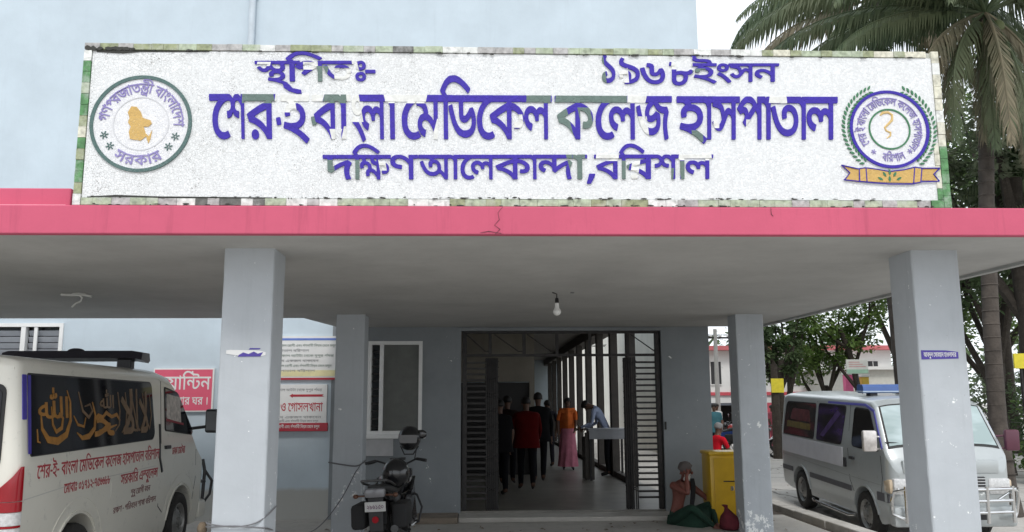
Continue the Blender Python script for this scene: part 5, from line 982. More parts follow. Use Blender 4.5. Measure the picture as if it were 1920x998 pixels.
# ------------------------------------------------------------------ college crest at the right end
cx, cz = SP(1663, 246); r1 = .300
CR = S(disc(MB(), cx, cz, 0, r1 - .02, SYF - .006, SYF - .001), 'crest', mosaic('crest_white_tile', (.80, .80, .82), (.55, .55, .56), 70, False, .7))
CR['label'] = 'round crest in a green leaf wreath over a gold ribbon'
S(disc(MB(), cx, cz, r1 - .022, r1, SYF - .014, SYF - .001), 'ring', M_BLUE, CR)
S(disc(MB(), cx, cz, .146, .158, SYF - .012, SYF - .001), 'ring', M_GREEN, CR)
mb = MB(); arc_text(mb, GR, TX['crest_top'], cx, cz, .188, 214, -44, .062, None, SYF - .011, SYF - .001); S(mb, 'lettering', M_PURP, CR)
mb = MB(); arc_text(mb, GR, TX['crest_bot'], cx, cz, .248, 252, 296, .06, None, SYF - .011, SYF - .001, inward=True); S(mb, 'lettering', M_PURP, CR)
for a in (233, 310):
    sx, sz = cx + .22 * math.cos(R(a)), cz + .22 * math.sin(R(a)); mb = MB()
    for k in range(3):
        t_ = R(60 * k + 10); c_, s_ = math.cos(t_) * .02, math.sin(t_) * .02; u_, v_ = -s_ * .14, c_ * .14
        mb.prism([[(sx - c_ - u_, sz - s_ - v_), (sx + c_ - u_, sz + s_ - v_), (sx + c_ + u_, sz + s_ + v_), (sx - c_ + u_, sz - s_ + v_)]], SYF - .010 - k * .0003, SYF - .001)
    S(mb, 'star', M_PURP, CR)
# snake on its staff
sn = [SP(a, b) for a, b in ((1645, 220), (1650, 215), (1660, 214), (1668, 219), (1668, 229), (1660, 237), (1654, 243), (1657, 249), (1665, 252), (1665, 258), (1658, 263))]
mb = MB().tube([(a, SYF - .006, b) for a, b in sn], [.006, .011, .010, .010, .010, .009, .008, .008, .008, .007, .004], 6); S(mb, 'snake', mat('gold_tile', (.66, .46, .18), .4), CR, smooth=True)
# wreath: leaves in pairs along two arcs
def leaf(x, z, a, L, w_, mb, dep):
    c, s_ = math.cos(a), math.sin(a)
    pts = [(0, 0), (.35, .5), (.7, .42), (1, 0), (.7, -.42), (.35, -.5)]
    mb.prism([[(x + c * L * p - s_ * w_ * q, z + s_ * L * p + c * w_ * q) for p, q in pts]], SYF - dep, SYF - .001)
for side in (-1, 1):
    n = 21
    for i in range(n):
        a = R(115 + i * (232 - 115) / (n - 1)) if side < 0 else R(65 - i * (65 + 52) / (n - 1))
        d = -1 if side > 0 else 1
        for k in (-1, 1):
            mb = MB()
            rr = .318 + (.016 if k > 0 else 0)
            leaf(cx + rr * math.cos(a), cz + rr * math.sin(a), a - d * R(90) + d * k * R(38) * (1 if side < 0 else 1), .040, .016, mb, .010 + .001 * (i % 3))
            S(mb, 'leaf', M_GREEN, CR)
# ribbon
def poly(pts, name, m, dep, par=CR):
    S(MB().prism([[SP(a, b) for a, b in pts]], SYF - dep, SYF - .001), name, m, par)
poly([(1570, 313), (1600, 318), (1604, 326), (1604, 344), (1576, 339), (1586, 327)], 'ribbon_tail', M_OCHRE, .009)
poly([(1726, 318), (1760, 319), (1748, 330), (1759, 342), (1724, 341), (1722, 326)], 'ribbon_tail', M_OCHRE, .0092)
poly([(1602, 321), (1616, 318), (1640, 322), (1663, 325), (1690, 323), (1712, 318), (1726, 321), (1724, 344), (1706, 346), (1664, 345), (1636, 344), (1606, 342)], 'ribbon', M_OCHRE, .013)
for pts in ([(1570, 313), (1602, 320), (1616, 318), (1640, 321), (1663, 325), (1690, 322), (1712, 317), (1726, 319), (1760, 319)], [(1574, 340), (1604, 343), (1636, 346), (1664, 348), (1706, 348), (1726, 344), (1759, 343)],
            [(1604, 320), (1605, 343)], [(1617, 319), (1619, 344)], [(1711, 318), (1709, 347)], [(1725, 320), (1723, 344)], [(1570, 313), (1586, 327), (1576, 340)], [(1760, 319), (1748, 330), (1759, 343)]):
    q = [SP(a, b) for a, b in pts]
    S(MB().tube([(a, SYF - .0125, b) for a, b in q], .0048, 5), 'ribbon_line', M_BLUE, CR)
for (a, b, t_) in ((1650, 337, 150), (1656, 331, 120), (1663, 328, 90), (1670, 331, 60), (1676, 337, 30), (1663, 340, 90)):
    x, z_ = SP(a, b + 4); mb = MB(); leaf(x, z_, R(t_), .045, .018, mb, .0165); S(mb, 'leaf', M_GREEN, CR)
# strips peeling near the mosaic's edge (dark line at the top left)
S(MB().tube([(SX0 + .09, SYF - .003, SZ1 - .066), (SX0 + .28, SYF - .004, SZ1 - .072), (SX0 + .40, SYF - .003, SZ1 - .064), (SX0 + .9, SYF - .003, SZ1 - .062)], [.008, .012, .006, .003], 5), 'dirt_line', mat('black_mould', (.05, .05, .045), .9))
S(MB().tube([(SX0 + .1, SYF - .003, SZ0 + .066), (SX0 + .3, SYF - .004, SZ0 + .074), (SX0 + .6, SYF - .003, SZ0 + .066), (SX0 + 1.4, SYF - .003, SZ0 + .064)], [.003, .008, .006, .003], 5), 'dirt_line', mat('black_mould', (.05, .05, .045), .9))

# mould and dirt lying along the joints of the frame
Mm = mat('black_mould', (.05, .05, .045), .9)
rngs = random.Random(5)
for (x0, x1, z, n) in ((SX0 + .02, SX0 + .36, SZ1 - .050, 26), (SX0 + .4, SX1 - .2, SZ1 - .060, 60), (SX0 + .1, SX1 - .2, SZ0 + .064, 90), (SX0 + .1, SX1 - .1, SZ0 + .010, 60)):
    mb = MB()
    for i in range(n):
        x = rngs.uniform(x0, x1); w_ = rngs.uniform(.004, .030) if x1 - x0 > .5 else rngs.uniform(.012, .03); h = rngs.uniform(.002, .006) if x1 - x0 > .5 else rngs.uniform(.006, .016)
        zz = z + rngs.uniform(-.006, .006)
        pts = [(x + w_ * math.cos(2 * PI * k / 7) * rngs.uniform(.6, 1.2), zz + h * math.sin(2 * PI * k / 7) * rngs.uniform(.6, 1.3)) for k in range(7)]
        mb.prism([pts], SYF - .0162 - .0004 * rngs.random(), SYF - .0125)
    o = S(mb, 'mould_spots', Mm); o['kind'] = 'stuff'
# ------------------------------------------------------------------ vans
def interp(tab, x):
    if x <= tab[0][0]: return tab[0][1]
    for (a, b), (c, d) in zip(tab, tab[1:]):
        if x <= c:
            return b + (d - b) * (x - a) / (c - a)
    return tab[-1][1]
def grow(pts, d):
    c = Vector((sum(p[0] for p in pts) / len(pts), sum(p[1] for p in pts) / len(pts)))
    xs = [p[0] for p in pts]; ys = [p[1] for p in pts]
    sx = 1 + 2 * d / (max(xs) - min(xs)); sy = 1 + 2 * d / (max(ys) - min(ys))
    return [(c[0] + (p[0] - c[0]) * sx, c[1] + (p[1] - c[1]) * sy) for p in pts]
M_RUB = mat('black_rubber', (.018, .018, .018), .6)
M_TYRE = mat('tyre_rubber', (.025, .024, .023), .85, var=.3, scale=20, bump=.004, stain=(.09, .08, .065))
M_RIM = mat('steel_rim', (.30, .30, .29), .4, metal=.6, var=.25, scale=15, stain=(.10, .08, .06))
M_CHROME = mat('chrome', (.72, .72, .72), .18, metal=1., var=.06, scale=10)
M_BLACKP = mat('black_plastic', (.025, .025, .028), .45, var=.2)
M_SEAM = mat('door_gap', (.03, .03, .03), .9)
M_REDL = mat('red_lamp_lens', (.30, .004, .012), .15, spec=.5, coat=.3)
M_CLRL = mat('clear_lamp_lens', (.62, .62, .62), .12, spec=.9, coat=.6, var=.25, scale=30)
class Van:
    def __init__(s, spec, root, paint):
        s.k = spec; s.root = root; s.paint = paint
    def hw(s, y, z):
        h = interp(s.k['hw'], z)
        L, r, rf = s.k['L'], s.k['rr'], s.k['rf']
        if y < r:
            h -= r - math.sqrt(max(0, r * r - (r - y) ** 2))
        if y > L - rf:
            e = L - y
            h -= rf - math.sqrt(max(0, rf * rf - (rf - e) ** 2))
        return h
    def zt(s, y): return interp(s.k['top'], y)
    def zb(s, y):
        z = interp(s.k['bot'], y)
        for yc, r in s.k['arch']:
            if abs(y - yc) < r:
                z = max(z, s.k['wr'] + math.sqrt(r * r - (y - yc) ** 2))
        return z
    def crown(s, y, x):
        h = s.hw(y, s.zt(y)); t = min(1, abs(x) / h)
        p = 2.6
        return s.k['crown'] * max(0, 1 - t ** p) ** (1 / p)
    def body(s):
        k = s.k; L = k['L']
        ys = set([0, .004, .015, .035, .07, .11, L, L - .004, L - .015, L - .035, L - .07, L - .12, L - .2, L - .3])
        y = .2
        while y < L - .1:
            ys.add(round(y, 3)); y += .16
        for yc, r in k['arch']:
            for i in range(25):
                ys.add(round(yc - r * math.cos(PI * i / 24), 4))
        for a, _ in k['top']: ys.add(a)
        ys = sorted(v for v in ys if 0 <= v <= L)
        lv = k['levels']
        rings = []
        for y in ys:
            zt, zb = s.zt(y), s.zb(y)
            half = []
            for z in lv:
                zz = min(max(z, zb), zt)
                half.append((s.hw(y, zz), zz))
            h = s.hw(y, zt)
            for j in range(1, 9):
                t = 1 - (j / 8) ** 1.6 if j < 8 else 0
                t = math.cos(PI / 2 * (j / 8))
                x = h * t
                half.append((x, zt + s.crown(y, x)))
            ring = [(x, y, z) for x, z in half] + [(-x, y, z) for x, z in reversed(half[:-1])]
            rings.append(ring)
        o = MB().loft(rings).build('body', s.paint, s.root, smooth=True, angle=50)
        return o
    def side(s, sg=1):
        return lambda u, v, d: (sg * (s.hw(u, v) + d), u, v)
    def patch(s, name, pts, d, m, parent=None, rnd=.05, sg=1, d0=-.004, hole=None):
        """panel lying on the body side: pts in (y, z)"""
        p = roundpoly(pts, rnd) if rnd else pts
        L = [p] + ([hole] if hole else [])
        return MB().prism(L, d0, d, s.side(sg)).build(name, m, parent or s.root)
    def strip(s, name, pts, wd, d, m, parent=None, sg=1):
        mb = MB()
        for (a, b), (c, e) in zip(pts, pts[1:]):
            v = Vector((c - a, e - b)); n = v.orthogonal().normalized() * wd / 2; v = v.normalized() * wd * .4
            mb.prism([[(a + n.x, b + n.y), (c + n.x + v.x, e + n.y + v.y), (c - n.x + v.x, e - n.y + v.y), (a - n.x, b - n.y)]], -.003, d, s.side(sg))
        return mb.build(name, m, parent or s.root)
    def front_sheet(s, name, y0, y1, f, off, m, parent=None, nx=14, ny=8, thick=.01):
        """a sheet on the upper front surface between y0 (high) and y1 (low)"""
        rows = []; back = []
        for j in range(ny + 1):
            y = y0 + (y1 - y0) * j / ny
            r0 = []
            for i in range(nx + 1):
                x = (2 * i / nx - 1) * s.hw(y, s.zt(y)) * f
                r0.append((x, y + off * .7, s.zt(y) + s.crown(y, x) + off * .7))
            rows.append(r0)
        mb = MB(); n = nx + 1
        vs = [p for r in rows for p in r]
        fs = [(j * n + i, j * n + i + 1, (j + 1) * n + i + 1, (j + 1) * n + i) for j in range(ny) for i in range(nx)]
        mb._add(vs, fs)
        return mb.build(name, m, parent or s.root, smooth=True)
    def wheels(s, tw=.2):
        for yc, r in s.k['arch']:
            for sg in (-1, 1):
                wr = s.k['wr']; x0 = .735
                c = (0, 0, 0)
                rim = MB()
                rim.lathe([(.0, .10), (.05, .10), (.055, .125), (.035, .135), (.0, .135)], n=16, axis='X')
                rim.lathe([(wr * .60, -.08), (wr * .64, .095), (wr * .62, .102), (wr * .57, .08), (wr * .52, .05), (wr * .40, .075), (.09, .10), (.0, .10)], n=28, axis='X')
                rim.lathe([(.0, -.08), (wr * .6, -.08)], n=28, axis='X', cap=False)
                for i in range(5):
                    t = 2 * PI * i / 5
                    rim.lathe([(.014, .085), (.014, .112), (.0, .114)], c=(0, .075 * math.cos(t), .075 * math.sin(t)), n=6, axis='X')
                w_ = rim.build('wheel', M_RIM, s.root, smooth=True)
                w_.location = (sg * x0, yc, wr); w_.rotation_euler = (0, 0, 0 if sg > 0 else PI)
                ty = MB().lathe([(wr * .60, -.085), (wr * .80, -.10), (wr * .96, -.085), (wr, -.06), (wr, -.02), (wr * .985, -.018), (wr * .985, -.008), (wr, -.006), (wr, .03), (wr * .985, .032), (wr * .985, .042), (wr, .044), (wr, .07), (wr * .96, .10), (wr * .80, .112), (wr * .635, .10), (wr * .60, .08)], n=40, axis='X', cap=False)
                ty.build('tyre', M_TYRE, w_, smooth=True, angle=60)
                st = MB()
                for i in range(10):
                    t = 2 * PI * i / 10
                    st.lathe([(.02, .062), (.018, .072), (.0, .073)], c=(0, wr * .44 * math.cos(t), wr * .44 * math.sin(t)), n=8, axis='X')
                st.build('vent_hole', M_BLACKP, w_)
def window_set(V, name, pts, rnd, glass, sg=1, frame=M_RUB, g=.03, fd=.004):
    f = V.patch(name, grow(pts, g), fd, frame, rnd=[r * 1.3 for r in rnd] if isinstance(rnd, list) else rnd * 1.3, sg=sg)
    V.patch('glass', pts, fd + .005, glass, parent=f, rnd=rnd, sg=sg, d0=fd + .001)
    return f

# ---- the white ambulance on the left: seen from its right rear, nose away from the camera
amb = thing('ambulance', 'white ambulance van under the canopy with gold calligraphy on its dark side window', 'van', (-4.41, 6.88, 0.0), R(.4))
AP = mat('ambulance_white_paint', (.70, .68, .61), .32, var=.05, scale=2, coat=.35, stain=(.47, .46, .42))
SPEC = dict(L=4.8, rr=.10, rf=.30, crown=.10, wr=.34, arch=[(1.10, .42), (3.80, .42)],
            hw=[(.2, .79), (.45, .835), (.85, .85), (1.22, .845), (2.0, .775), (2.2, .75)],
            top=[(0, 1.98), (.05, 2.02), (.3, 2.035), (3.0, 2.035), (3.35, 1.99), (3.6, 1.86), (4.30, 1.17), (4.5, 1.04), (4.72, .93), (4.8, .84)],
            bot=[(0, .30), (4.5, .24), (4.8, .28)],
            levels=[.2, .3, .42, .5, .62, .76, .85, .95, 1.08, 1.16, 1.22, 1.3, 1.5, 1.7, 1.9, 1.97, 2.035])
V = Van(SPEC, amb, AP)
V.body()
GL_A = glassmat('ambulance_tinted_glass', (.008, .008, .011), .05, spec=.38)
V.wheels()
f = window_set(V, 'side_window', [(.20, 1.315), (2.80, 1.345), (2.86, 1.40), (2.80, 1.95), (.16, 1.955)], [.02, .10, .05, .06, .02], GL_A, g=.012, frame=M_BLACKP)
window_set(V, 'side_window', [(.20, 1.315), (2.80, 1.345), (2.86, 1.40), (2.80, 1.95), (.16, 1.955)], [.02, .10, .05, .06, .02], GL_A, g=.012, frame=M_BLACKP, sg=-1)
V.patch('reflective_tape', [(.075, 1.60), (.13, 1.60), (.13, 1.955), (.075, 1.955)], .0065, mat('violet_blue_tape', (.06, .045, .32), .3), rnd=.01)
V.patch('reflective_tape', [(.14, 1.33), (.185, 1.33), (.185, 1.95), (.14, 1.95)], .0115, mat('violet_blue_tape', (.06, .045, .32), .3), rnd=.005, d0=.0095)
# gold calligraphy on the glass
M_GOLD = mat('gold_sticker', (.34, .155, .025), .5, var=.3, scale=12)
M_GOLD2 = mat('faded_gold_sticker', (.17, .105, .055), .5, var=.35, scale=9)
cal = V.side(1)
def cg(key, x0, x1, z0, z1, m, name='calligraphy'):
    adv, loops, tri = glyph(GR, key)
    xs = [p[0] for l in loops for p in l]; ys = [p[1] for l in loops for p in l]
    fx = lambda a, b: (x0 + (x1 - x0) * (a - min(xs)) / (max(xs) - min(xs)), z0 + (z1 - z0) * (b - min(ys)) / (max(ys) - min(ys)))
    mb = MB().prism([[fx(*p) for p in l] for l in loops], .0092, .0118 + random.uniform(0, .0008), cal, 0, tri)
    return mb.build(name, m, f)
cg('allah', .30, .82, 1.60, 1.86, M_GOLD)
mb = MB()
def stroke(pts, rad, m, name='calligraphy'):
    ps = [(V.hw(a, b) + .0105, a, b) for a, b in pts]
    k = MB()
    n = len(pts)
    P2 = [Vector(p) for p in pts]
    L_, R_ = [], []
    for i in range(n):
        d = (P2[min(i + 1, n - 1)] - P2[max(0, i - 1)]).normalized(); nn = Vector((-d.y, d.x)) * rad[i] * .9
        L_.append(tuple(P2[i] + nn)); R_.append(tuple(P2[i] - nn))
    k.prism([L_ + R_[::-1]], .0092, .0122 + random.uniform(0, .001), cal)
    return k.build(name, m, f)
stroke([(.34, 1.66), (.36, 1.52), (.46, 1.43), (.62, 1.41), (.78, 1.46), (.86, 1.58), (.86, 1.74), (.80, 1.84)], [.006, .020, .032, .036, .032, .022, .014, .006], M_GOLD)
stroke([(.52, 1.70), (.54, 1.55), (.60, 1.49), (.70, 1.52), (.72, 1.60), (.66, 1.64), (.62, 1.60)], [.006, .016, .020, .022, .018, .014, .006], M_GOLD)
stroke([(.28, 1.52), (.29, 1.42), (.33, 1.41)], [.006, .012, .006], M_GOLD)
stroke([(1.30, 1.74), (1.36, 1.62), (1.34, 1.50), (1.22, 1.43), (1.08, 1.42), (.98, 1.47)], [.008, .018, .026, .030, .022, .006], M_GOLD)
cg('hah', 1.34, 1.78, 1.42, 1.60, M_GOLD)
stroke([(1.92, 1.56), (1.84, 1.62), (1.72, 1.60), (1.60, 1.64), (1.52, 1.60), (1.42, 1.62), (1.34, 1.58)], [.01, .02, .018, .022, .018, .018, .008], M_GOLD)
stroke([(1.02, 1.83), (1.10, 1.66), (1.22, 1.60), (1.30, 1.66), (1.25, 1.72), (1.14, 1.70)], [.006, .015, .018, .014, .01, .005], M_GOLD2)
cg('lamalef', 1.95, 2.28, 1.42, 1.88, M_GOLD2)
cg('allah', 1.46, 1.78, 1.68, 1.86, M_GOLD2)
cg('alef', 2.34, 2.38, 1.44, 1.88, M_GOLD2)
cg('lamalef', 2.42, 2.66, 1.42, 1.86, M_GOLD2)
cg('dal', 2.26, 2.44, 1.44, 1.56, M_GOLD2)
stroke([(2.06, 1.84), (2.10, 1.66), (2.06, 1.50), (1.96, 1.44)], [.008, .014, .014, .006], M_GOLD2)
stroke([(1.88, 1.84), (1.92, 1.66), (1.90, 1.52), (1.80, 1.46)], [.008, .012, .014, .006], M_GOLD2)
stroke([(2.52, 1.84), (2.58, 1.60), (2.70, 1.46), (2.76, 1.60), (2.72, 1.82)], [.006, .012, .016, .012, .006], M_GOLD2)
stroke([(2.20, 1.86), (2.30, 1.62), (2.36, 1.44)], [.006, .012, .008], M_GOLD2)
stroke([(.92, 1.62), (1.00, 1.54), (1.12, 1.52), (1.16, 1.60)], [.006, .014, .014, .006], M_GOLD)
stroke([(1.84, 1.52), (1.70, 1.50), (1.56, 1.47), (1.44, 1.48)], [.006, .014, .016, .006], M_GOLD)
# front door window, quarter light, mirror, seams, handles
window_set(V, 'door_window', [(3.20, 1.43), (4.10, 1.36), (4.14, 1.40), (3.66, 1.84), (3.22, 1.90)], [.03, .03, .02, .05, .03], GL_A, g=.02)
window_set(V, 'door_window', [(3.20, 1.43), (4.10, 1.36), (4.14, 1.40), (3.66, 1.84), (3.22, 1.90)], [.03, .03, .02, .05, .03], GL_A, g=.02, sg=-1)
V.patch('window_sticker', [(3.24, 1.56), (3.72, 1.50), (3.70, 1.80), (3.26, 1.84)], .0105, mat('pale_sun_film', (.55, .50, .46), .5, var=.4, scale=18), rnd=.02, d0=.0095)
V.patch('sticker_band', [(3.22, 1.53), (3.80, 1.47), (3.80, 1.495), (3.22, 1.555)], .0120, mat('dark_red_tape', (.25, .02, .03), .5), rnd=0, d0=.0107)
V.strip('door_seam', [(3.10, 1.98), (3.06, 1.3), (3.06, .60), (3.20, .52)], .012, .0015, M_SEAM)
V.strip('slider_rail', [(3.02, 1.50), (3.02, 1.12), (3.10, .98)], .03, .012, M_BLACKP)
V.strip('door_seam', [(4.28, 1.16), (4.30, .80), (4.24, .55)], .010, .0015, M_SEAM)
V.strip('body_crease', [(.12, .98), (.8, 1.02), (2.9, 1.05)], .008, .0012, mat('crease_shade_paint', (.52, .515, .48), .4))
V.strip('rain_gutter', [(.02, 2.0), (.4, 2.012), (3.0, 2.012), (3.4, 1.95)], .018, .006, AP)
V.patch('door_handle', [(3.16, 1.215), (3.30, 1.215), (3.30, 1.255), (3.16, 1.255)], .03, M_BLACKP, rnd=.012)
V.patch('fuel_flap', [(1.75, .80), (1.95, .80), (1.95, .98), (1.75, .98)], .003, AP, rnd=.02)
# raised wheel arch lips
for yc, r in SPEC['arch']:
    pts = [(yc - (r + .03) * math.cos(PI * i / 20), .34 + (r + .03) * math.sin(PI * i / 20)) for i in range(1, 20)]
    V.strip('arch_lip', pts, .02, .012, AP)
    pts = [(yc - (r + .14) * math.cos(PI * i / 24), .34 + (r + .14) * math.sin(PI * i / 24)) for i in range(2, 23)]
    V.strip('arch_crease', pts, .012, .004, AP)
mr = MB().box(.93, 1.13, 4.30, 4.40, 1.36, 1.66, ch=.03).tube([(.80, 4.22, 1.42), (.96, 4.34, 1.44)], .02, 8)
mr = mr.build('wing_mirror', M_BLACKP, amb, smooth=True)
MB().box(.95, 1.11, 4.292, 4.299, 1.39, 1.63, ch=.003).build('mirror_glass', glassmat('mirror_glass', (.15, .16, .17), .03), mr)
mr = MB().box(-1.12, -.93, 4.30, 4.40, 1.36, 1.62, ch=.03).tube([(-.80, 4.22, 1.42), (-.96, 4.34, 1.44)], .02, 8).build('wing_mirror', M_BLACKP, amb, smooth=True)
# tail lamps, rear window, bumper
def rear_quad(name, x0, x1, z0, z1, m, y=-.008, r=.03, d=.02, par=None, x0t=None, x1t=None):
    x0t = x0 if x0t is None else x0t; x1t = x1 if x1t is None else x1t
    return MB().prism([roundpoly([(x0, z0), (x1, z0), (x1t, z1), (x0t, z1)], r)], y, y + d, lambda u, v, dd: (u, dd, v)).build(name, m, par or amb)
rear_quad('rear_window', -.71, .71, 1.22, 1.88, M_RUB, y=-.012, r=.08)
rear_quad('glass', -.685, .685, 1.255, 1.845, GL_A, y=-.018, r=.06, par=kids(amb)[-1] if False else None) if False else None
rw = [o for o in bpy.data.objects if o.parent == amb and o.name.startswith('rear_window')][0]
rear_quad('glass', -.685, .685, 1.255, 1.845, GL_A, y=-.017, r=.06, d=.004, par=rw)
for sg in (-1, 1):
    # tall lamp wrapped round the corner: red top, clear middle, red foot
    segs = [(.98, 1.24, M_REDL), (.90, .975, M_REDL), (.80, .895, M_CLRL), (.78, .797, M_REDL), (.64, .777, M_CLRL), (.56, .637, M_REDL)]
    tl = None
    for z0, z1, m_ in segs:
        rings = []
        for z in ((z0, z1) if z1 < 1.0 else (.98, 1.02, 1.06, 1.11, 1.17, 1.24)):
            s0 = interp([(.98, 0), (1.02, .06), (1.06, .12), (1.11, .18), (1.17, .24), (1.24, .30)], z)
            hwv = interp(SPEC['hw'], z); xc = hwv + .012 - .10
            pts = []
            for i in range(12):
                q = s0 + (.18 + .157 - s0) * i / 11
                if q < .18: pts.append((sg * (xc - .18 + q), -.022, z))
                else:
                    a = (q - .18) / .10
                    pts.append((sg * (xc + .10 * math.sin(a)), .078 - .10 * math.cos(a), z))
            inner = [(pts[-1][0] - sg * .05, .08, z), (pts[0][0] - sg * (.0 if s0 == 0 else .01), max(.02, pts[0][1] + .03), z)]
            rings.append(pts + inner)
        o = MB().loft(rings).build('tail_lamp' if tl is None else 'lens', m_, amb if tl is None else tl, smooth=True)
        if tl is None: tl = o
rear_quad('rear_bumper', -.80, .80, .32, .55, AP, y=-.06, r=.05, d=.09)
rear_quad('tailgate_handle', -.35, .35, 1.0, 1.06, AP, y=-.03, r=.02, d=.03)
V.front_sheet('windscreen', 3.68, 4.26, .88, .006, GL_A)
# beacon bar across the roof, with its low black foot
lbz = 2.20
bar = MB()
for a, b, c, d, e in ((-.74, .74, 1.90, 2.14, 0),):
    bar.loft([[(x, 2.72 - w_, z) for x, w_, z in ((x_, .13, lbz + .02), (x_, .10, lbz + .10), (x_, -.10, lbz + .10), (x_, -.13, lbz + .02), (x_, -.08, lbz - .01))] for x_ in (-.76, -.70, .62, .74)])
bar.v = [(x, y, z - (.02 if x < -.72 or x > .7 else 0)) for x, y, z in bar.v]
bo = bar.build('beacon_bar', mat('black_beacon_plastic', (.022, .020, .030), .35, coat=.3), amb)
MB().ball((-.02, 2.72, lbz + .10), (.09, .08, .035)).build('dome', mat('black_beacon_plastic', (.022, .020, .030)), bo, smooth=True)
MB().box(-.6, -.5, 2.67, 2.77, 2.10, lbz + .01, ch=.01).build('foot', M_BLACKP, bo)
MB().box(.45, .60, 2.66, 2.78, 2.06, lbz + .01, ch=.01).build('foot', M_BLACKP, bo)
# lettering on the side
M_REDT = mat('red_vinyl', (.38, .03, .045), .5, var=.2, scale=30)
M_REDT2 = mat('grey_red_vinyl', (.20, .09, .09), .5, var=.2, scale=30)
def side_text(seq, y0, y1, z0, h, m, lib=None, slope=0.0):
    mb = MB(); fr = V.side(1)
    text_mesh(mb, lib or GR, seq, y0, y1, 0, h, lambda u, v, d: fr(u, z0 + v + (u - y0) * slope, d), .0005, .0022)
    mb.build('lettering', m, amb)
t1 = TX['van1']
side_text(t1, .30, 3.0, 1.125, .115, M_REDT)
side_text(TX['van3'], .78, 1.72, .965, .085, M_REDT)
side_text(TX['van2'], 1.98, 2.98, .93, .105, M_REDT)
side_text(TX['van4'], 2.25, 2.78, .80, .060, M_REDT2)
side_text(TX['van5'], 1.85, 2.98, .665, .060, M_REDT2)
side_text(TX['van6'], 3.42, 3.86, 1.14, .085, M_REDT)
# nose guard and stone-caked bumper end
mb = MB()
for z in (.42, .72):
    mb.tube([(-.7, 4.88, z), (.0, 4.95, z), (.7, 4.88, z), (.82, 4.78, z)], .022, 8)
mb.tube([(.78, 4.83, .35), (.80, 4.84, .85), (.76, 4.86, 1.0)], .022, 8).tube([(-.78, 4.83, .35), (-.76, 4.86, 1.0)], .022, 8).tube([(.80, 4.86, .85), (.88, 4.9, .72), (.86, 4.9, .55), (.80, 4.86, .45)], .018, 8)
mb.build('nose_guard', M_BLACKP, amb, smooth=True)
for sg in (-1, 1):
    MB().box(sg * .72 - .12, sg * .72 + .06 * (1 if sg > 0 else 1), 4.5, 4.74, .70, .90, ch=.04).build('headlight', M_CLRL, amb, smooth=True)
MB().box(-.85, .85, 4.55, 4.82, .28, .5, ch=.05).build('front_bumper', AP, amb, smooth=True)

# ---- the silver van on the right, nose towards the camera
sv = thing('silver_van', 'silver van with painted bluish roof highlight and chrome bull bar parked beside the kerb', 'van', (6.46, 16.12, -.065), PI - R(.9))
sv.rotation_euler = (-R(2.3), 0, PI - R(.9))
SP_ = mat('silver_paint', (.44, .47, .475), .3, metal=.25, var=.08, scale=2, coat=.4, stain=(.30, .32, .32))
M_WPAN = mat('white_primer_panel', (.62, .62, .66), .6, var=.06)
M_TRIM = mat('grey_rub_strip', (.10, .10, .11), .6)
S2 = dict(L=4.42, rr=.10, rf=.16, crown=.09, wr=.325, arch=[(1.02, .385), (3.60, .385)],
          hw=[(.2, .80), (.5, .84), (.9, .845), (1.22, .84), (1.9, .76), (2.1, .74)],
          top=[(0, 1.80), (.05, 1.87), (.25, 1.90), (3.4, 1.91), (3.75, 1.89), (3.90, 1.82), (4.26, 1.27), (4.36, 1.12), (4.42, .98)],
          bot=[(0, .36), (.4, .28), (4.1, .26), (4.42, .34)],
          levels=[.2, .3, .36, .45, .55, .62, .72, .85, .95, 1.05, 1.15, 1.22, 1.35, 1.5, 1.7, 1.82, 1.87, 1.91])
V2 = Van(S2, sv, SP_)
V2.body()
V2.wheels()
def reflectionglass(name, c, d, sc):  # noise colours put a reflection into the glass base colour
    m = bpy.data.materials.new(name); t = NT(m)
    t.b.inputs['Roughness'].default_value = .08; t.b.inputs['Specular IOR Level'].default_value = .7
    n = t.noise(sc, 3, .6, stretch=(1, 1, 3))
    t.link(t.ramp(n, .45, .62, c, d), t.b.inputs['Base Color'])
    MATS[name] = m; return m
G1 = reflectionglass('rear_side_glass', (.03, .028, .03), (.12, .03, .04), 1.8)  # reddish reflection mixed into the pane's own colour
G2 = reflectionglass('middle_side_glass', (.02, .018, .025), (.06, .035, .12), 1.5)  # violet reflection mixed into the pane's own colour
G3 = glassmat('cab_glass', (.012, .012, .015), .05)
GWS = reflectionglass('windscreen_glass', (.30, .38, .38), (.44, .53, .54), 1.1)  # pale base colour stands in for the sky reflected in the screen
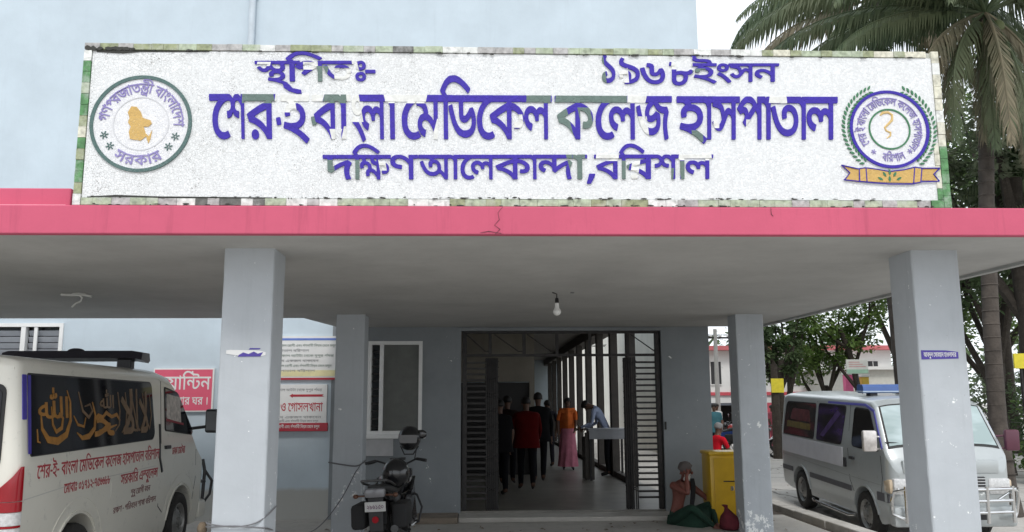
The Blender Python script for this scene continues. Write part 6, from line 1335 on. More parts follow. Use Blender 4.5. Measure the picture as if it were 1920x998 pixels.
for sg in (1, -1):
    window_set(V2, 'side_window', [(.18, 1.235), (1.66, 1.245), (1.68, 1.81), (.26, 1.80)], [.06, .05, .05, .10], G1, sg=sg, g=.018)
    window_set(V2, 'side_window', [(1.80, 1.245), (2.80, 1.25), (2.92, 1.82), (1.82, 1.82)], [.05, .05, .06, .05], G2, sg=sg, g=.018)
    window_set(V2, 'door_window', [(3.20, 1.26), (3.92, 1.245), (4.10, 1.27), (3.74, 1.80), (3.24, 1.81)], [.08, .03, .03, .06, .06], G3, sg=sg, g=.018)
    V2.patch('side_panel', [(.11, .905), (2.86, .905), (2.86, 1.20), (.11, 1.20)], .007, M_WPAN, rnd=.01, sg=sg)
    V2.patch('rub_strip', [(.11, .585), (.62, .585), (.62, .665), (.11, .665)], .014, M_TRIM, rnd=.01, sg=sg)
    V2.patch('rub_strip', [(1.46, .585), (3.14, .585), (3.14, .665), (1.46, .665)], .014, M_TRIM, rnd=.01, sg=sg)
    V2.patch('rub_strip', [(4.02, .585), (4.34, .585), (4.34, .70), (4.02, .70)], .014, M_TRIM, rnd=.01, sg=sg)
    V2.strip('door_seam', [(3.08, 1.86), (3.06, 1.2), (3.10, .75), (3.22, .60)], .012, .0015, M_SEAM, sg=sg)
    V2.strip('door_seam', [(4.16, 1.20), (4.20, .9), (4.12, .62)], .010, .0015, M_SEAM, sg=sg)
    V2.strip('door_seam', [(1.74, 1.86), (1.74, .35)], .010, .0015, M_SEAM, sg=sg)
    V2.strip('body_crease', [(.1, .86), (3.0, .80), (4.2, .80)], .010, .002, mat('silver_crease', (.30, .32, .32), .4), sg=sg)
    V2.strip('roof_edge_highlight', [(.04, 1.845), (3.6, 1.875), (3.88, 1.80), (4.20, 1.31)], .035, .008, mat('blue_highlight_paint', (.12, .12, .48), .4), sg=sg)  # blue strip paints the bluish highlight along the roof edge
    V2.patch('door_handle', [(3.16, 1.06), (3.30, 1.06), (3.30, 1.10), (3.16, 1.10)], .03, M_BLACKP, rnd=.012, sg=sg)
    V2.patch('slider_handle', [(2.94, .92), (3.0, .92), (3.0, 1.06), (2.94, 1.06)], .03, M_BLACKP, rnd=.012, sg=sg)
    MB().tube([(sg * .82, 1.50, .24), (sg * .86, 1.62, .22), (sg * .86, 3.05, .22), (sg * .82, 3.16, .24)], .025, 8).build('side_step', M_CHROME, sv, smooth=True)
    mm = MB().box(sg * 1.0 - .10, sg * 1.0 + .10, 4.16, 4.24, 1.26, 1.55, ch=.028).tube([(sg * .80, 4.10, 1.45), (sg * .95, 4.19, 1.47)], .015, 8).tube([(sg * .80, 4.10, 1.28), (sg * .95, 4.19, 1.3)], .015, 8)
    mm = mm.build('wing_mirror', mat('chrome_mirror_shell', (.66, .62, .60), .28, metal=.5, var=.3, scale=10) if sg > 0 else mat('dark_maroon_mirror_shell', (.10, .03, .05), .35), sv, smooth=True)
    MB().box(sg * 1.0 - .085, sg * 1.0 + .085, 4.150, 4.158, 1.28, 1.53, ch=.003).build('mirror_glass', mat('mirror_glass', (.1, .1, .1)), mm)
    pts = []
    for yc, r in S2['arch']:
        pts = [(yc - (r + .02) * math.cos(PI * i / 20), .325 + (r + .02) * math.sin(PI * i / 20)) for i in range(1, 20)]
        V2.strip('arch_lip', pts, .03, .016, SP_, sg=sg)
mb = MB(); frr = V2.side(1)
V2.patch('painted_reflection', [(.35, 1.36), (1.5, 1.36), (1.5, 1.47), (.35, 1.47)], .0105, mat('yellow_reflection', (.15, .11, .03), .4, var=.6, scale=10), rnd=.03, d0=.0095)  # coloured patches on the side panes paint their reflections
V2.patch('painted_reflection', [(.5, 1.50), (1.5, 1.50), (1.4, 1.70), (.6, 1.70)], .0105, mat('red_reflection', (.11, .022, .028), .4, var=.6, scale=10), rnd=.05, d0=.0095)  # red reflection painted as a patch on the rear pane
V2.patch('painted_reflection', [(1.95, 1.32), (2.1, 1.30), (2.75, 1.70), (2.6, 1.75)], .0105, mat('violet_reflection', (.07, .035, .14), .4, var=.5, scale=10), rnd=.03, d0=.0095)  # violet reflection painted across the middle pane
ws = V2.front_sheet('windscreen_rubber', 3.90, 4.275, .93, .004, M_RUB)
V2.front_sheet('windscreen', 3.915, 4.255, .90, .010, GWS)
bm2 = MB()
for sx in (-.25, .3):
    bm2.tube([(sx, 4.30, 1.235), (sx + .26, 4.27, 1.31), (sx + .34, 4.22, 1.40)], .007, 5)
    bm2.tube([(sx + .05, 4.245, 1.36), (sx + .5, 4.235, 1.39)], .008, 5)
bm2.build('wiper', M_BLACKP, sv)
def front_box(name, x0, x1, y0, y1, z0, z1, m, ch=.02, par=None):
    return MB().box(x0, x1, y0, y1, z0, z1, ch=ch).build(name, m, par or sv, smooth=ch > .015)
front_box('bonnet_panel', -.66, .66, 4.36, 4.435, .98, 1.16, SP_, .02)
front_box('grille', -.46, .46, 4.38, 4.445, .74, .94, M_BLACKP, .02)
for i in range(5):
    front_box('grille_bar', -.45, .45, 4.446, 4.456, .755 + i * .038, .768 + i * .038, M_CHROME, .004)
for sg in (-1, 1):
    hl = front_box('headlight', *(sorted((sg * .50, sg * .80))), 4.30, 4.44, .70, .92, M_CLRL, .03)
    front_box('indicator', *(sorted((sg * .735, sg * .845))), 4.20, 4.40, .71, .90, mat('pale_amber_lens', (.60, .48, .34), .2, coat=.5), .03)
    front_box('fog_lamp', *(sorted((sg * .55, sg * .70))), 4.46, 4.50, .36, .46, M_CLRL, .02)
front_box('front_bumper', -.84, .84, 4.30, 4.50, .28, .56, SP_, .05)
front_box('air_intake', -.42, .42, 4.49, 4.506, .38, .48, M_BLACKP, .006)
front_box('number_plate', -.26, .26, 4.508, 4.515, .40, .50, mat('plate_white', (.7, .7, .68), .5), .003)
bb = MB()
for z in (.50, .65, .80):
    bb.tube([(-.72, 4.60, z), (-.3, 4.66, z), (.3, 4.66, z), (.72, 4.60, z)] + [], .022, 8)
for x in (-.72, -.34, .34, .72):
    bb.tube([(x, 4.60 + (.06 if abs(x) < .5 else 0), .36), (x, 4.60 + (.06 if abs(x) < .5 else 0), .84)], .024, 8)
for sg in (-1, 1):
    bb.tube([(sg * .72, 4.60, .80), (sg * .84, 4.52, .76), (sg * .86, 4.48, .64), (sg * .84, 4.46, .46), (sg * .72, 4.58, .40)], .022, 8)
    bb.tube([(sg * .8, 4.54, .80), (sg * .5, 4.62, .66)], .016, 8)
bb.build('bull_bar', M_CHROME, sv, smooth=True)
bd = MB().lathe([(.0, 4.675), (.07, 4.676), (.085, 4.70), (.07, 4.716), (.0, 4.718)], c=(-.10, 0, .62), axis='Y', n=24).build('bull_bar_badge', mat('orange_badge', (.72, .27, .05), .35), sv, smooth=True)
# blue lamp bar on the roof
mb = MB().loft([[(x, 3.05 - a, b) for a, b in ((.12, 2.06), (.11, 2.13), (.08, 2.16), (-.08, 2.16), (-.11, 2.13), (-.12, 2.06), (-.08, 2.03), (.08, 2.03))] for x in (-.60, -.585, .585, .60)])
lbm = mb.build('lamp_bar', mat('dusty_blue_lens', (.06, .12, .32), .35, coat=.2), sv)
MB().box(-.61, .61, 2.925, 3.175, 2.045, 2.065).build('band', mat('pale_blue_trim', (.40, .48, .58), .4), lbm)
for x in (-.42, .42):
    MB().box(x - .06, x + .06, 2.98, 3.12, 1.93, 2.035, ch=.01).build('foot', M_BLACKP, lbm)
MB().tube([(.2, 2.2, 1.97), (.2, 2.25, 2.12)], .006, 5).build('aerial', M_BLACKP, sv)
# ------------------------------------------------------------------ notices, stickers
def plate(mb, x0, x1, z0, z1, y0, y1, ch=.0): return mb.box(x0, x1, y0, y1, z0, z1, ch=ch)
def panel_text(par, oy, seq, x0, x1, z0, h, m, y, lib=None, name='lettering'):
    mb = MB(); text_mesh(mb, lib or GR, seq, x0, x1, z0, h, None, y - .0015, y + .0005)
    return mb.build(name, m, par)
M_NW = mat('notice_white_print', (.72, .72, .71), .4, var=.05)
M_NRED = mat('notice_red_print', (.42, .03, .05), .4)
M_NPINK = mat('canteen_pink_print', (.66, .10, .17), .4, var=.06, scale=3)
M_NINK = mat('faint_green_ink', (.28, .33, .30), .6)
M_NINK2 = mat('faint_grey_ink', (.32, .32, .33), .6)
M_NBLUE = mat('notice_blue_print', (.12, .20, .55), .4)
M_NYEL = mat('notice_yellow_print', (.72, .66, .38), .4)
nb = thing('notice_board', 'upper white notice with blue heading and many lines of faint writing, beside the porch pillar', 'notice board', (-2.85, WY - .03, 2.10))
plate(MB(), -.62, .64, .02, .66, -.006, .026).build('panel', M_NW, nb)
plate(MB(), -.62, .64, .596, .628, -.010, -.0065).build('heading_band', M_NBLUE, nb)
plate(MB(), -.62, .64, .04, .135, -.0085, -.0065).build('yellow_band', M_NYEL, nb)
plate(MB(), -.64, .655, -.012, .018, -.014, .026).build('bottom_rail', M_NRED, nb)
for i, (k, x1) in enumerate((('fill1', .62), ('fill4', .20), ('fill3', .58), ('fill2', .35), ('fill1', .55), ('fill4', .30))):
    panel_text(nb, 0, TX[k], -.55, x1, .50 - i * .078, .034, (M_NINK, M_NINK2)[i % 2], -.0085)
nb2 = thing('toilet_sign', 'lower white notice with red arrow and large red writing above a red foot band', 'sign', (-2.85, WY - .06, 1.33))
plate(MB(), -.62, .50, .02, .685, -.008, .050, .004).build('panel', M_NW, nb2)
plate(MB(), -.64, .52, -.02, .105, -.014, .052, .004).build('foot_band', M_NRED, nb2)
panel_text(nb2, 0, TX['fill3'], -.52, .42, .585, .040, M_NINK2, -.0085)
panel_text(nb2, 0, TX['toilet'], -.56, .44, .28, .135, M_NRED, -.0085)
MB().prism([[(.46, .50), (.43, .515), (.45, .535), (-.02, .535), (-.02, .548), (-.07, .515), (-.02, .485), (-.02, .50)]], -.0105, -.0082).build('arrow', M_NRED, nb2)
panel_text(nb2, 0, TX['fill2'], -.56, .42, .175, .036, M_NINK2, -.0085)
panel_text(nb2, 0, TX['fill1'], -.56, .38, .12, .030, M_NINK2, -.0085)
panel_text(nb2, 0, TX['fill1'], -.58, .40, .028, .045, M_NW, -.0145)
cs = thing('canteen_sign', 'pink canteen sign with white Bengali writing half hidden behind the ambulance', 'sign', (-4.45, WY - .04, 1.75))
plate(MB(), -.55, .37, -.14, .52, -.006, .034, .004).build('panel', M_NW, cs)
plate(MB(), -.53, .345, -.12, .50, -.0085, -.0062).build('pink_field', M_NPINK, cs)
panel_text(cs, 0, TX['canteen'], -.50, .32, .20, .21, M_NW, -.009)
panel_text(cs, 0, TX['canteen2'], -.30, .30, -.03, .12, M_NW, -.009)
M_STB = mat('violet_sticker', (.07, .045, .30), .5, var=.15)
st = thing('pillar_sticker', 'intact violet strip sticker with white letters on the right front pillar', 'sticker', (3.605, 6.5985, 2.066))
MB().prism([[(-.148, -.036), (.148, -.030), (.148, .022), (.05, .034), (-.148, .036)]], -.0025, -.0005).build('strip', M_STB, st)
panel_text(st, 0, TX['col'], -.13, .13, -.016, .036, M_NW, -.003)
st = thing('pillar_sticker', 'torn violet and white strip sticker on the left front pillar', 'sticker', (-1.775, 6.5585, 2.10))
MB().prism([[(-.148, -.012), (.0, -.034), (.12, -.030), (.148, -.022), (.148, .0), (.10, .012), (-.12, .018), (-.148, .014)]], -.0025, -.0005).build('strip', M_NW, st)
MB().prism([[(-.06, -.034), (.11, -.033), (.13, .0), (.09, -.012), (.06, .004), (.02, -.014), (-.02, -.002), (-.05, -.020)]], -.0038, -.0026).build('strip', M_STB, st)
MB().prism([[(.02, .020), (.10, .020), (.11, .030), (.03, .031)]], -.002, -.0005).build('strip', M_STB, st)

# ------------------------------------------------------------------ loose cables at the left pillars
cb = thing('cable', 'slack grey cables looped between the two left pillars', 'cable', (-2.0, 6.5, .8))
Mc = mat('grey_cable', (.16, .16, .17), .6)
def cable(pts, r, m=Mc, par=cb, name='strand'):
    o_ = par.location
    P = [Vector(p) - o_ for p in pts]
    out = []
    for i in range(len(P) - 1):
        p0, p1, p2, p3 = P[max(0, i - 1)], P[i], P[i + 1], P[min(len(P) - 1, i + 2)]
        for j in range(6):
            t = j / 6
            out.append(.5 * ((2 * p1) + (p2 - p0) * t + (2 * p0 - 5 * p1 + 4 * p2 - p3) * t * t + (3 * p1 - p0 - 3 * p2 + p3) * t ** 3))
    out.append(P[-1])
    return MB().tube(out, r, 6).build(name, m, par, smooth=True)
cable([(-1.58, 6.9, .93), (-1.585, 6.60, .89), (-1.66, 6.545, .845), (-1.80, 6.54, .825), (-1.98, 6.54, .845), (-2.02, 6.62, .85)], .0055)
cable([(-2.02, 6.60, .82), (-1.97, 6.54, .825), (-1.80, 6.535, .83), (-1.60, 6.54, .815), (-1.575, 6.62, .80), (-1.70, 8.2, .52), (-1.72, 9.5, .42), (-1.70, 10.8, .56), (-1.62, 11.45, .84), (-1.60, 11.48, .87), (-1.54, 11.478, .96)], .006)
cable([(-1.98, 11.478, .965), (-1.80, 11.47, .935), (-1.62, 11.47, .915), (-1.535, 11.49, .95), (-1.53, 11.8, .97)], .009)
MB().ball((-2.055 + 2.0, 6.62 - 6.5, .80 - .8), (.035, .05, .055), 10, 7).build('knot', mat('muddy_rag', (.16, .12, .08), .9, var=.4, scale=25), cb, smooth=True)

# ------------------------------------------------------------------ yellow locker beside the right rear pillar
yl = thing('yellow_cabinet', 'bright yellow metal cabinet behind the seated man at the rear pillar', 'cabinet', (3.56, 12.30, 0))
M_Y = mat('yellow_enamel', (.70, .43, .015), .4, var=.08, scale=3, coat=.2, stain=(.30, .20, .03))
M_Y2 = mat('yellow_enamel_trim', (.60, .36, .012), .45, var=.1)
MB().box(-.30, .34, 0, .46, .03, .97, ch=.012).build('body', M_Y, yl, smooth=True)
MB().box(-.32, .36, -.02, .48, .971, 1.02, ch=.015).build('top', M_Y, yl, smooth=True)
MB().box(-.25, .30, -.014, -.001, .10, .93, ch=.004).build('door', M_Y2, yl)
MB().box(-.12, .12, -.020, -.015, .60, .615).build('slot', M_BLACKP, yl)
MB().box(-.02, .02, -.024, -.015, .48, .54, ch=.003).build('lock', M_CHROME, yl)
for x in (-.27, .26):
    MB().box(x, x + .05, .05, .10, 0, .03).build('foot', M_BLACKP, yl)

# ------------------------------------------------------------------ motorcycles
M_BK = mat('motorcycle_black_paint', (.012, .012, .014), .22, coat=.5, var=.1)
M_BKD = mat('motorcycle_dark_parts', (.022, .022, .024), .55, var=.3)
M_ENG = mat('engine_alloy', (.07, .07, .07), .45, metal=.7, var=.3, scale=12)
M_SEAT = mat('vinyl_seat', (.018, .018, .018), .6, bump=.003)
def wheel(par, yc, r, name='wheel'):
    t = MB().lathe([(r * .80, -.035), (r * .92, -.05), (r, -.03), (r, .03), (r * .92, .05), (r * .80, .035)], n=32, axis='X', cap=False)
    w_ = t.build(name, M_TYRE, par, smooth=True); w_.location = (0, yc, r)
    MB().lathe([(r * .83, -.028), (r * .76, -.02), (r * .76, .02), (r * .83, .028)], n=32, axis='X', cap=False).lathe([(.0, -.05), (.05, -.05), (.05, .05), (.0, .05)], n=14, axis='X').build('rim', M_ENG, w_, smooth=True)
    sp = MB()
    for i in range(6):
        a = 2 * PI * i / 6
        sp.tube([(0, .04 * math.cos(a), .04 * math.sin(a)), (0, r * .79 * math.cos(a + .12), r * .79 * math.sin(a + .12))], .012, 5)
    sp.build('spoke', M_ENG, w_)
    return w_
def motorcycle(label, loc, rz, lean, tank, tail=True, group=None):
    """rear axle at y=0, front axle at y=1.28"""
    m = thing('motorcycle', label, 'motorcycle', loc, 0, group)
    m.rotation_euler = (0, R(lean), rz)
    Mt = mat('tank_paint_' + tank[0], tank[1], .22, coat=.5)
    wheel(m, 0, .30); wheel(m, 1.28, .30, 'wheel')
    # frame, swing arm, forks
    MB().tube([(.07, 0, .30), (.08, .42, .36), (.09, .45, .60), (.10, -.15, .72)], .016, 8).tube([(-.07, 0, .30), (-.08, .42, .36), (-.09, .45, .60), (-.10, -.15, .72)], .016, 8).tube([(0, .45, .30), (0, .95, .36), (0, 1.02, .88), (0, .40, .74)], .02, 8).build('frame', M_BKD, m, smooth=True)
    MB().tube([(.09, 1.28, .30), (.09, 1.16, .62), (.085, 1.05, .95)], [.022, .022, .018], 8).tube([(-.09, 1.28, .30), (-.09, 1.16, .62), (-.085, 1.05, .95)], [.022, .022, .018], 8).build('fork', M_ENG, m, smooth=True)
    for s in (-1, 1):
        pts = [(s * .10, -.02 + .0 * i, .34 + i * .02) for i in range(18)]
        k = MB()
        k.tube([(s * .115, .02, .34), (s * .115, -.08, .66)], .03, 10)
        for i in range(9):
            z = .40 + i * .026; k.lathe([(.036, z), (.036, z + .012)], c=(s * .115, .005 - .024 * i * .36, 0), n=12)
        k.build('shock_absorber', M_ENG, m, smooth=True)
    MB().box(-.13, .13, .40, .78, .28, .50, ch=.04).box(-.10, .10, .62, .82, .46, .66, ch=.03).lathe([(.0, -.19), (.09, -.185), (.10, -.13), (.10, .13), (.09, .19), (.0, .195)], c=(0, .52, .36), axis='X', n=18).build('engine', M_ENG, m, smooth=True)
    MB().tube([(.10, .80, .50), (.14, .78, .30), (.15, .45, .24), (.16, .05, .30), (.17, -.32, .40)], [.022, .024, .03, .05, .042], 12).build('exhaust', M_ENG, m, smooth=True)
    # tank
    rings = []
    for y, w_, z0, z1 in ((.46, .07, .70, .82), (.50, .12, .66, .89), (.62, .175, .63, .96), (.80, .20, .62, .985), (.94, .185, .62, .97), (1.04, .13, .66, .93), (1.09, .06, .72, .88)):
        rings.append([(w_ * math.cos(t), y, (z0 + z1) / 2 + (z1 - z0) / 2 * math.sin(t)) for t in (2 * PI * k / 18 for k in range(18))])
    tk = MB().loft(rings).build('fuel_tank', Mt, m, smooth=True)
    for s in (-1, 1):
        MB().prism([[(.66, .80), (.84, .825), (.82, .86), (.70, .85)]], .0, .006, lambda u, v, d, s=s: (s * (.196 + d), u, v)).build('tank_badge', M_CLRL, tk)
    # seat: stepped
    rings = []
    for y, w_, z0, z1 in ((.50, .09, .72, .80), (.40, .12, .70, .79), (.20, .135, .70, .785), (.05, .135, .72, .82), (-.15, .125, .75, .855), (-.34, .10, .79, .87), (-.40, .06, .81, .86)):
        rings.append([(w_ * (abs(math.cos(t)) ** .6) * (1 if math.cos(t) > 0 else -1), y, (z0 + z1) / 2 + (z1 - z0) / 2 * (abs(math.sin(t)) ** .6) * (1 if math.sin(t) > 0 else -1)) for t in (2 * PI * k / 18 for k in range(18))])
    MB().loft(rings).build('seat', M_SEAT, m, smooth=True)
    for s in (-1, 1):
        MB().prism([roundpoly([(.44, .50), (.44, .72), (-.10, .76), (-.42, .80), (-.30, .70), (-.02, .64), (.12, .50)], .03)], 0, .03, lambda u, v, d, s=s: (s * (.10 + d), u, v)).build('side_cover', Mt, m)
    # tail: lamp, grab rail, fender, plate
    MB().tube([(.13, .05, .82), (.15, -.30, .88), (.13, -.50, .92), (-.13, -.50, .92), (-.15, -.30, .88), (-.13, .05, .82)], .013, 8).build('grab_rail', M_ENG, m, smooth=True)
    tl = MB().box(-.11, .11, -.50, -.40, .74, .84, ch=.03).build('tail_lamp', mat('grey_tail_lens', (.16, .16, .17), .25, coat=.4), m, smooth=True)
    rings = []
    for i in range(10):
        a = R(25 + i * 17)
        y, z = -.35 * math.cos(a) * -1 * -1, .30 + .37 * math.sin(a)
        rings.append([(x, y - .0, z + .02 - abs(x) * .25) for x in (-.085, -.05, 0, .05, .085)] + [(x, y * .97, (z - .012) + .02 - abs(x) * .25) for x in (.085, .05, 0, -.05, -.085)])
    MB().loft(rings).build('rear_mudguard', M_BKD, m, smooth=True)
    MB().prism([[(-.08, .74), (.08, .74), (.07, .40), (-.07, .40)]], -.43, -.415).build('mud_flap', M_BKD, m)
    rings = []
    for i in range(9):
        a = R(30 + i * 15)
        y, z = 1.28 + .345 * math.cos(a), .30 + .345 * math.sin(a)
        rings.append([(x, y, z - abs(x) * .3) for x in (-.07, 0, .07)] + [(x, y, z - .012 - abs(x) * .3) for x in (.07, 0, -.07)])
    MB().loft(rings).build('front_mudguard', Mt, m, smooth=True)
    if tail:
        pl = MB().box(-.11, .11, -.462, -.455, .60, .70, ch=.002).build('number_plate', mat('dusty_plate_white', (.42, .42, .41), .6), m)
        mb = MB(); text_mesh(mb, GR, TX['plate'], -.09, .09, .628, .045, lambda u, v, d: (u, -.4622 - d, v), 0, .0012)
        mb.build('lettering', mat('plate_ink', (.10, .03, .08), .6), pl)
        MB().lathe([(.0, 0), (.035, 0), (.035, .012), (.0, .014)], c=(0, -.474, .52), axis='Y', n=16).build('reflector', M_REDL, m)
        for s in (-1, 1):
            MB().tube([(s * .10, -.40, .76), (s * .19, -.41, .76)], .01, 6).ball((s * .21, -.42, .76), (.03, .035, .025), 10, 6).build('indicator', mat('dull_amber_lens', (.10, .04, .02), .4), m, smooth=True)
    # crash guard loops and side shields give the bulk low down
    for s in (-1, 1):
        MB().tube([(s * .06, .95, .72), (s * .24, .92, .62), (s * .30, .88, .48), (s * .26, .84, .32), (s * .06, .82, .26)], .014, 8).build('crash_guard', M_BKD, m, smooth=True)
        MB().prism([roundpoly([(.52, .30), (.56, .70), (.98, .86), (1.06, .66), (.90, .34)], .06)], 0, .05, lambda u, v, d, s=s: (s * (.15 + d + .06 * math.sin(min(1, max(0, (u - .5) / .5)) * PI)), u, v)).build('leg_shield', M_BK, m)
        MB().box(*sorted((s * .14, s * .30)), -.30, .12, .40, .66, ch=.04).build('saddle_bag', mat('black_canvas', (.016, .016, .017), .85, bump=.004), m, smooth=True)
    # bars, grips, headlamp, mirrors
    MB().tube([(.36, .90, 1.02), (.24, .96, 1.04), (.12, 1.04, .99), (-.12, 1.04, .99), (-.24, .96, 1.04), (-.36, .90, 1.02)], .012, 8).build('handlebar', M_BKD, m, smooth=True)
    for s in (-1, 1):
        MB().tube([(s * .37, .895, 1.02), (s * .25, .955, 1.04)], .018, 10).build('grip', M_BKD, m, smooth=True)
        MB().tube([(s * .24, .97, 1.03), (s * .30, 1.02, 1.01), (s * .36, .99, 1.0)], .006, 6).build('lever', M_ENG, m)
        mi = MB().tube([(s * .22, .97, 1.04), (s * .25, .97, 1.17), (s * .29, .96, 1.28)], .007, 6)
        mi = mi.build('mirror_stalk', M_BKD, m, smooth=True)
        MB().ball((s * .31, .95, 1.33), (.075, .018, .055), 16, 9).build('mirror', M_BK, mi, smooth=True)
        MB().tube([(s * .10, .36, .30), (s * .24, .34, .30)], .013, 8).build('footrest', M_BKD, m)
    MB().ball((0, 1.16, .92), (.10, .09, .10), 16, 10).build('headlamp', M_BK, m, smooth=True)
    MB().lathe([(.0, 0), (.045, 0), (.05, .03), (.0, .035)], c=(.05, 1.05, 1.03), n=14).lathe([(.0, 0), (.045, 0), (.05, .03), (.0, .035)], c=(-.05, 1.05, 1.03), n=14).build('instrument', M_BKD, m)
    MB().tube([(-.10, .38, .28), (-.20, .30, .02)], .012, 6).build('side_stand', M_BKD, m)
    return m
moto = motorcycle('black motorcycle with white number plate parked behind the left rear pillar', (-1.03, 9.70, 0), R(-4), -3, ('black', (.012, .012, .014)))
for o in [q for q in kids(moto) if q.name.startswith('mirror_stalk')][:1]:      # the photograph shows only the right mirror
    for q in kids(o): bpy.data.objects.remove(q)
    bpy.data.objects.remove(o)
# helmet hung on the mirror side: a thing of its own
hm = thing('helmet', 'black crash helmet hung on the motorcycle beside its right mirror', 'helmet', (-.86, 10.62, 1.30))
MB().ball((0, 0, 0), (.115, .135, .125), 20, 12).build('shell', M_BK, hm, smooth=True)
MB().prism([roundpoly([(-.085, -.045), (.085, -.045), (.09, .035), (-.09, .035)], .02)], -.142, -.112).build('visor', mat('smoked_visor', (.05, .05, .055), .12, coat=.5), hm)
MB().tube([(-.09, .02, -.08), (-.05, .0, -.16), (.04, .0, -.16), (.09, .02, -.08)], .008, 6).build('strap', M_BKD, hm)
hm.scale = (1.2, 1.2, 1.2)
hm2 = copy_tree(hm); hm2.scale = (1.35, 1.35, 1.35); hm2.location = (-.96, 10.02, .93); hm2.rotation_euler = (0, 0, R(160)); hm2['label'] = 'black crash helmet resting on the motorcycle seat and tank'
# parked row far off, right of the building
far = [('red', (.25, .02, .02)), ('black', (.012, .012, .014)), ('blue', (.03, .06, .20)), ('grey', (.12, .12, .13))]
spots = [(8.0, 30.2, 65, 'black motorcycle nearest the hospital wall corner in the far parked row'), (9.0, 31.0, 60, 'second motorcycle of the far parked row, with a blue tank'), (10.2, 31.6, 62, 'motorcycle with a red tank in the far parked row'), (10.6, 27.0, 70, 'dark motorcycle standing just left of the silver van'), (11.6, 29.6, 75, 'grey motorcycle parked behind the silver van')]
mset = [motorcycle(spots[i][3], (spots[i][0], spots[i][1], -.035), R(spots[i][2]), -6, far[(1, 2, 0, 3)[i]], False, 'motorcycles parked beyond the van') for i in range(4)]
c = copy_tree(mset[3]); c.location = (11.6, 29.6, -.035); c.rotation_euler = (0, R(-6), R(75)); c['label'] = spots[4][3]
# ------------------------------------------------------------------ people
def skin_body(nodes, edges, level=2):
    """nodes: list of (co, radius or (rx, ry)); one continuous surface grown over connected edges; node 0 is the pelvis"""
    me = bpy.data.meshes.new('skeleton')
    me.from_pydata([n[0] for n in nodes], edges, [])
    ob = bpy.data.objects.new('skeleton', me)
    COL.objects.link(ob)
    sk = ob.modifiers.new('skin', 'SKIN')
    sk.use_smooth_shade = True
    sk.branch_smoothing = .6
    for i, n in enumerate(nodes):
        r = n[1] if isinstance(n[1], (tuple, list)) else (n[1], n[1])
        v = me.skin_vertices[0].data[i]
        v.radius = r; v.use_root = (i == 0)
    ss = ob.modifiers.new('sub', 'SUBSURF'); ss.levels = level; ss.render_levels = level
    dg = bpy.context.evaluated_depsgraph_get()
    out = bpy.data.meshes.new_from_object(ob.evaluated_get(dg))
    bpy.data.objects.remove(ob)
    return out
SKIN1 = mat('brown_skin', (.11, .055, .034), .55, var=.12, scale=20)
SKIN2 = mat('sunburnt_brown_skin', (.17, .055, .040), .6, var=.2, scale=14)
HAIRM = mat('black_hair', (.012, .010, .009), .6)
BEARDM = mat('white_beard', (.55, .53, .50), .9, var=.3, scale=40)
EYEM = mat('eye_dark', (.02, .015, .012), .3)
LIPM = mat('lips', (.14, .05, .04), .6)
def seg_dist(p, a, b):
    d = b - a; t = max(0, min(1, (p - a).dot(d) / max(d.length_squared, 1e-9)))
    return (p - a - d * t).length, t
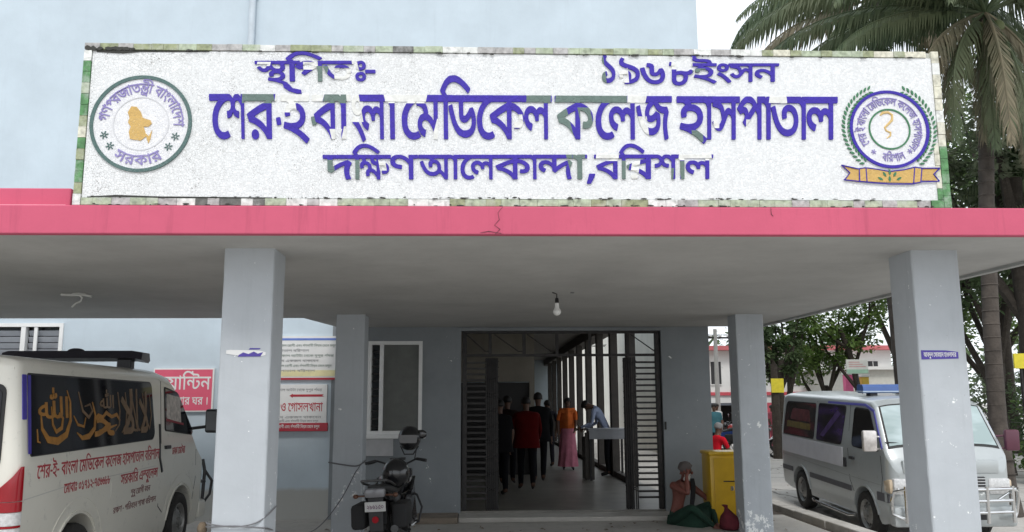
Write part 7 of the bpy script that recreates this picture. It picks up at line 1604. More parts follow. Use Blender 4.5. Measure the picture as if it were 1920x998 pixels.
def person(label, loc, rz, J, mats, group=None, hair='short', long_sleeve=False, trousers=True, scale=1., beard=False, female=False, level=2, shoes=True, bare=False, fingers=True):
    """J: joint positions in metres about the ground point; faces +Y. mats: skin, top, bottom, shoe, hair"""
    root = thing('person', label, 'person', loc, rz, group)
    V_ = lambda k: Vector(J[k]) * scale
    s = scale
    N = []; E = []; B_ = []                      # bones for the colouring
    def n(co, r):
        N.append((tuple(co), tuple(q * s for q in r) if isinstance(r, tuple) else r * s)); return len(N) - 1
    def e(a, b): E.append((a, b))
    pel = n(V_('pelvis'), (.135, .105)); wst = n(V_('pelvis').lerp(V_('chest'), .45), (.125, .095)); che = n(V_('chest'), (.150, .108))
    upc = n(V_('chest').lerp(V_('neck'), .55), (.125, .095))
    nk = n(V_('neck'), .055)
    e(pel, wst); e(wst, che); e(che, upc); e(upc, nk)
    hd = V_('head'); dn = (hd - V_('neck')).normalized()
    face = Vector(J.get('face', (0, 1, 0))).normalized(); face = (face - dn * face.dot(dn)).normalized()
    jw = n(hd - dn * .055 * s + face * .012 * s, (.064, .070)); h0 = n(hd + dn * .02 * s, (.078, .092)); h1 = n(hd + dn * .085 * s - face * .01 * s, (.062, .075))
    e(nk, jw); e(jw, h0); e(h0, h1)
    side = dn.cross(face) * -1
    for sd in ('L', 'R'):
        sh, el, wr = V_('sh' + sd), V_('el' + sd), V_('wr' + sd)
        a = n(sh, .062); b = n(sh.lerp(el, .5), .050); c = n(el, .040); d = n(el.lerp(wr, .35), .038); w_ = n(wr, .026)
        e(upc, a); e(a, b); e(b, c); e(c, d); e(d, w_)
        hv = (V_('ha' + sd) - wr).normalized() if 'ha' + sd in J else (wr - el).normalized()
        pm = n(wr + hv * .05 * s, (.036, .020)); e(w_, pm)
        B_ += [(sh, el, 'arm'), (el, wr, 'fore'), (wr, wr + hv * .18 * s, 'skin')]
        if fingers:
            up = hv.orthogonal() if abs(hv.z) > .9 else Vector((0, 0, 1))
            ax = Vector(J.get('palm' + sd, (1, 0, 0))); ax = (ax - hv * ax.dot(hv)).normalized()       # across the knuckles
            nr = hv.cross(ax).normalized()                                                                # curl direction
            if J.get('curl' + sd, 1) < 0: nr = -nr
            cu = abs(J.get('curl' + sd, .5))
            pc = n(wr + hv * .085 * s, (.034, .016)); e(pm, pc)
            for k, (off, ln) in enumerate(((-.030, .064), (-.010, .074), (.011, .070), (.030, .055))):
                p0 = wr + hv * .095 * s + ax * off * s
                p1 = p0 + (hv * .8 + nr * .5 * cu) * ln * .5 * s
                p2 = p1 + (hv * (1 - cu) + nr * cu * 1.2) * ln * .5 * s
                q0 = n(p0, .0085); q1 = n(p1, .0080); q2 = n(p2, .0065)
                e(pc, q0); e(q0, q1); e(q1, q2)
            t0 = n(wr + hv * .045 * s - ax * .040 * s + nr * .01 * s, .0105); t1 = n(wr + hv * .080 * s - ax * .055 * s + nr * .03 * s, .009); e(pm, t0); e(t0, t1)
        hp, kn, an = V_('hip' + sd), V_('kn' + sd), V_('an' + sd)
        a = n(hp, .092); b = n(hp.lerp(kn, .5), .080); c = n(kn, .066 if trousers and not bare else .056); d = n(kn.lerp(an, .35), .066 if trousers and not bare else .052); f_ = n(an, .050 if trousers and not bare else .034)
        e(pel, a); e(a, b); e(b, c); e(c, d); e(d, f_)
        tv = Vector(J.get('toe' + sd, tuple(Vector(J['an' + sd]) + Vector((0, .17, -.05))))) * s
        ft = n(an.lerp(tv, .5) + Vector((0, 0, -.012 * s)), (.040, .034)); tt = n(tv, (.036, .020)); e(f_, ft); e(ft, tt)
        B_ += [(hp, kn, 'leg'), (kn, an, 'shin'), (an + (tv - an) * .15, tv, 'shoe')]
    B_ += [(V_('pelvis'), V_('chest'), 'torso'), (V_('chest'), V_('neck') - dn * .03 * s, 'torso'), (V_('shL'), V_('shR'), 'torso'), (V_('hipL'), V_('hipR'), 'leg'), (V_('neck') + dn * .02 * s, hd + dn * .1 * s, 'skin')]
    me = skin_body(N, E, level)
    me.name = 'body'
    sk_, top, bot, sho = mats[:4]
    for m_ in (sk_, top, bot, sho): me.materials.append(m_)
    pel_z = V_('pelvis')
    for f in me.polygons:
        c = Vector(f.center); best = min(((seg_dist(c, a, b)) + (k,) for a, b, k in B_), key=lambda q: q[0])
        k, t = best[2], best[1]
        mi = 0
        if k == 'torso': mi = 1 if (c - pel_z).dot((V_('chest') - pel_z).normalized()) > .0 else 2
        elif k == 'arm': mi = 1 if (t < .75 or long_sleeve) else 0
        elif k == 'fore': mi = 1 if (long_sleeve and t < .93) else 0
        elif k in ('leg',): mi = 2
        elif k == 'shin': mi = 2 if (trousers and t < .95) else 0
        elif k == 'shoe': mi = 3 if shoes else 0
        if bare and mi == 1: mi = 0
        f.material_index = mi
    ob = bpy.data.objects.new('body', me); COL.objects.link(ob); ob.parent = root
    me.shade_smooth()
    # face: nose, eyes, mouth, ears
    def feat(nm, fwd, sdw, upw, r, m_, **k):
        c = hd + face * fwd * s + side * sdw * s + dn * upw * s
        mb = MB()
        mb.ball((0, 0, 0), tuple(q * s for q in r), 8, 6)
        Mx = Matrix((side, face, dn)).transposed().to_4x4(); Mx.translation = c
        mb.v = [tuple(Mx @ Vector(p)) for p in mb.v]
        return mb.build(nm, m_, root, smooth=True)
    feat('nose', .098, 0, -.005, (.014, .020, .026), sk_)
    for sd in (-1, 1):
        feat('eye', .083, .030 * sd, .022, (.014, .009, .007), EYEM)
        feat('ear', -.005, .082 * sd, .005, (.010, .020, .030), sk_)
    feat('mouth', .082, 0, -.048, (.024, .012, .006), LIPM)
    if beard:
        mb = MB()
        for i in range(60):
            a = random.uniform(-1.35, 1.35); u = random.uniform(-.105, -.035)
            c = hd + (face * math.cos(a) * .074 + side * math.sin(a) * .066 + dn * u) * s
            q = random.uniform(.014, .024) * s
            mb.ball(tuple(c), (q, q, q * 1.5), 6, 5)
        mb.build('beard', BEARDM, root, smooth=True)
    # hair: a cap of clumped shells
    hm_ = mats[4] if len(mats) > 4 else HAIRM
    if hair:
        mb = MB(); seg, rg = 18, 10; rings = []
        for i in range(1, rg):
            a = PI * i / rg
            ring = []
            for k in range(seg):
                t = 2 * PI * k / seg
                loc_ = Vector((math.sin(a) * math.cos(t), math.sin(a) * math.sin(t), math.cos(a)))
                cut = loc_.y > .35 and loc_.z < .45 or loc_.z < -.45
                rr = (.090, .108, .098) if not cut else (.070, .080, .085)
                j = 1 + random.uniform(-.02, .05)
                p = hd + dn * .035 * s - face * .006 * s + (side * loc_.x * rr[0] + face * loc_.y * rr[1] + dn * loc_.z * rr[2]) * s * j
                ring.append(tuple(p))
            rings.append(ring)
        mb.loft(rings)
        if hair == 'bun':
            c = hd - face * .11 * s - dn * .01 * s; mb.ball(tuple(c), (.045 * s,) * 3, 10, 7)
        mb.build('hair', hm_, root, smooth=True)
    return root
def stand(lean=0., stride=.0, armL=(0, 0), armR=(0, 0), hipw=.10, shw=.19):
    """upright joints; arms as (forward, outward) offsets of the wrist"""
    J = dict(pelvis=(0, 0, .93), chest=(0, .02 + lean * .5, 1.27), neck=(0, .02 + lean, 1.47), head=(0, .045 + lean * 1.2, 1.61),
             shL=(-shw, .01 + lean * .9, 1.41), shR=(shw, .01 + lean * .9, 1.41),
             hipL=(-hipw, 0, .88), hipR=(hipw, 0, .88), knL=(-hipw * 1.05, .03 + stride * .5, .49), knR=(hipw * 1.05, .03 - stride * .35, .49),
             anL=(-hipw, stride, .09), anR=(hipw, -stride, .09 + abs(stride) * .15))
    for sd, sg, a in (('L', -1, armL), ('R', 1, armR)):
        J['wr' + sd] = (sg * (shw + .05 + a[1]), .05 + lean * .8 + a[0], .86 + abs(a[0]) * .55)
        J['el' + sd] = (sg * (shw + .06 + a[1] * .6), -.02 + lean * .8 + a[0] * .35, 1.12)
        J['palm' + sd] = (0, 1, 0)
        J['curl' + sd] = .5
    J['toeL'] = (-hipw * 1.15, stride + .17, .03); J['toeR'] = (hipw * 1.15, -stride + .17, .03)
    return J
def cloth(n_, c, **k): return mat(n_, c, .95, var=.2, scale=7, bump=.004, bscale=30, spec=.08, **k)
DKT = cloth('dark_trousers', (.010, .010, .012)); SHOE = mat('dark_shoe', (.015, .014, .013), .5)
FZ = .10
def on_floor(px, Y): return ((px - 900.5) / 1600. * Y * 1.0, Y, FZ)
def shell(root, m, zt=1.46, zb=.78, w=.25, d=.155, s=1., name='shirt'):
    """loose garment hanging from the shoulders"""
    rings = []
    for z, kx, ky, oy in ((1.0, .42, .5, .02), (.975, .80, .80, .015), (.92, .98, .98, .01), (.72, .93, 1.05, .01), (.45, .86, 1.0, 0), (.2, .92, 1.05, 0), (.0, 1.0, 1.12, -.01)):
        zz = zb + (zt - zb) * z
        rings.append([(w * kx * (abs(math.cos(a)) ** .75) * (1 if math.cos(a) > 0 else -1) * s * (1 + .03 * math.sin(7 * a + 9 * z)), (oy + d * ky * math.sin(a) * (1 + .04 * math.sin(5 * a + 8 * z))) * s, zz * s) for a in (2 * PI * q / 28 for q in range(28))])
    return MB().loft(rings, (False, False)).build(name, m, root, smooth=True, angle=80)
rj = person('man in dark red jacket walking into the corridor, nearest the gate', on_floor(986, 16.6), R(6), stand(0, .10, (.05, .02), (.12, .0), shw=.21), (SKIN1, cloth('dark_red_jacket', (.075, .004, .004)), DKT, SHOE), long_sleeve=True, scale=1.0)
shell(rj, cloth('dark_red_jacket', (.075, .004, .004)), w=.26, d=.17, s=1.0, name='jacket')
tb_ = person('tall man in black with his dark head against the bright strips', on_floor(1008, 18.2), R(4), stand(0, -.10, (.08, .04), (.0, .02)), (SKIN1, cloth('black_shirt', (.009, .009, .010)), DKT, SHOE), long_sleeve=True, scale=1.06)
shell(tb_, cloth('black_shirt', (.009, .009, .010)), s=1.06)
sc = person('woman in orange scarf and pink sari facing the gate', on_floor(1062, 21.5), R(178), stand(0, .06, (.22, -.08), (.05, 0)), (SKIN1, cloth('orange_wrap', (.62, .15, .04)), cloth('pink_sari', (.55, .20, .27)), SHOE), hair='bun', scale=1.01)
def skirt(root, m, z0, z1, r0, r1, name='skirt', folds=9, yoff=0., c=(0, 0)):
    rings = []
    for i in range(9):
        t = i / 8; z = z1 + (z0 - z1) * t; r = r1 + (r0 - r1) * t ** .8
        rings.append([(c[0] + (r * (1 + .10 * t * math.sin(folds * a + 3 * t))) * math.cos(a), c[1] + yoff * t + (r * .8 * (1 + .10 * t * math.sin(folds * a + 3 * t))) * math.sin(a), z) for a in (2 * PI * k / 36 for k in range(36))])
    return MB().loft(rings, (False, False)).build(name, m, root, smooth=True)
skirt(sc, cloth('pink_sari', (.55, .20, .27)), .08, 1.0, .24, .17)
k = MB().loft([[(a * .20, .10 * math.cos(a * 2.2) - .02 + y_, z) for a in (-1, -.7, -.35, 0, .35, .7, 1)] + [(a * .19, .09 * math.cos(a * 2.2) - .035 + y_, z) for a in (1, .7, .35, 0, -.35, -.7, -1)] for z, y_ in ((1.50, .02), (1.38, .05), (1.2, .07), (1.02, .06), (.85, .05))])
k.build('scarf', cloth('orange_wrap', (.62, .15, .04)), sc, smooth=True)
person('dark clothed woman standing behind the man in black', on_floor(1026, 22.5), R(20), stand(0, .04), (SKIN1, cloth('charcoal_wrap', (.03, .028, .035)), cloth('charcoal_wrap', (.03, .028, .035)), SHOE), hair='bun', scale=.98)
q_ = person('dim man in brown shirt at the left of the corridor', on_floor(950, 17.8), R(-12), stand(0, -.06, (.15, 0), (.0, 0)), (SKIN1, cloth('dark_brown_shirt', (.02, .012, .010)), DKT, SHOE), scale=1.02)
shell(q_, cloth('dark_brown_shirt', (.02, .012, .010)), s=1.02)
q_ = person('dim man in black standing close behind the left gate leaf', on_floor(938, 15.6), R(30), stand(0, .0), (SKIN1, cloth('black_shirt', (.009, .009, .010)), DKT, SHOE), scale=.97)
shell(q_, cloth('black_shirt', (.009, .009, .010)), s=.97)
J = stand(.30, 0, (.30, -.04), (.26, -.04))
J['face'] = (0, 1, -.9); J['head'] = (0, .47, 1.50)
person('man in pale blue shirt bending over the corridor table', on_floor(1138, 19.6), R(72), J, (SKIN1, cloth('pale_blue_shirt', (.36, .42, .58)), DKT, SHOE), long_sleeve=True, scale=1.04)
# reception table
tb = thing('reception_table', 'tall grey topped table at the right of the corridor', 'table', on_floor(1134, 18.6), 0)
MB().box(-.44, .42, -.28, .30, 1.03, 1.08, ch=.008).build('table_top', mat('grey_laminate', (.28, .29, .31), .4), tb)
MB().box(-.41, .40, -.27, -.25, .86, 1.03).build('apron', mat('grey_laminate', (.28, .29, .31), .4), tb)
for x in (-.40, .34):
    for y in (-.25, .22):
        MB().box(x, x + .045, y, y + .045, 0, 1.03).build('leg', M_STEEL, tb)
ch = thing('stacked_bench', 'dark upright bench end standing left of the corridor table', 'bench', on_floor(1100, 18.4), 0)
MB().box(-.06, .10, 0, .5, .42, .47, ch=.01).build('seat', M_PIER, ch)
MB().box(-.08, .12, -.02, .02, .02, 1.0, ch=.01).build('end_panel', M_PIER, ch)
MB().box(-.08, .12, .48, .52, .0, .9, ch=.01).build('end_panel', M_PIER, ch)

# ---- old man sitting against the wall by the yellow cabinet, head in his hand
om = dict(pelvis=(0, 0, .12), chest=(.03, .05, .45), neck=(.05, .11, .66), head=(.03, .17, .80), face=(.55, .9, -.35),
          shL=(-.15, .06, .60), shR=(.21, .08, .60), elL=(-.17, .34, .50), wrL=(-.09, .27, .72), haL=(-.03, .26, .80),
          elR=(.36, .26, .42), wrR=(.50, .42, .26), haR=(.56, .50, .20),
          hipL=(-.11, .03, .11), hipR=(.11, .03, .11), knL=(-.20, .42, .33), knR=(.26, .42, .34), anL=(-.02, .66, .07), anR=(.12, .60, .07), toeL=(.02, .84, .03), toeR=(.22, .76, .03))
om['palmL'] = (1, 0, 0); om['curlL'] = .7; om['palmR'] = (0, 1, 1); om['curlR'] = .9
LUNGI = mat('dark_green_lungi', (.007, .034, .020), .9, var=.3, scale=9, bump=.006, bscale=25)
# +Y of the figure points out from the wall towards the camera
old = person('bare-chested old man with white beard sitting on the ground, head in hand', (2.80, 12.55, -.05), R(222), {k: ((-v[0], v[1], v[2]) if isinstance(v, tuple) else v) for k, v in om.items()}, (SKIN2, SKIN2, LUNGI, SKIN2, mat('grey_stubble_hair', (.10, .085, .08), .8)), bare=True, beard=True, shoes=False, scale=1.0)
# the lungi: cloth over hips and stretched between the raised knees
K = lambda *v: (-v[0], v[1], v[2])
rings = []
for t, (a, b, c, d) in enumerate((((-.19, -.10, .02), (-.20, -.06, .24), (.20, -.06, .24), (.19, -.10, .02)), ((-.24, .08, .02), (-.22, .10, .27), (.24, .10, .27), (.24, .08, .02)),
                                  ((-.29, .30, .05), (-.26, .30, .36), (.32, .30, .36), (.33, .30, .05)), ((-.27, .46, .06), (-.24, .50, .40), (.31, .50, .41), (.32, .46, .06)), ((-.20, .60, .06), (-.16, .60, .28), (.26, .58, .28), (.28, .58, .06)))):
    ring = []
    for (p, q) in ((a, b), (b, c), (c, d), (d, a)):
        for j in range(6):
            u = j / 6; v = Vector(p).lerp(Vector(q), u)
            if p == b: v.z -= .07 * math.sin(PI * u) * (1 if t > 1 else .3)
            v += Vector((random.uniform(-.008, .008), 0, random.uniform(-.008, .008)))
            ring.append(K(v.x * .60, v.y * .86, v.z * .74))
    rings.append(ring)
MB().loft(rings).build('lungi', LUNGI, old, smooth=True, angle=80)
cables = MB().tube([K(*p) for p in ((.24, .14, .67), (.19, .19, .56), (.15, .20, .42), (.14, .18, .28))], [.03, .035, .035, .03], 8, flat=.4)
cables.build('shoulder_cloth', mat('black_cloth', (.02, .02, .022), .9), old, smooth=True)
bg_ = thing('red_bag', 'dark red cloth bag held by the seated old man', 'bag', (3.40, 11.90, 0))
rings = []
for z, r, o_ in ((.0, .10, 0), (.03, .15, 0), (.10, .165, .0), (.18, .12, -.01), (.25, .05, -.03), (.29, .025, -.05), (.33, .045, -.07)):
    rings.append([(o_ + r * (1 + .10 * math.sin(5 * a + z * 30)) * math.cos(a) * .9, r * (1 + .1 * math.cos(4 * a + z * 20)) * math.sin(a), z) for a in (2 * PI * q / 24 for q in range(24))])
MB().loft(rings).build('bag_body', mat('dark_red_cloth', (.12, .012, .022), .85, var=.35, scale=10, bump=.01, bscale=20), bg_, smooth=True, angle=80)

# ---- people outside
sj = dict(pelvis=(0, 0, .52), chest=(0, .02, .84), neck=(0, .06, 1.06), head=(0, .10, 1.20), shL=(-.19, .03, 1.0), shR=(.19, .03, 1.0), elL=(-.25, .12, .75), elR=(.25, .14, .75), wrL=(-.18, .36, .68), wrR=(.16, .38, .70),
          hipL=(-.10, .02, .50), hipR=(.10, .02, .50), knL=(-.13, .44, .52), knR=(.13, .44, .52), anL=(-.12, .46, .09), anR=(.12, .46, .09), palmL=(1, 0, 0), palmR=(1, 0, 0))
stl = thing('stool', 'low wooden stool under the man in the red shirt', 'stool', (5.05, 18.4, -.04))
MB().box(-.18, .18, -.17, .17, .38, .42, ch=.008).build('seat', mat('stool_wood', (.20, .11, .05)), stl)
for x in (-.15, .11):
    for y in (-.14, .10):
        MB().box(x, x + .04, y, y + .04, 0, .38).build('leg', mat('stool_wood', (.20, .11, .05)), stl)
person('man in bright red shirt sitting behind the yellow cabinet', (5.02, 18.4, -.04), R(-60), sj, (SKIN1, cloth('bright_red_shirt', (.60, .015, .03)), cloth('white_lungi', (.55, .55, .55)), SHOE, mat('grey_hair', (.20, .20, .20), .8)), scale=1.0)
for lb_, x, y, rz, top, bot, sc_ in (('man in teal shirt standing among the far motorcycles', 7.9, 29.0, 160, (.05, .14, .17), (.03, .035, .05), 1.0),
                           ('man in white shirt by the far parked row beside the hospital corner', 8.9, 32.4, 200, (.60, .60, .60), (.05, .05, .06), 1.0),
                           ('man in black cap and dark shirt in the far street', 8.35, 33.6, 170, (.03, .03, .04), (.08, .07, .06), 1.0),
                           ('woman in rose dress walking beyond the silver van', 11.2, 33.0, 230, (.50, .12, .16), (.40, .10, .14), .96),
                           ('man in pale grey shirt walking behind the parked motorcycles', 12.3, 34.5, 120, (.40, .42, .44), (.04, .04, .05), 1.0),
                           ('man in purple shirt standing beyond the van at the right edge', 17.9, 27.0, 180, (.12, .05, .16), (.05, .05, .06), 1.0)):
    q_ = person(lb_, (x, y, -.05), R(rz), stand(0, random.uniform(-.12, .12), (random.uniform(0, .2), 0), (random.uniform(0, .2), 0)), (SKIN1, cloth('shirt_%d' % int(x * 10), top), cloth('lower_%d' % int(x * 10), bot), SHOE), scale=sc_, level=1, group='people in the far street')
    shell(q_, cloth('shirt_%d' % int(x * 10), top), s=sc_)
# ------------------------------------------------------------------ trees, palm, far street
def leafmat(name, c1, c2, c3=None, tr=.45):
    m = bpy.data.materials.new(name); t = NT(m)
    t.b.inputs['Roughness'].default_value = .55
    t.b.inputs['Specular IOR Level'].default_value = .3
    g = t.new('ShaderNodeNewGeometry')
    col = t.ramp(g.outputs['Random Per Island'], .0, 1., c1, tuple(v * 1.25 for v in c2))
    col = t.mix(t.ramp(t.noise(.7, 3, .6), .42, .62), col, c3 or c2)
    t.link(col, t.b.inputs['Base Color'])
    tl = t.new('ShaderNodeBsdfTranslucent'); t.link(col, tl.inputs[0])
    mx = t.new('ShaderNodeMixShader'); mx.inputs[0].default_value = tr
    t.link(t.b.outputs[0], mx.inputs[1]); t.link(tl.outputs[0], mx.inputs[2])
    t.link(mx.outputs[0], t.n['Material Output'].inputs[0])
    MATS[name] = m; return m
ML1 = leafmat('broad_leaf_green', (.055, .10, .03), (.12, .20, .05), (.17, .25, .07))
ML2 = leafmat('dark_leaf_green', (.035, .062, .03), (.075, .115, .05), (.11, .155, .07))
ML3 = leafmat('grey_green_leaf', (.07, .095, .06), (.12, .15, .09), (.16, .185, .12))
MPALM = leafmat('palm_leaf_green', (.055, .085, .045), (.10, .135, .07), (.12, .14, .075), .3)
MPALMD = leafmat('withered_palm_leaf', (.15, .125, .085), (.24, .20, .13), (.18, .17, .11), .3)
MBARK = mat('tree_bark', (.045, .036, .028), .95, var=.35, scale=6, bump=.03, bscale=18, stain=(.12, .11, .09))
MBARKP = mat('palm_bark', (.075, .062, .052), .95, var=.4, scale=5, bump=.03, bscale=14)
def leaves(mb, c, r, n, sz, rng, squash=.8):
    v, f, m_ = mb.v, mb.f, mb.m
    for _ in range(n):
        # denser towards the surface of the clump
        while True:
            x, y, z = rng.uniform(-1, 1), rng.uniform(-1, 1), rng.uniform(-1, 1)
            d = x * x + y * y + z * z
            if .10 < d < 1: break
        p = (c[0] + x * r, c[1] + y * r, c[2] + z * r * squash)
        a = rng.uniform(0, 2 * PI); e = rng.uniform(-.9, .5); s = sz * rng.uniform(.6, 1.3)
        dx, dy, dz = math.cos(a) * math.cos(e) * s, math.sin(a) * math.cos(e) * s, math.sin(e) * s
        b = a + PI / 2 + rng.uniform(-.5, .5); w_ = s * .30
        ux, uy, uz = math.cos(b) * w_, math.sin(b) * w_, rng.uniform(-.5, .5) * w_
        o = len(v)
        v += [p, (p[0] + dx * .5 + ux, p[1] + dy * .5 + uy, p[2] + dz * .5 + uz), (p[0] + dx, p[1] + dy, p[2] + dz - s * .15), (p[0] + dx * .5 - ux, p[1] + dy * .5 - uy, p[2] + dz * .5 - uz)]
        f.append((o, o + 1, o + 2, o + 3)); m_.append(0)
def tree(label, x, y, h, cr, z0=-.04, lm=None, seed=0, trunk=.14, first=.45, lean=(0, 0), nclump=24, nleaf=150, sz=.17, group=None, forks=5, cz=None):
    rng = random.Random(seed)
    t = thing('tree', label, 'tree', (x, y, z0), 0, group)
    tm = MB(); tops = []
    n = 7; pts = []
    for i in range(n):
        q = i / (n - 1)
        pts.append((lean[0] * q + rng.uniform(-.05, .05) * q * 2, lean[1] * q + rng.uniform(-.05, .05) * q * 2, h * first * 1.2 * q))
    tm.tube([(0, 0, -.05)] + pts[1:], [trunk * 1.35] + [trunk * (1 - .35 * i / n) for i in range(1, n)], 10)
    top = Vector(pts[-1])
    tb_ = tm.build('trunk', MBARK, t, smooth=True)
    for k in range(forks):
        a = 2 * PI * k / forks + rng.uniform(-.4, .4); st = Vector(pts[-2 - (k % 3)])
        en = Vector((lean[0] + math.cos(a) * cr * rng.uniform(.45, .8), lean[1] + math.sin(a) * cr * rng.uniform(.45, .8), h * rng.uniform(.68, .92)))
        mid = st.lerp(en, .5) + Vector((math.cos(a), math.sin(a), -.4)) * cr * .10
        MB().tube([st, st.lerp(mid, .5), mid, mid.lerp(en, .6), en], [trunk * .55, trunk * .45, trunk * .34, trunk * .22, trunk * .08], 7).build('limb', MBARK, t, smooth=True)
        tops += [mid, mid.lerp(en, .5), en]
    cb_ = MB()
    base = h * (first + .10)
    for k in range(nclump):
        if k < len(tops):
            c = tops[k] + Vector((rng.uniform(-.3, .3), rng.uniform(-.3, .3), rng.uniform(0, .4))) * cr * .35
        else:
            a = rng.uniform(0, 2 * PI); q = rng.uniform(.2, 1) ** .5; zz = rng.uniform(base, h)
            env = math.sqrt(max(.08, 1 - ((zz - (base + h) / 2) / ((h - base) / 2 * 1.1)) ** 2))
            c = Vector((lean[0] + math.cos(a) * cr * q * env, lean[1] + math.sin(a) * cr * q * env, zz))
        leaves(cb_, c, cr * rng.uniform(.20, .36), nleaf, sz, rng)
    cb_.build('crown', lm or ML1, t, recalc=False)
    return t
MID = 'trees beyond the silver van'
tree('slim bushy tree in the far street nearest the rear right pillar', 10.9, 30, 6.0, 1.35, lm=ML1, seed=3, first=.42, trunk=.13, group=MID)
tree('low forked tree with pale green top between the two dark trunks', 12.4, 31, 5.6, 1.5, lm=ML1, seed=4, first=.35, trunk=.16, group=MID, lean=(.2, 0))
tree('leaning tree rising over the blue lamp bar of the silver van', 14.0, 30, 7.2, 2.0, lm=ML1, seed=5, first=.5, trunk=.13, lean=(-1.2, 0), group=MID)
tree('broad dark tree standing behind the right front pillar', 16.8, 33, 10.4, 3.0, lm=ML2, seed=6, first=.35, trunk=.26, nclump=34, group=MID, sz=.2)
tree('thin dark trunked tree half behind the yellow board', 9.9, 28.0, 5.2, 1.0, lm=ML2, seed=16, first=.5, trunk=.15, nclump=14, group=MID)
BIG = 'tall trees behind the palm'
for i, (lb_, x, y, h, cr, m_, tr_) in enumerate((('tall dark tree rising behind the palm trunk', 15.4, 22, 11.8, 3.0, ML2, .24), ('tall grey green tree at the right edge of the picture', 18.6, 24, 13.0, 3.4, ML3, .30),
                                 ('straight dark trunked tree just right of the palm', 12.6, 20.5, 8.6, 2.2, ML2, .17), ('thick brown trunked tree at the right edge below the canopy', 11.95, 18.2, 9.0, 2.0, ML3, .26), ('wide tree filling the gap right of the front pillar', 19.5, 32, 9.5, 3.6, ML1, .22), ('tall pale leaved tree between the palm trunks in the distance', 18.2, 29, 13.5, 3.2, ML1, .22))):
    tree(lb_, x, y, h, cr, lm=m_, seed=30 + i, trunk=tr_, first=.36 if i != 3 else .62, nclump=38, nleaf=135, sz=.20, group=BIG)
# undergrowth
def bush(lb_, x, y, w_, h, m_, seed):
    rng = random.Random(seed); b_ = thing('bush', lb_, 'bush', (x, y, -.05), 0, 'bushes under the right hand trees')
    mb = MB()
    for k in range(9):
        a = rng.uniform(0, 2 * PI); mb.tube([(0, 0, 0), (math.cos(a) * w_ * .3, math.sin(a) * w_ * .3, h * .5), (math.cos(a) * w_ * .6, math.sin(a) * w_ * .6, h * .85)], [.03, .02, .008], 5)
    mb.build('stem', MBARK, b_)
    mb = MB()
    for k in range(14):
        leaves(mb, (rng.uniform(-w_, w_) * .8, rng.uniform(-w_, w_) * .5, rng.uniform(h * .3, h)), w_ * .35, 130, .14, rng)
    mb.build('foliage', m_, b_, recalc=False)
bush('leafy bush beside the white fence post at the right edge', 13.4, 19.6, 1.2, 1.7, ML1, 51)
bush('low green bush behind the silver van windscreen', 12.0, 23.5, 1.2, 1.5, ML3, 52)
bush('rounded bush beyond the wire fence at the far right', 15.2, 22.5, 1.6, 2.1, ML2, 53)
bush('pale bush at the foot of the wide tree far right', 18.0, 29.0, 1.8, 2.4, ML3, 54)

# ---- coconut palm
pm = thing('coconut_palm', 'coconut palm rising beside the signboard with long drooping fronds', 'palm tree', (8.68, 14.2, -.10))
tp = [(0, 0, -.05), (.0, 0, .4), (-.03, .0, 1.5), (.02, 0, 3.2), (.12, 0, 5.0), (.28, 0, 6.8), (.44, 0, 8.6)]
tk = MB().tube(tp, [.24, .17, .14, .13, .125, .12, .15], 14).build('trunk', MBARKP, pm, smooth=True)
rg = MB()
for i in range(34):
    z = .4 + i * .225; q = [p for p in tp]
    for a, b in zip(tp, tp[1:]):
        if a[2] <= z <= b[2]:
            u = (z - a[2]) / (b[2] - a[2]); cx_ = a[0] + (b[0] - a[0]) * u
            rg.lathe([(.125, z - .02), (.145 + .05 * (z < 1), z), (.125, z + .02)], c=(cx_, 0, 0), n=14, cap=False)
o = rg.build('leaf_scar_ring', MBARKP, tk); o['kind'] = 'stuff'
crown = Vector((.45, 0, 8.75))
def frond(az, up, L, droop, m_, seed, hang=1.0, par=pm, org=crown, nl=66, ll=.66):
    rng = random.Random(seed)
    d = Vector((math.cos(az), math.sin(az), 0)); pts = []
    p = org.copy(); e = up; st = L / 16
    for i in range(17):
        pts.append(p.copy()); p = p + (d * math.cos(e) + Vector((0, 0, 1)) * math.sin(e)) * st; e -= droop / 16 * (.5 + i / 12)
        e = max(e, -1.5)
    mb = MB().tube(pts, [.035 * (1 - .85 * i / 16) for i in range(17)], 5)
    sidev = Vector((-d.y, d.x, 0))
    for k in range(nl):
        t = .12 + .88 * k / (nl - 1); i = min(15, int(t * 16)); u = t * 16 - i
        b = pts[i].lerp(pts[i + 1], u); dirv = (pts[i + 1] - pts[i]).normalized()
        ln = ll * math.sin(PI * min(1, .18 + t * .80)) ** .6 * rng.uniform(.85, 1.1)
        for sg in (-1, 1):
            g = hang * rng.uniform(.75, 1.15)
            d1 = (sidev * sg * (1.0 / (1 + g)) + dirv * .45 + Vector((0, 0, -1)) * g * .45).normalized()
            d2 = (sidev * sg * .25 + dirv * .30 + Vector((0, 0, -1)) * (g + .2)).normalized()
            a1 = b + d1 * ln * .5; a2 = a1 + d2 * ln * .6
            w_ = dirv * .030
            o = len(mb.v)
            mb.v += [tuple(b - w_ * .6), tuple(b + w_ * .6), tuple(a1 + w_), tuple(a1 - w_), tuple(a2)]
            mb.f += [(o, o + 1, o + 2, o + 3), (o + 3, o + 2, o + 4)]; mb.m += [0, 0]
    f_ = mb.build('frond', m_, par, recalc=False)
    return f_
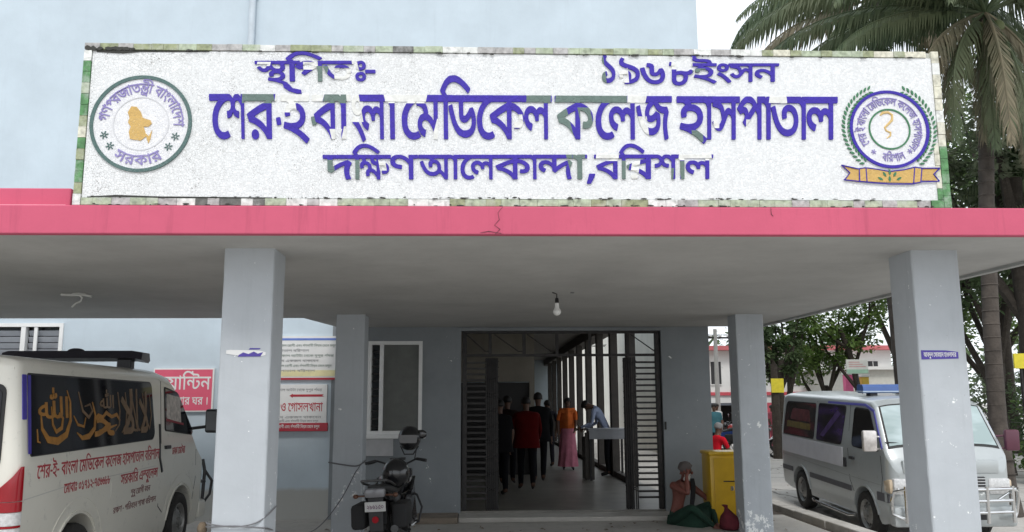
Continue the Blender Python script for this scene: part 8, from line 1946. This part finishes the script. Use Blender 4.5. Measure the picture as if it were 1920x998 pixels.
spec = [(180, 28, 4.9, 1.25, 0), (192, 40, 4.6, 1.55, 0), (170, 15, 4.4, 1.1, 0), (205, 22, 4.3, 1.35, 0), (160, 35, 4.8, 1.5, 0), (215, 48, 4.4, 1.7, 0), (145, 20, 4.2, 1.3, 0), (184, 5, 3.9, 1.25, 0),
        (230, 20, 4.0, 1.6, 0), (250, 45, 4.2, 1.9, 0), (275, 30, 4.0, 1.7, 0), (300, 42, 4.3, 1.8, 0), (325, 20, 4.4, 1.4, 0), (345, 38, 4.6, 1.5, 0), (5, 25, 4.6, 1.4, 0), (25, 40, 4.4, 1.6, 0),
        (50, 25, 4.2, 1.4, 0), (80, 45, 4.2, 1.7, 0), (110, 30, 4.2, 1.5, 0), (20, 70, 4.0, 1.5, 0), (140, 70, 4.0, 1.6, 0), (255, 72, 4.0, 1.6, 0)]
for i, (az, up, L, dr, w_) in enumerate(spec):
    frond(R(az), R(up), L, dr, MPALM, i)
for i, (az, up, L, dr) in enumerate(((200, -20, 3.4, 1.5), (215, -30, 3.3, 1.4), (245, -35, 3.4, 1.3), (265, -50, 3.4, 1.1), (205, -35, 3.0, 1.3), (235, -50, 3.0, 1.1), (270, -60, 3.2, .9), (250, -42, 2.9, 1.4), (310, -50, 2.9, 1.2), (340, -40, 2.8, 1.3), (222, -55, 2.7, 1.0))):
    frond(R(az), R(up), L, dr, MPALMD if i % 2 == 0 else MPALM, 60 + i, hang=1.4, ll=.75)
for i in range(7):
    a = 2 * PI * i / 7
    MB().ball((.42 + .22 * math.cos(a), .22 * math.sin(a), 8.40 - .08 * (i % 2)), (.11, .11, .14), 12, 8).build('coconut', mat('green_coconut', (.10, .12, .04), .5), pm, smooth=True)
pm3 = thing('coconut_palm', 'tallest coconut palm behind the first with its crown above the picture', 'palm tree', (8.75, 17.6, -.10))
MB().tube([(0, 0, -.05), (.03, 0, 2), (-.03, 0, 5), (.02, 0, 8), (.1, 0, 10.6)], [.22, .15, .14, .13, .15], 12).build('trunk', MBARKP, pm3, smooth=True)
for i in range(20):
    az = i * 18 + (7 if i % 2 else -5)
    frond(R(az), R((38, 12, -8, -28)[i % 4]), (4.0, 3.9, 3.9, 3.5)[i % 4], (1.7, 1.4, 1.1, 1.0)[i % 4], MPALM if i % 5 else MPALMD, 130 + i, par=pm3, org=Vector((.1, 0, 10.7)), hang=1.25, ll=.85)
# a second, lower palm further off to the right
pm2 = thing('coconut_palm', 'smaller palm further back with pale fronds at the right edge', 'palm tree', (13.9, 18.8, -.08))
MB().tube([(0, 0, -.05), (.05, 0, 1.5), (.1, 0, 3.5), (.0, 0, 6.3)], [.2, .15, .14, .14], 12).build('trunk', MBARKP, pm2, smooth=True)
for i, (az, up, L, dr) in enumerate(((180, 35, 3.4, 1.5), (200, 10, 3.2, 1.2), (160, 20, 3.3, 1.3), (225, 40, 3.3, 1.7), (250, 15, 3.0, 1.3), (280, 35, 3.2, 1.6), (310, 20, 3.2, 1.4), (340, 35, 3.3, 1.5), (10, 20, 3.3, 1.4), (40, 40, 3.2, 1.6), (80, 25, 3.0, 1.4), (120, 40, 3.2, 1.6), (60, 70, 3.0, 1.3), (240, 70, 3.0, 1.3))):
    frond(R(az), R(up), L, dr, MPALM, 90 + i, par=pm2, org=Vector((0, 0, 6.3)), nl=34)

# ---- far buildings
fb = thing('far_building', 'white two storey building with red bands and dark ground floor past the parked row', 'building', (12.0, 46, -.04))
MW_ = mat('far_white_wash', (.66, .66, .64), .85, var=.08, scale=.6, stain=(.45, .45, .43)); MRB = mat('far_red_band', (.50, .07, .09), .7); MDK = mat('dark_opening', (.03, .03, .032), .8)
MB().box(-.2, 10.4, 0, .3, 1.75, 4.55).box(-.2, .1, .301, 10, 0, 4.55).box(10.1, 10.4, .301, 10, 0, 4.55).box(-.2, 10.4, 10, 10.3, 0, 4.55).build('wall', MW_, fb)
MB().box(-.5, 10.7, -.6, 10.5, 4.55, 4.78).build('roof', mat('far_roof_edge', (.45, .12, .13), .8), fb)
MB().box(-.3, 10.5, -.10, -.002, 2.15, 2.32).build('red_band', MRB, fb)
MB().box(-.3, 10.5, -1.2, -.102, 1.62, 1.74).build('porch_slab', mat('far_porch_edge', (.08, .09, .11), .7), fb)
MB().box(.11, 10.09, 2.5, 2.6, 0, 1.74).build('inner_wall', MDK, fb)
for i in range(5):
    MB().box(.2 + i * 2.1, .42 + i * 2.1, -.9, -.6, 0, 1.62).build('post', MW_, fb)
for i in range(9):
    x = .45 + i * 1.08
    wf = MB().box(x, x + .55, -.03, -.001, 2.75, 3.95).build('window', MDK, fb)
    MB().box(x + .26, x + .29, -.05, -.031, 2.75, 3.95).build('mullion', MW_, wf)
    MB().box(x - .04, x + .59, -.06, -.031, 2.69, 2.745).build('sill', MW_, wf)
fb2 = thing('far_building', 'low cream building with a grey windowed front behind the street trees', 'building', (17.6, 41, -.04))
MB().box(0, 4.2, 0, 5, 0, 3.3).build('wall', mat('cream_wash', (.55, .55, .50), .85, var=.1), fb2)
MB().box(-.2, 4.4, -.3, 5.2, 3.3, 3.45).build('roof', MW_, fb2)
for i in range(2):
    x = .5 + i * 1.8
    wf = MB().box(x, x + 1.1, -.03, -.001, 1.2, 2.5).build('window', mat('grey_shutter', (.20, .24, .25), .5), fb2)
    for j in (1, 2): MB().box(x + j * .36, x + j * .36 + .03, -.05, -.031, 1.2, 2.5).build('bar', MW_, wf)
rw_ = thing('red_wall', 'long low rose red yard wall behind the street trees', 'wall', (11.5, 37.5, -.04))
for i in range(3):
    MB().box(i * 2.5 + .1, i * 2.5 + 2.4, 0, .15, 0, 1.75).build('panel', mat('rose_wall', (.45, .08, .11), .8, var=.2), rw_)
    MB().box(i * 2.5 - .12, i * 2.5 + .099, -.05, .2, 0, 1.95).build('pier', mat('rose_wall_pier', (.52, .12, .15), .8), rw_)
pp = thing('gate_pillar', 'tall pink gate pillar seen between the tree trunks', 'pillar', (15.6, 36, -.04))
MB().box(-.16, .16, -.16, .16, 0, 2.9, ch=.02).build('shaft', mat('pink_pillar', (.60, .12, .26), .7), pp)
MB().box(-.2, .2, -.2, .2, 2.9, 3.0, ch=.02).build('cap', MW_, pp)
pp = thing('gate_pillar', 'yellow gate pillar standing just right of the pink one', 'pillar', (16.3, 36, -.04))
MB().box(-.15, .15, -.15, .15, 0, 2.8, ch=.02).build('shaft', mat('yellow_pillar', (.62, .42, .06), .7), pp)
MB().box(-.19, .19, -.19, .19, 2.8, 2.9, ch=.02).build('cap', MW_, pp)
ys = thing('yellow_board', 'small yellow board tied to a dark trunk left of the silver van', 'sign', (9.42, 27.0, 2.02))
MB().box(-.20, .20, -.02, .02, 0, .44, ch=.005).build('panel', mat('bright_yellow_print', (.72, .60, .03), .5, var=.15, scale=9), ys)
MB().tube([(-.04, .16, -2.07), (-.03, .16, .0), (-.03, .16, .9)], [.16, .13, .10], 10).build('post', MBARK, ys, smooth=True)
ys = thing('yellow_board', 'yellow board among leaves at the right edge above the wire fence', 'sign', (11.56, 18.0, 2.40))
MB().box(-.12, .22, -.02, .02, 0, .32, ch=.005).build('panel', mat('bright_yellow_print', (.72, .60, .03), .5), ys)
MB().tube([(.05, .04, -2.4), (.05, .04, .35)], .03, 8).build('post', M_STEEL, ys, smooth=True)
ws_ = thing('street_sign', 'pale green and white board on a post above the silver van', 'sign', (12.25, 27.5, 2.62))
MB().box(-.36, .36, -.02, .02, 0, .46, ch=.005).build('panel', mat('pale_board', (.60, .60, .56), .5, var=.1), ws_)
MB().box(-.35, .35, -.026, -.021, .01, .14).build('green_band', mat('pale_green_print', (.30, .48, .36), .5), ws_)
MB().tube([(0, .03, -2.65), (0, .03, .3)], .035, 8).build('post', M_STEEL, ws_, smooth=True)
for i in range(3):
    MB().box(-.28, .28 - .1 * i, -.026, -.021, .22 + i * .07, .245 + i * .07).build('printed_line', mat('pale_rose_print', (.55, .30, .30), .5), ws_)
# fence at the far right
wf_ = thing('wire_fence', 'wire fence on white posts at the right edge behind the van', 'fence', (9.6, 17.6, -.05))
for i in range(6):
    MB().box(i * 1.2 - .04, i * 1.2 + .04, -.04, .04, 0, 1.45, ch=.01).build('post', mat('white_post', (.62, .62, .60), .8, var=.15), wf_)
for k in range(4):
    pts = []
    for i in range(6):
        pts += [(i * 1.2, -.045, .35 + k * .33), (i * 1.2 + .6, -.045, .31 + k * .33)]
    MB().tube(pts[:-1], .006, 5).build('wire', M_STEEL, wf_)
# electric wires over the far building
ep = thing('electric_pole', 'grey electric pole with cross arm over the far white building', 'pole', (11.1, 40, -.04))
MB().tube([(0, 0, -.05), (0, 0, 5.2)], [.13, .09], 10).build('pole', mat('pole_concrete', (.30, .30, .29), .9), ep, smooth=True)
MB().box(-.7, .7, -.05, .05, 4.75, 4.83).build('cross_arm', M_STEEL, ep)
for x in (-.6, -.2, .25, .6):
    MB().lathe([(.0, 4.83), (.05, 4.84), (.06, 4.9), (.03, 4.96), (.0, 4.97)], c=(x, 0, 0), n=8).build('insulator', M_CLRL, ep)
    MB().tube([(x, 0, 4.95), (x * 2 + 6, 8, 4.7), (x * 2 + 14, 14, 5.0)], .012, 4).tube([(x, 0, 4.95), (x - 5, 3, 4.6), (x - 12, 6, 5.0)], .012, 4).build('wire', M_STEEL, ep)
# the far wood that closes the view
rng = random.Random(99)
mb = MB()
for k in range(210):
    x = rng.uniform(22, 120); y = rng.uniform(60, 120) if x < 60 else rng.uniform(30, 110)
    leaves(mb, (x, y, rng.uniform(1, 6.5)), rng.uniform(2.0, 3.6), 110, .75, rng)
for k in range(120):
    x = rng.uniform(-60, 24); y = rng.uniform(82, 125)
    leaves(mb, (x, y, rng.uniform(1, 6)), rng.uniform(2.0, 3.4), 110, .8, rng)
o = mb.build('far_wood', ML2, None, recalc=False); tag(o, 'dense green wood closing the view behind the street', 'woodland', kind='stuff')
# odd dry leaves and litter on the road and porch edge
mb = MB()
for k in range(380):
    if k % 3: x, y, z = rng.uniform(5.1, 10), rng.uniform(7, 30), 0
    else: x, y, z = rng.uniform(-2.2, 4.5), rng.uniform(9.5, 13.2), .001
    if k % 3: z = road_z(x, y)
    if not (k % 3) and y > 12.7: continue
    a = rng.uniform(0, 6.28); s = rng.uniform(.02, .06)
    mb._add([(x, y, z + .012), (x + s * math.cos(a), y + s * math.sin(a), z + .022), (x + 1.6 * s * math.cos(a + .6), y + 1.6 * s * math.sin(a + .6), z + .008), (x + s * math.cos(a + 1.3), y + s * math.sin(a + 1.3), z + .018)], [(0, 1, 2, 3)])
o = mb.build('leaf_litter', mat('dry_leaf', (.16, .11, .06), .9, var=.4, scale=3), None, recalc=False); tag(o, 'scattered dry leaves and bits of paper on the ground', 'litter', kind='stuff')
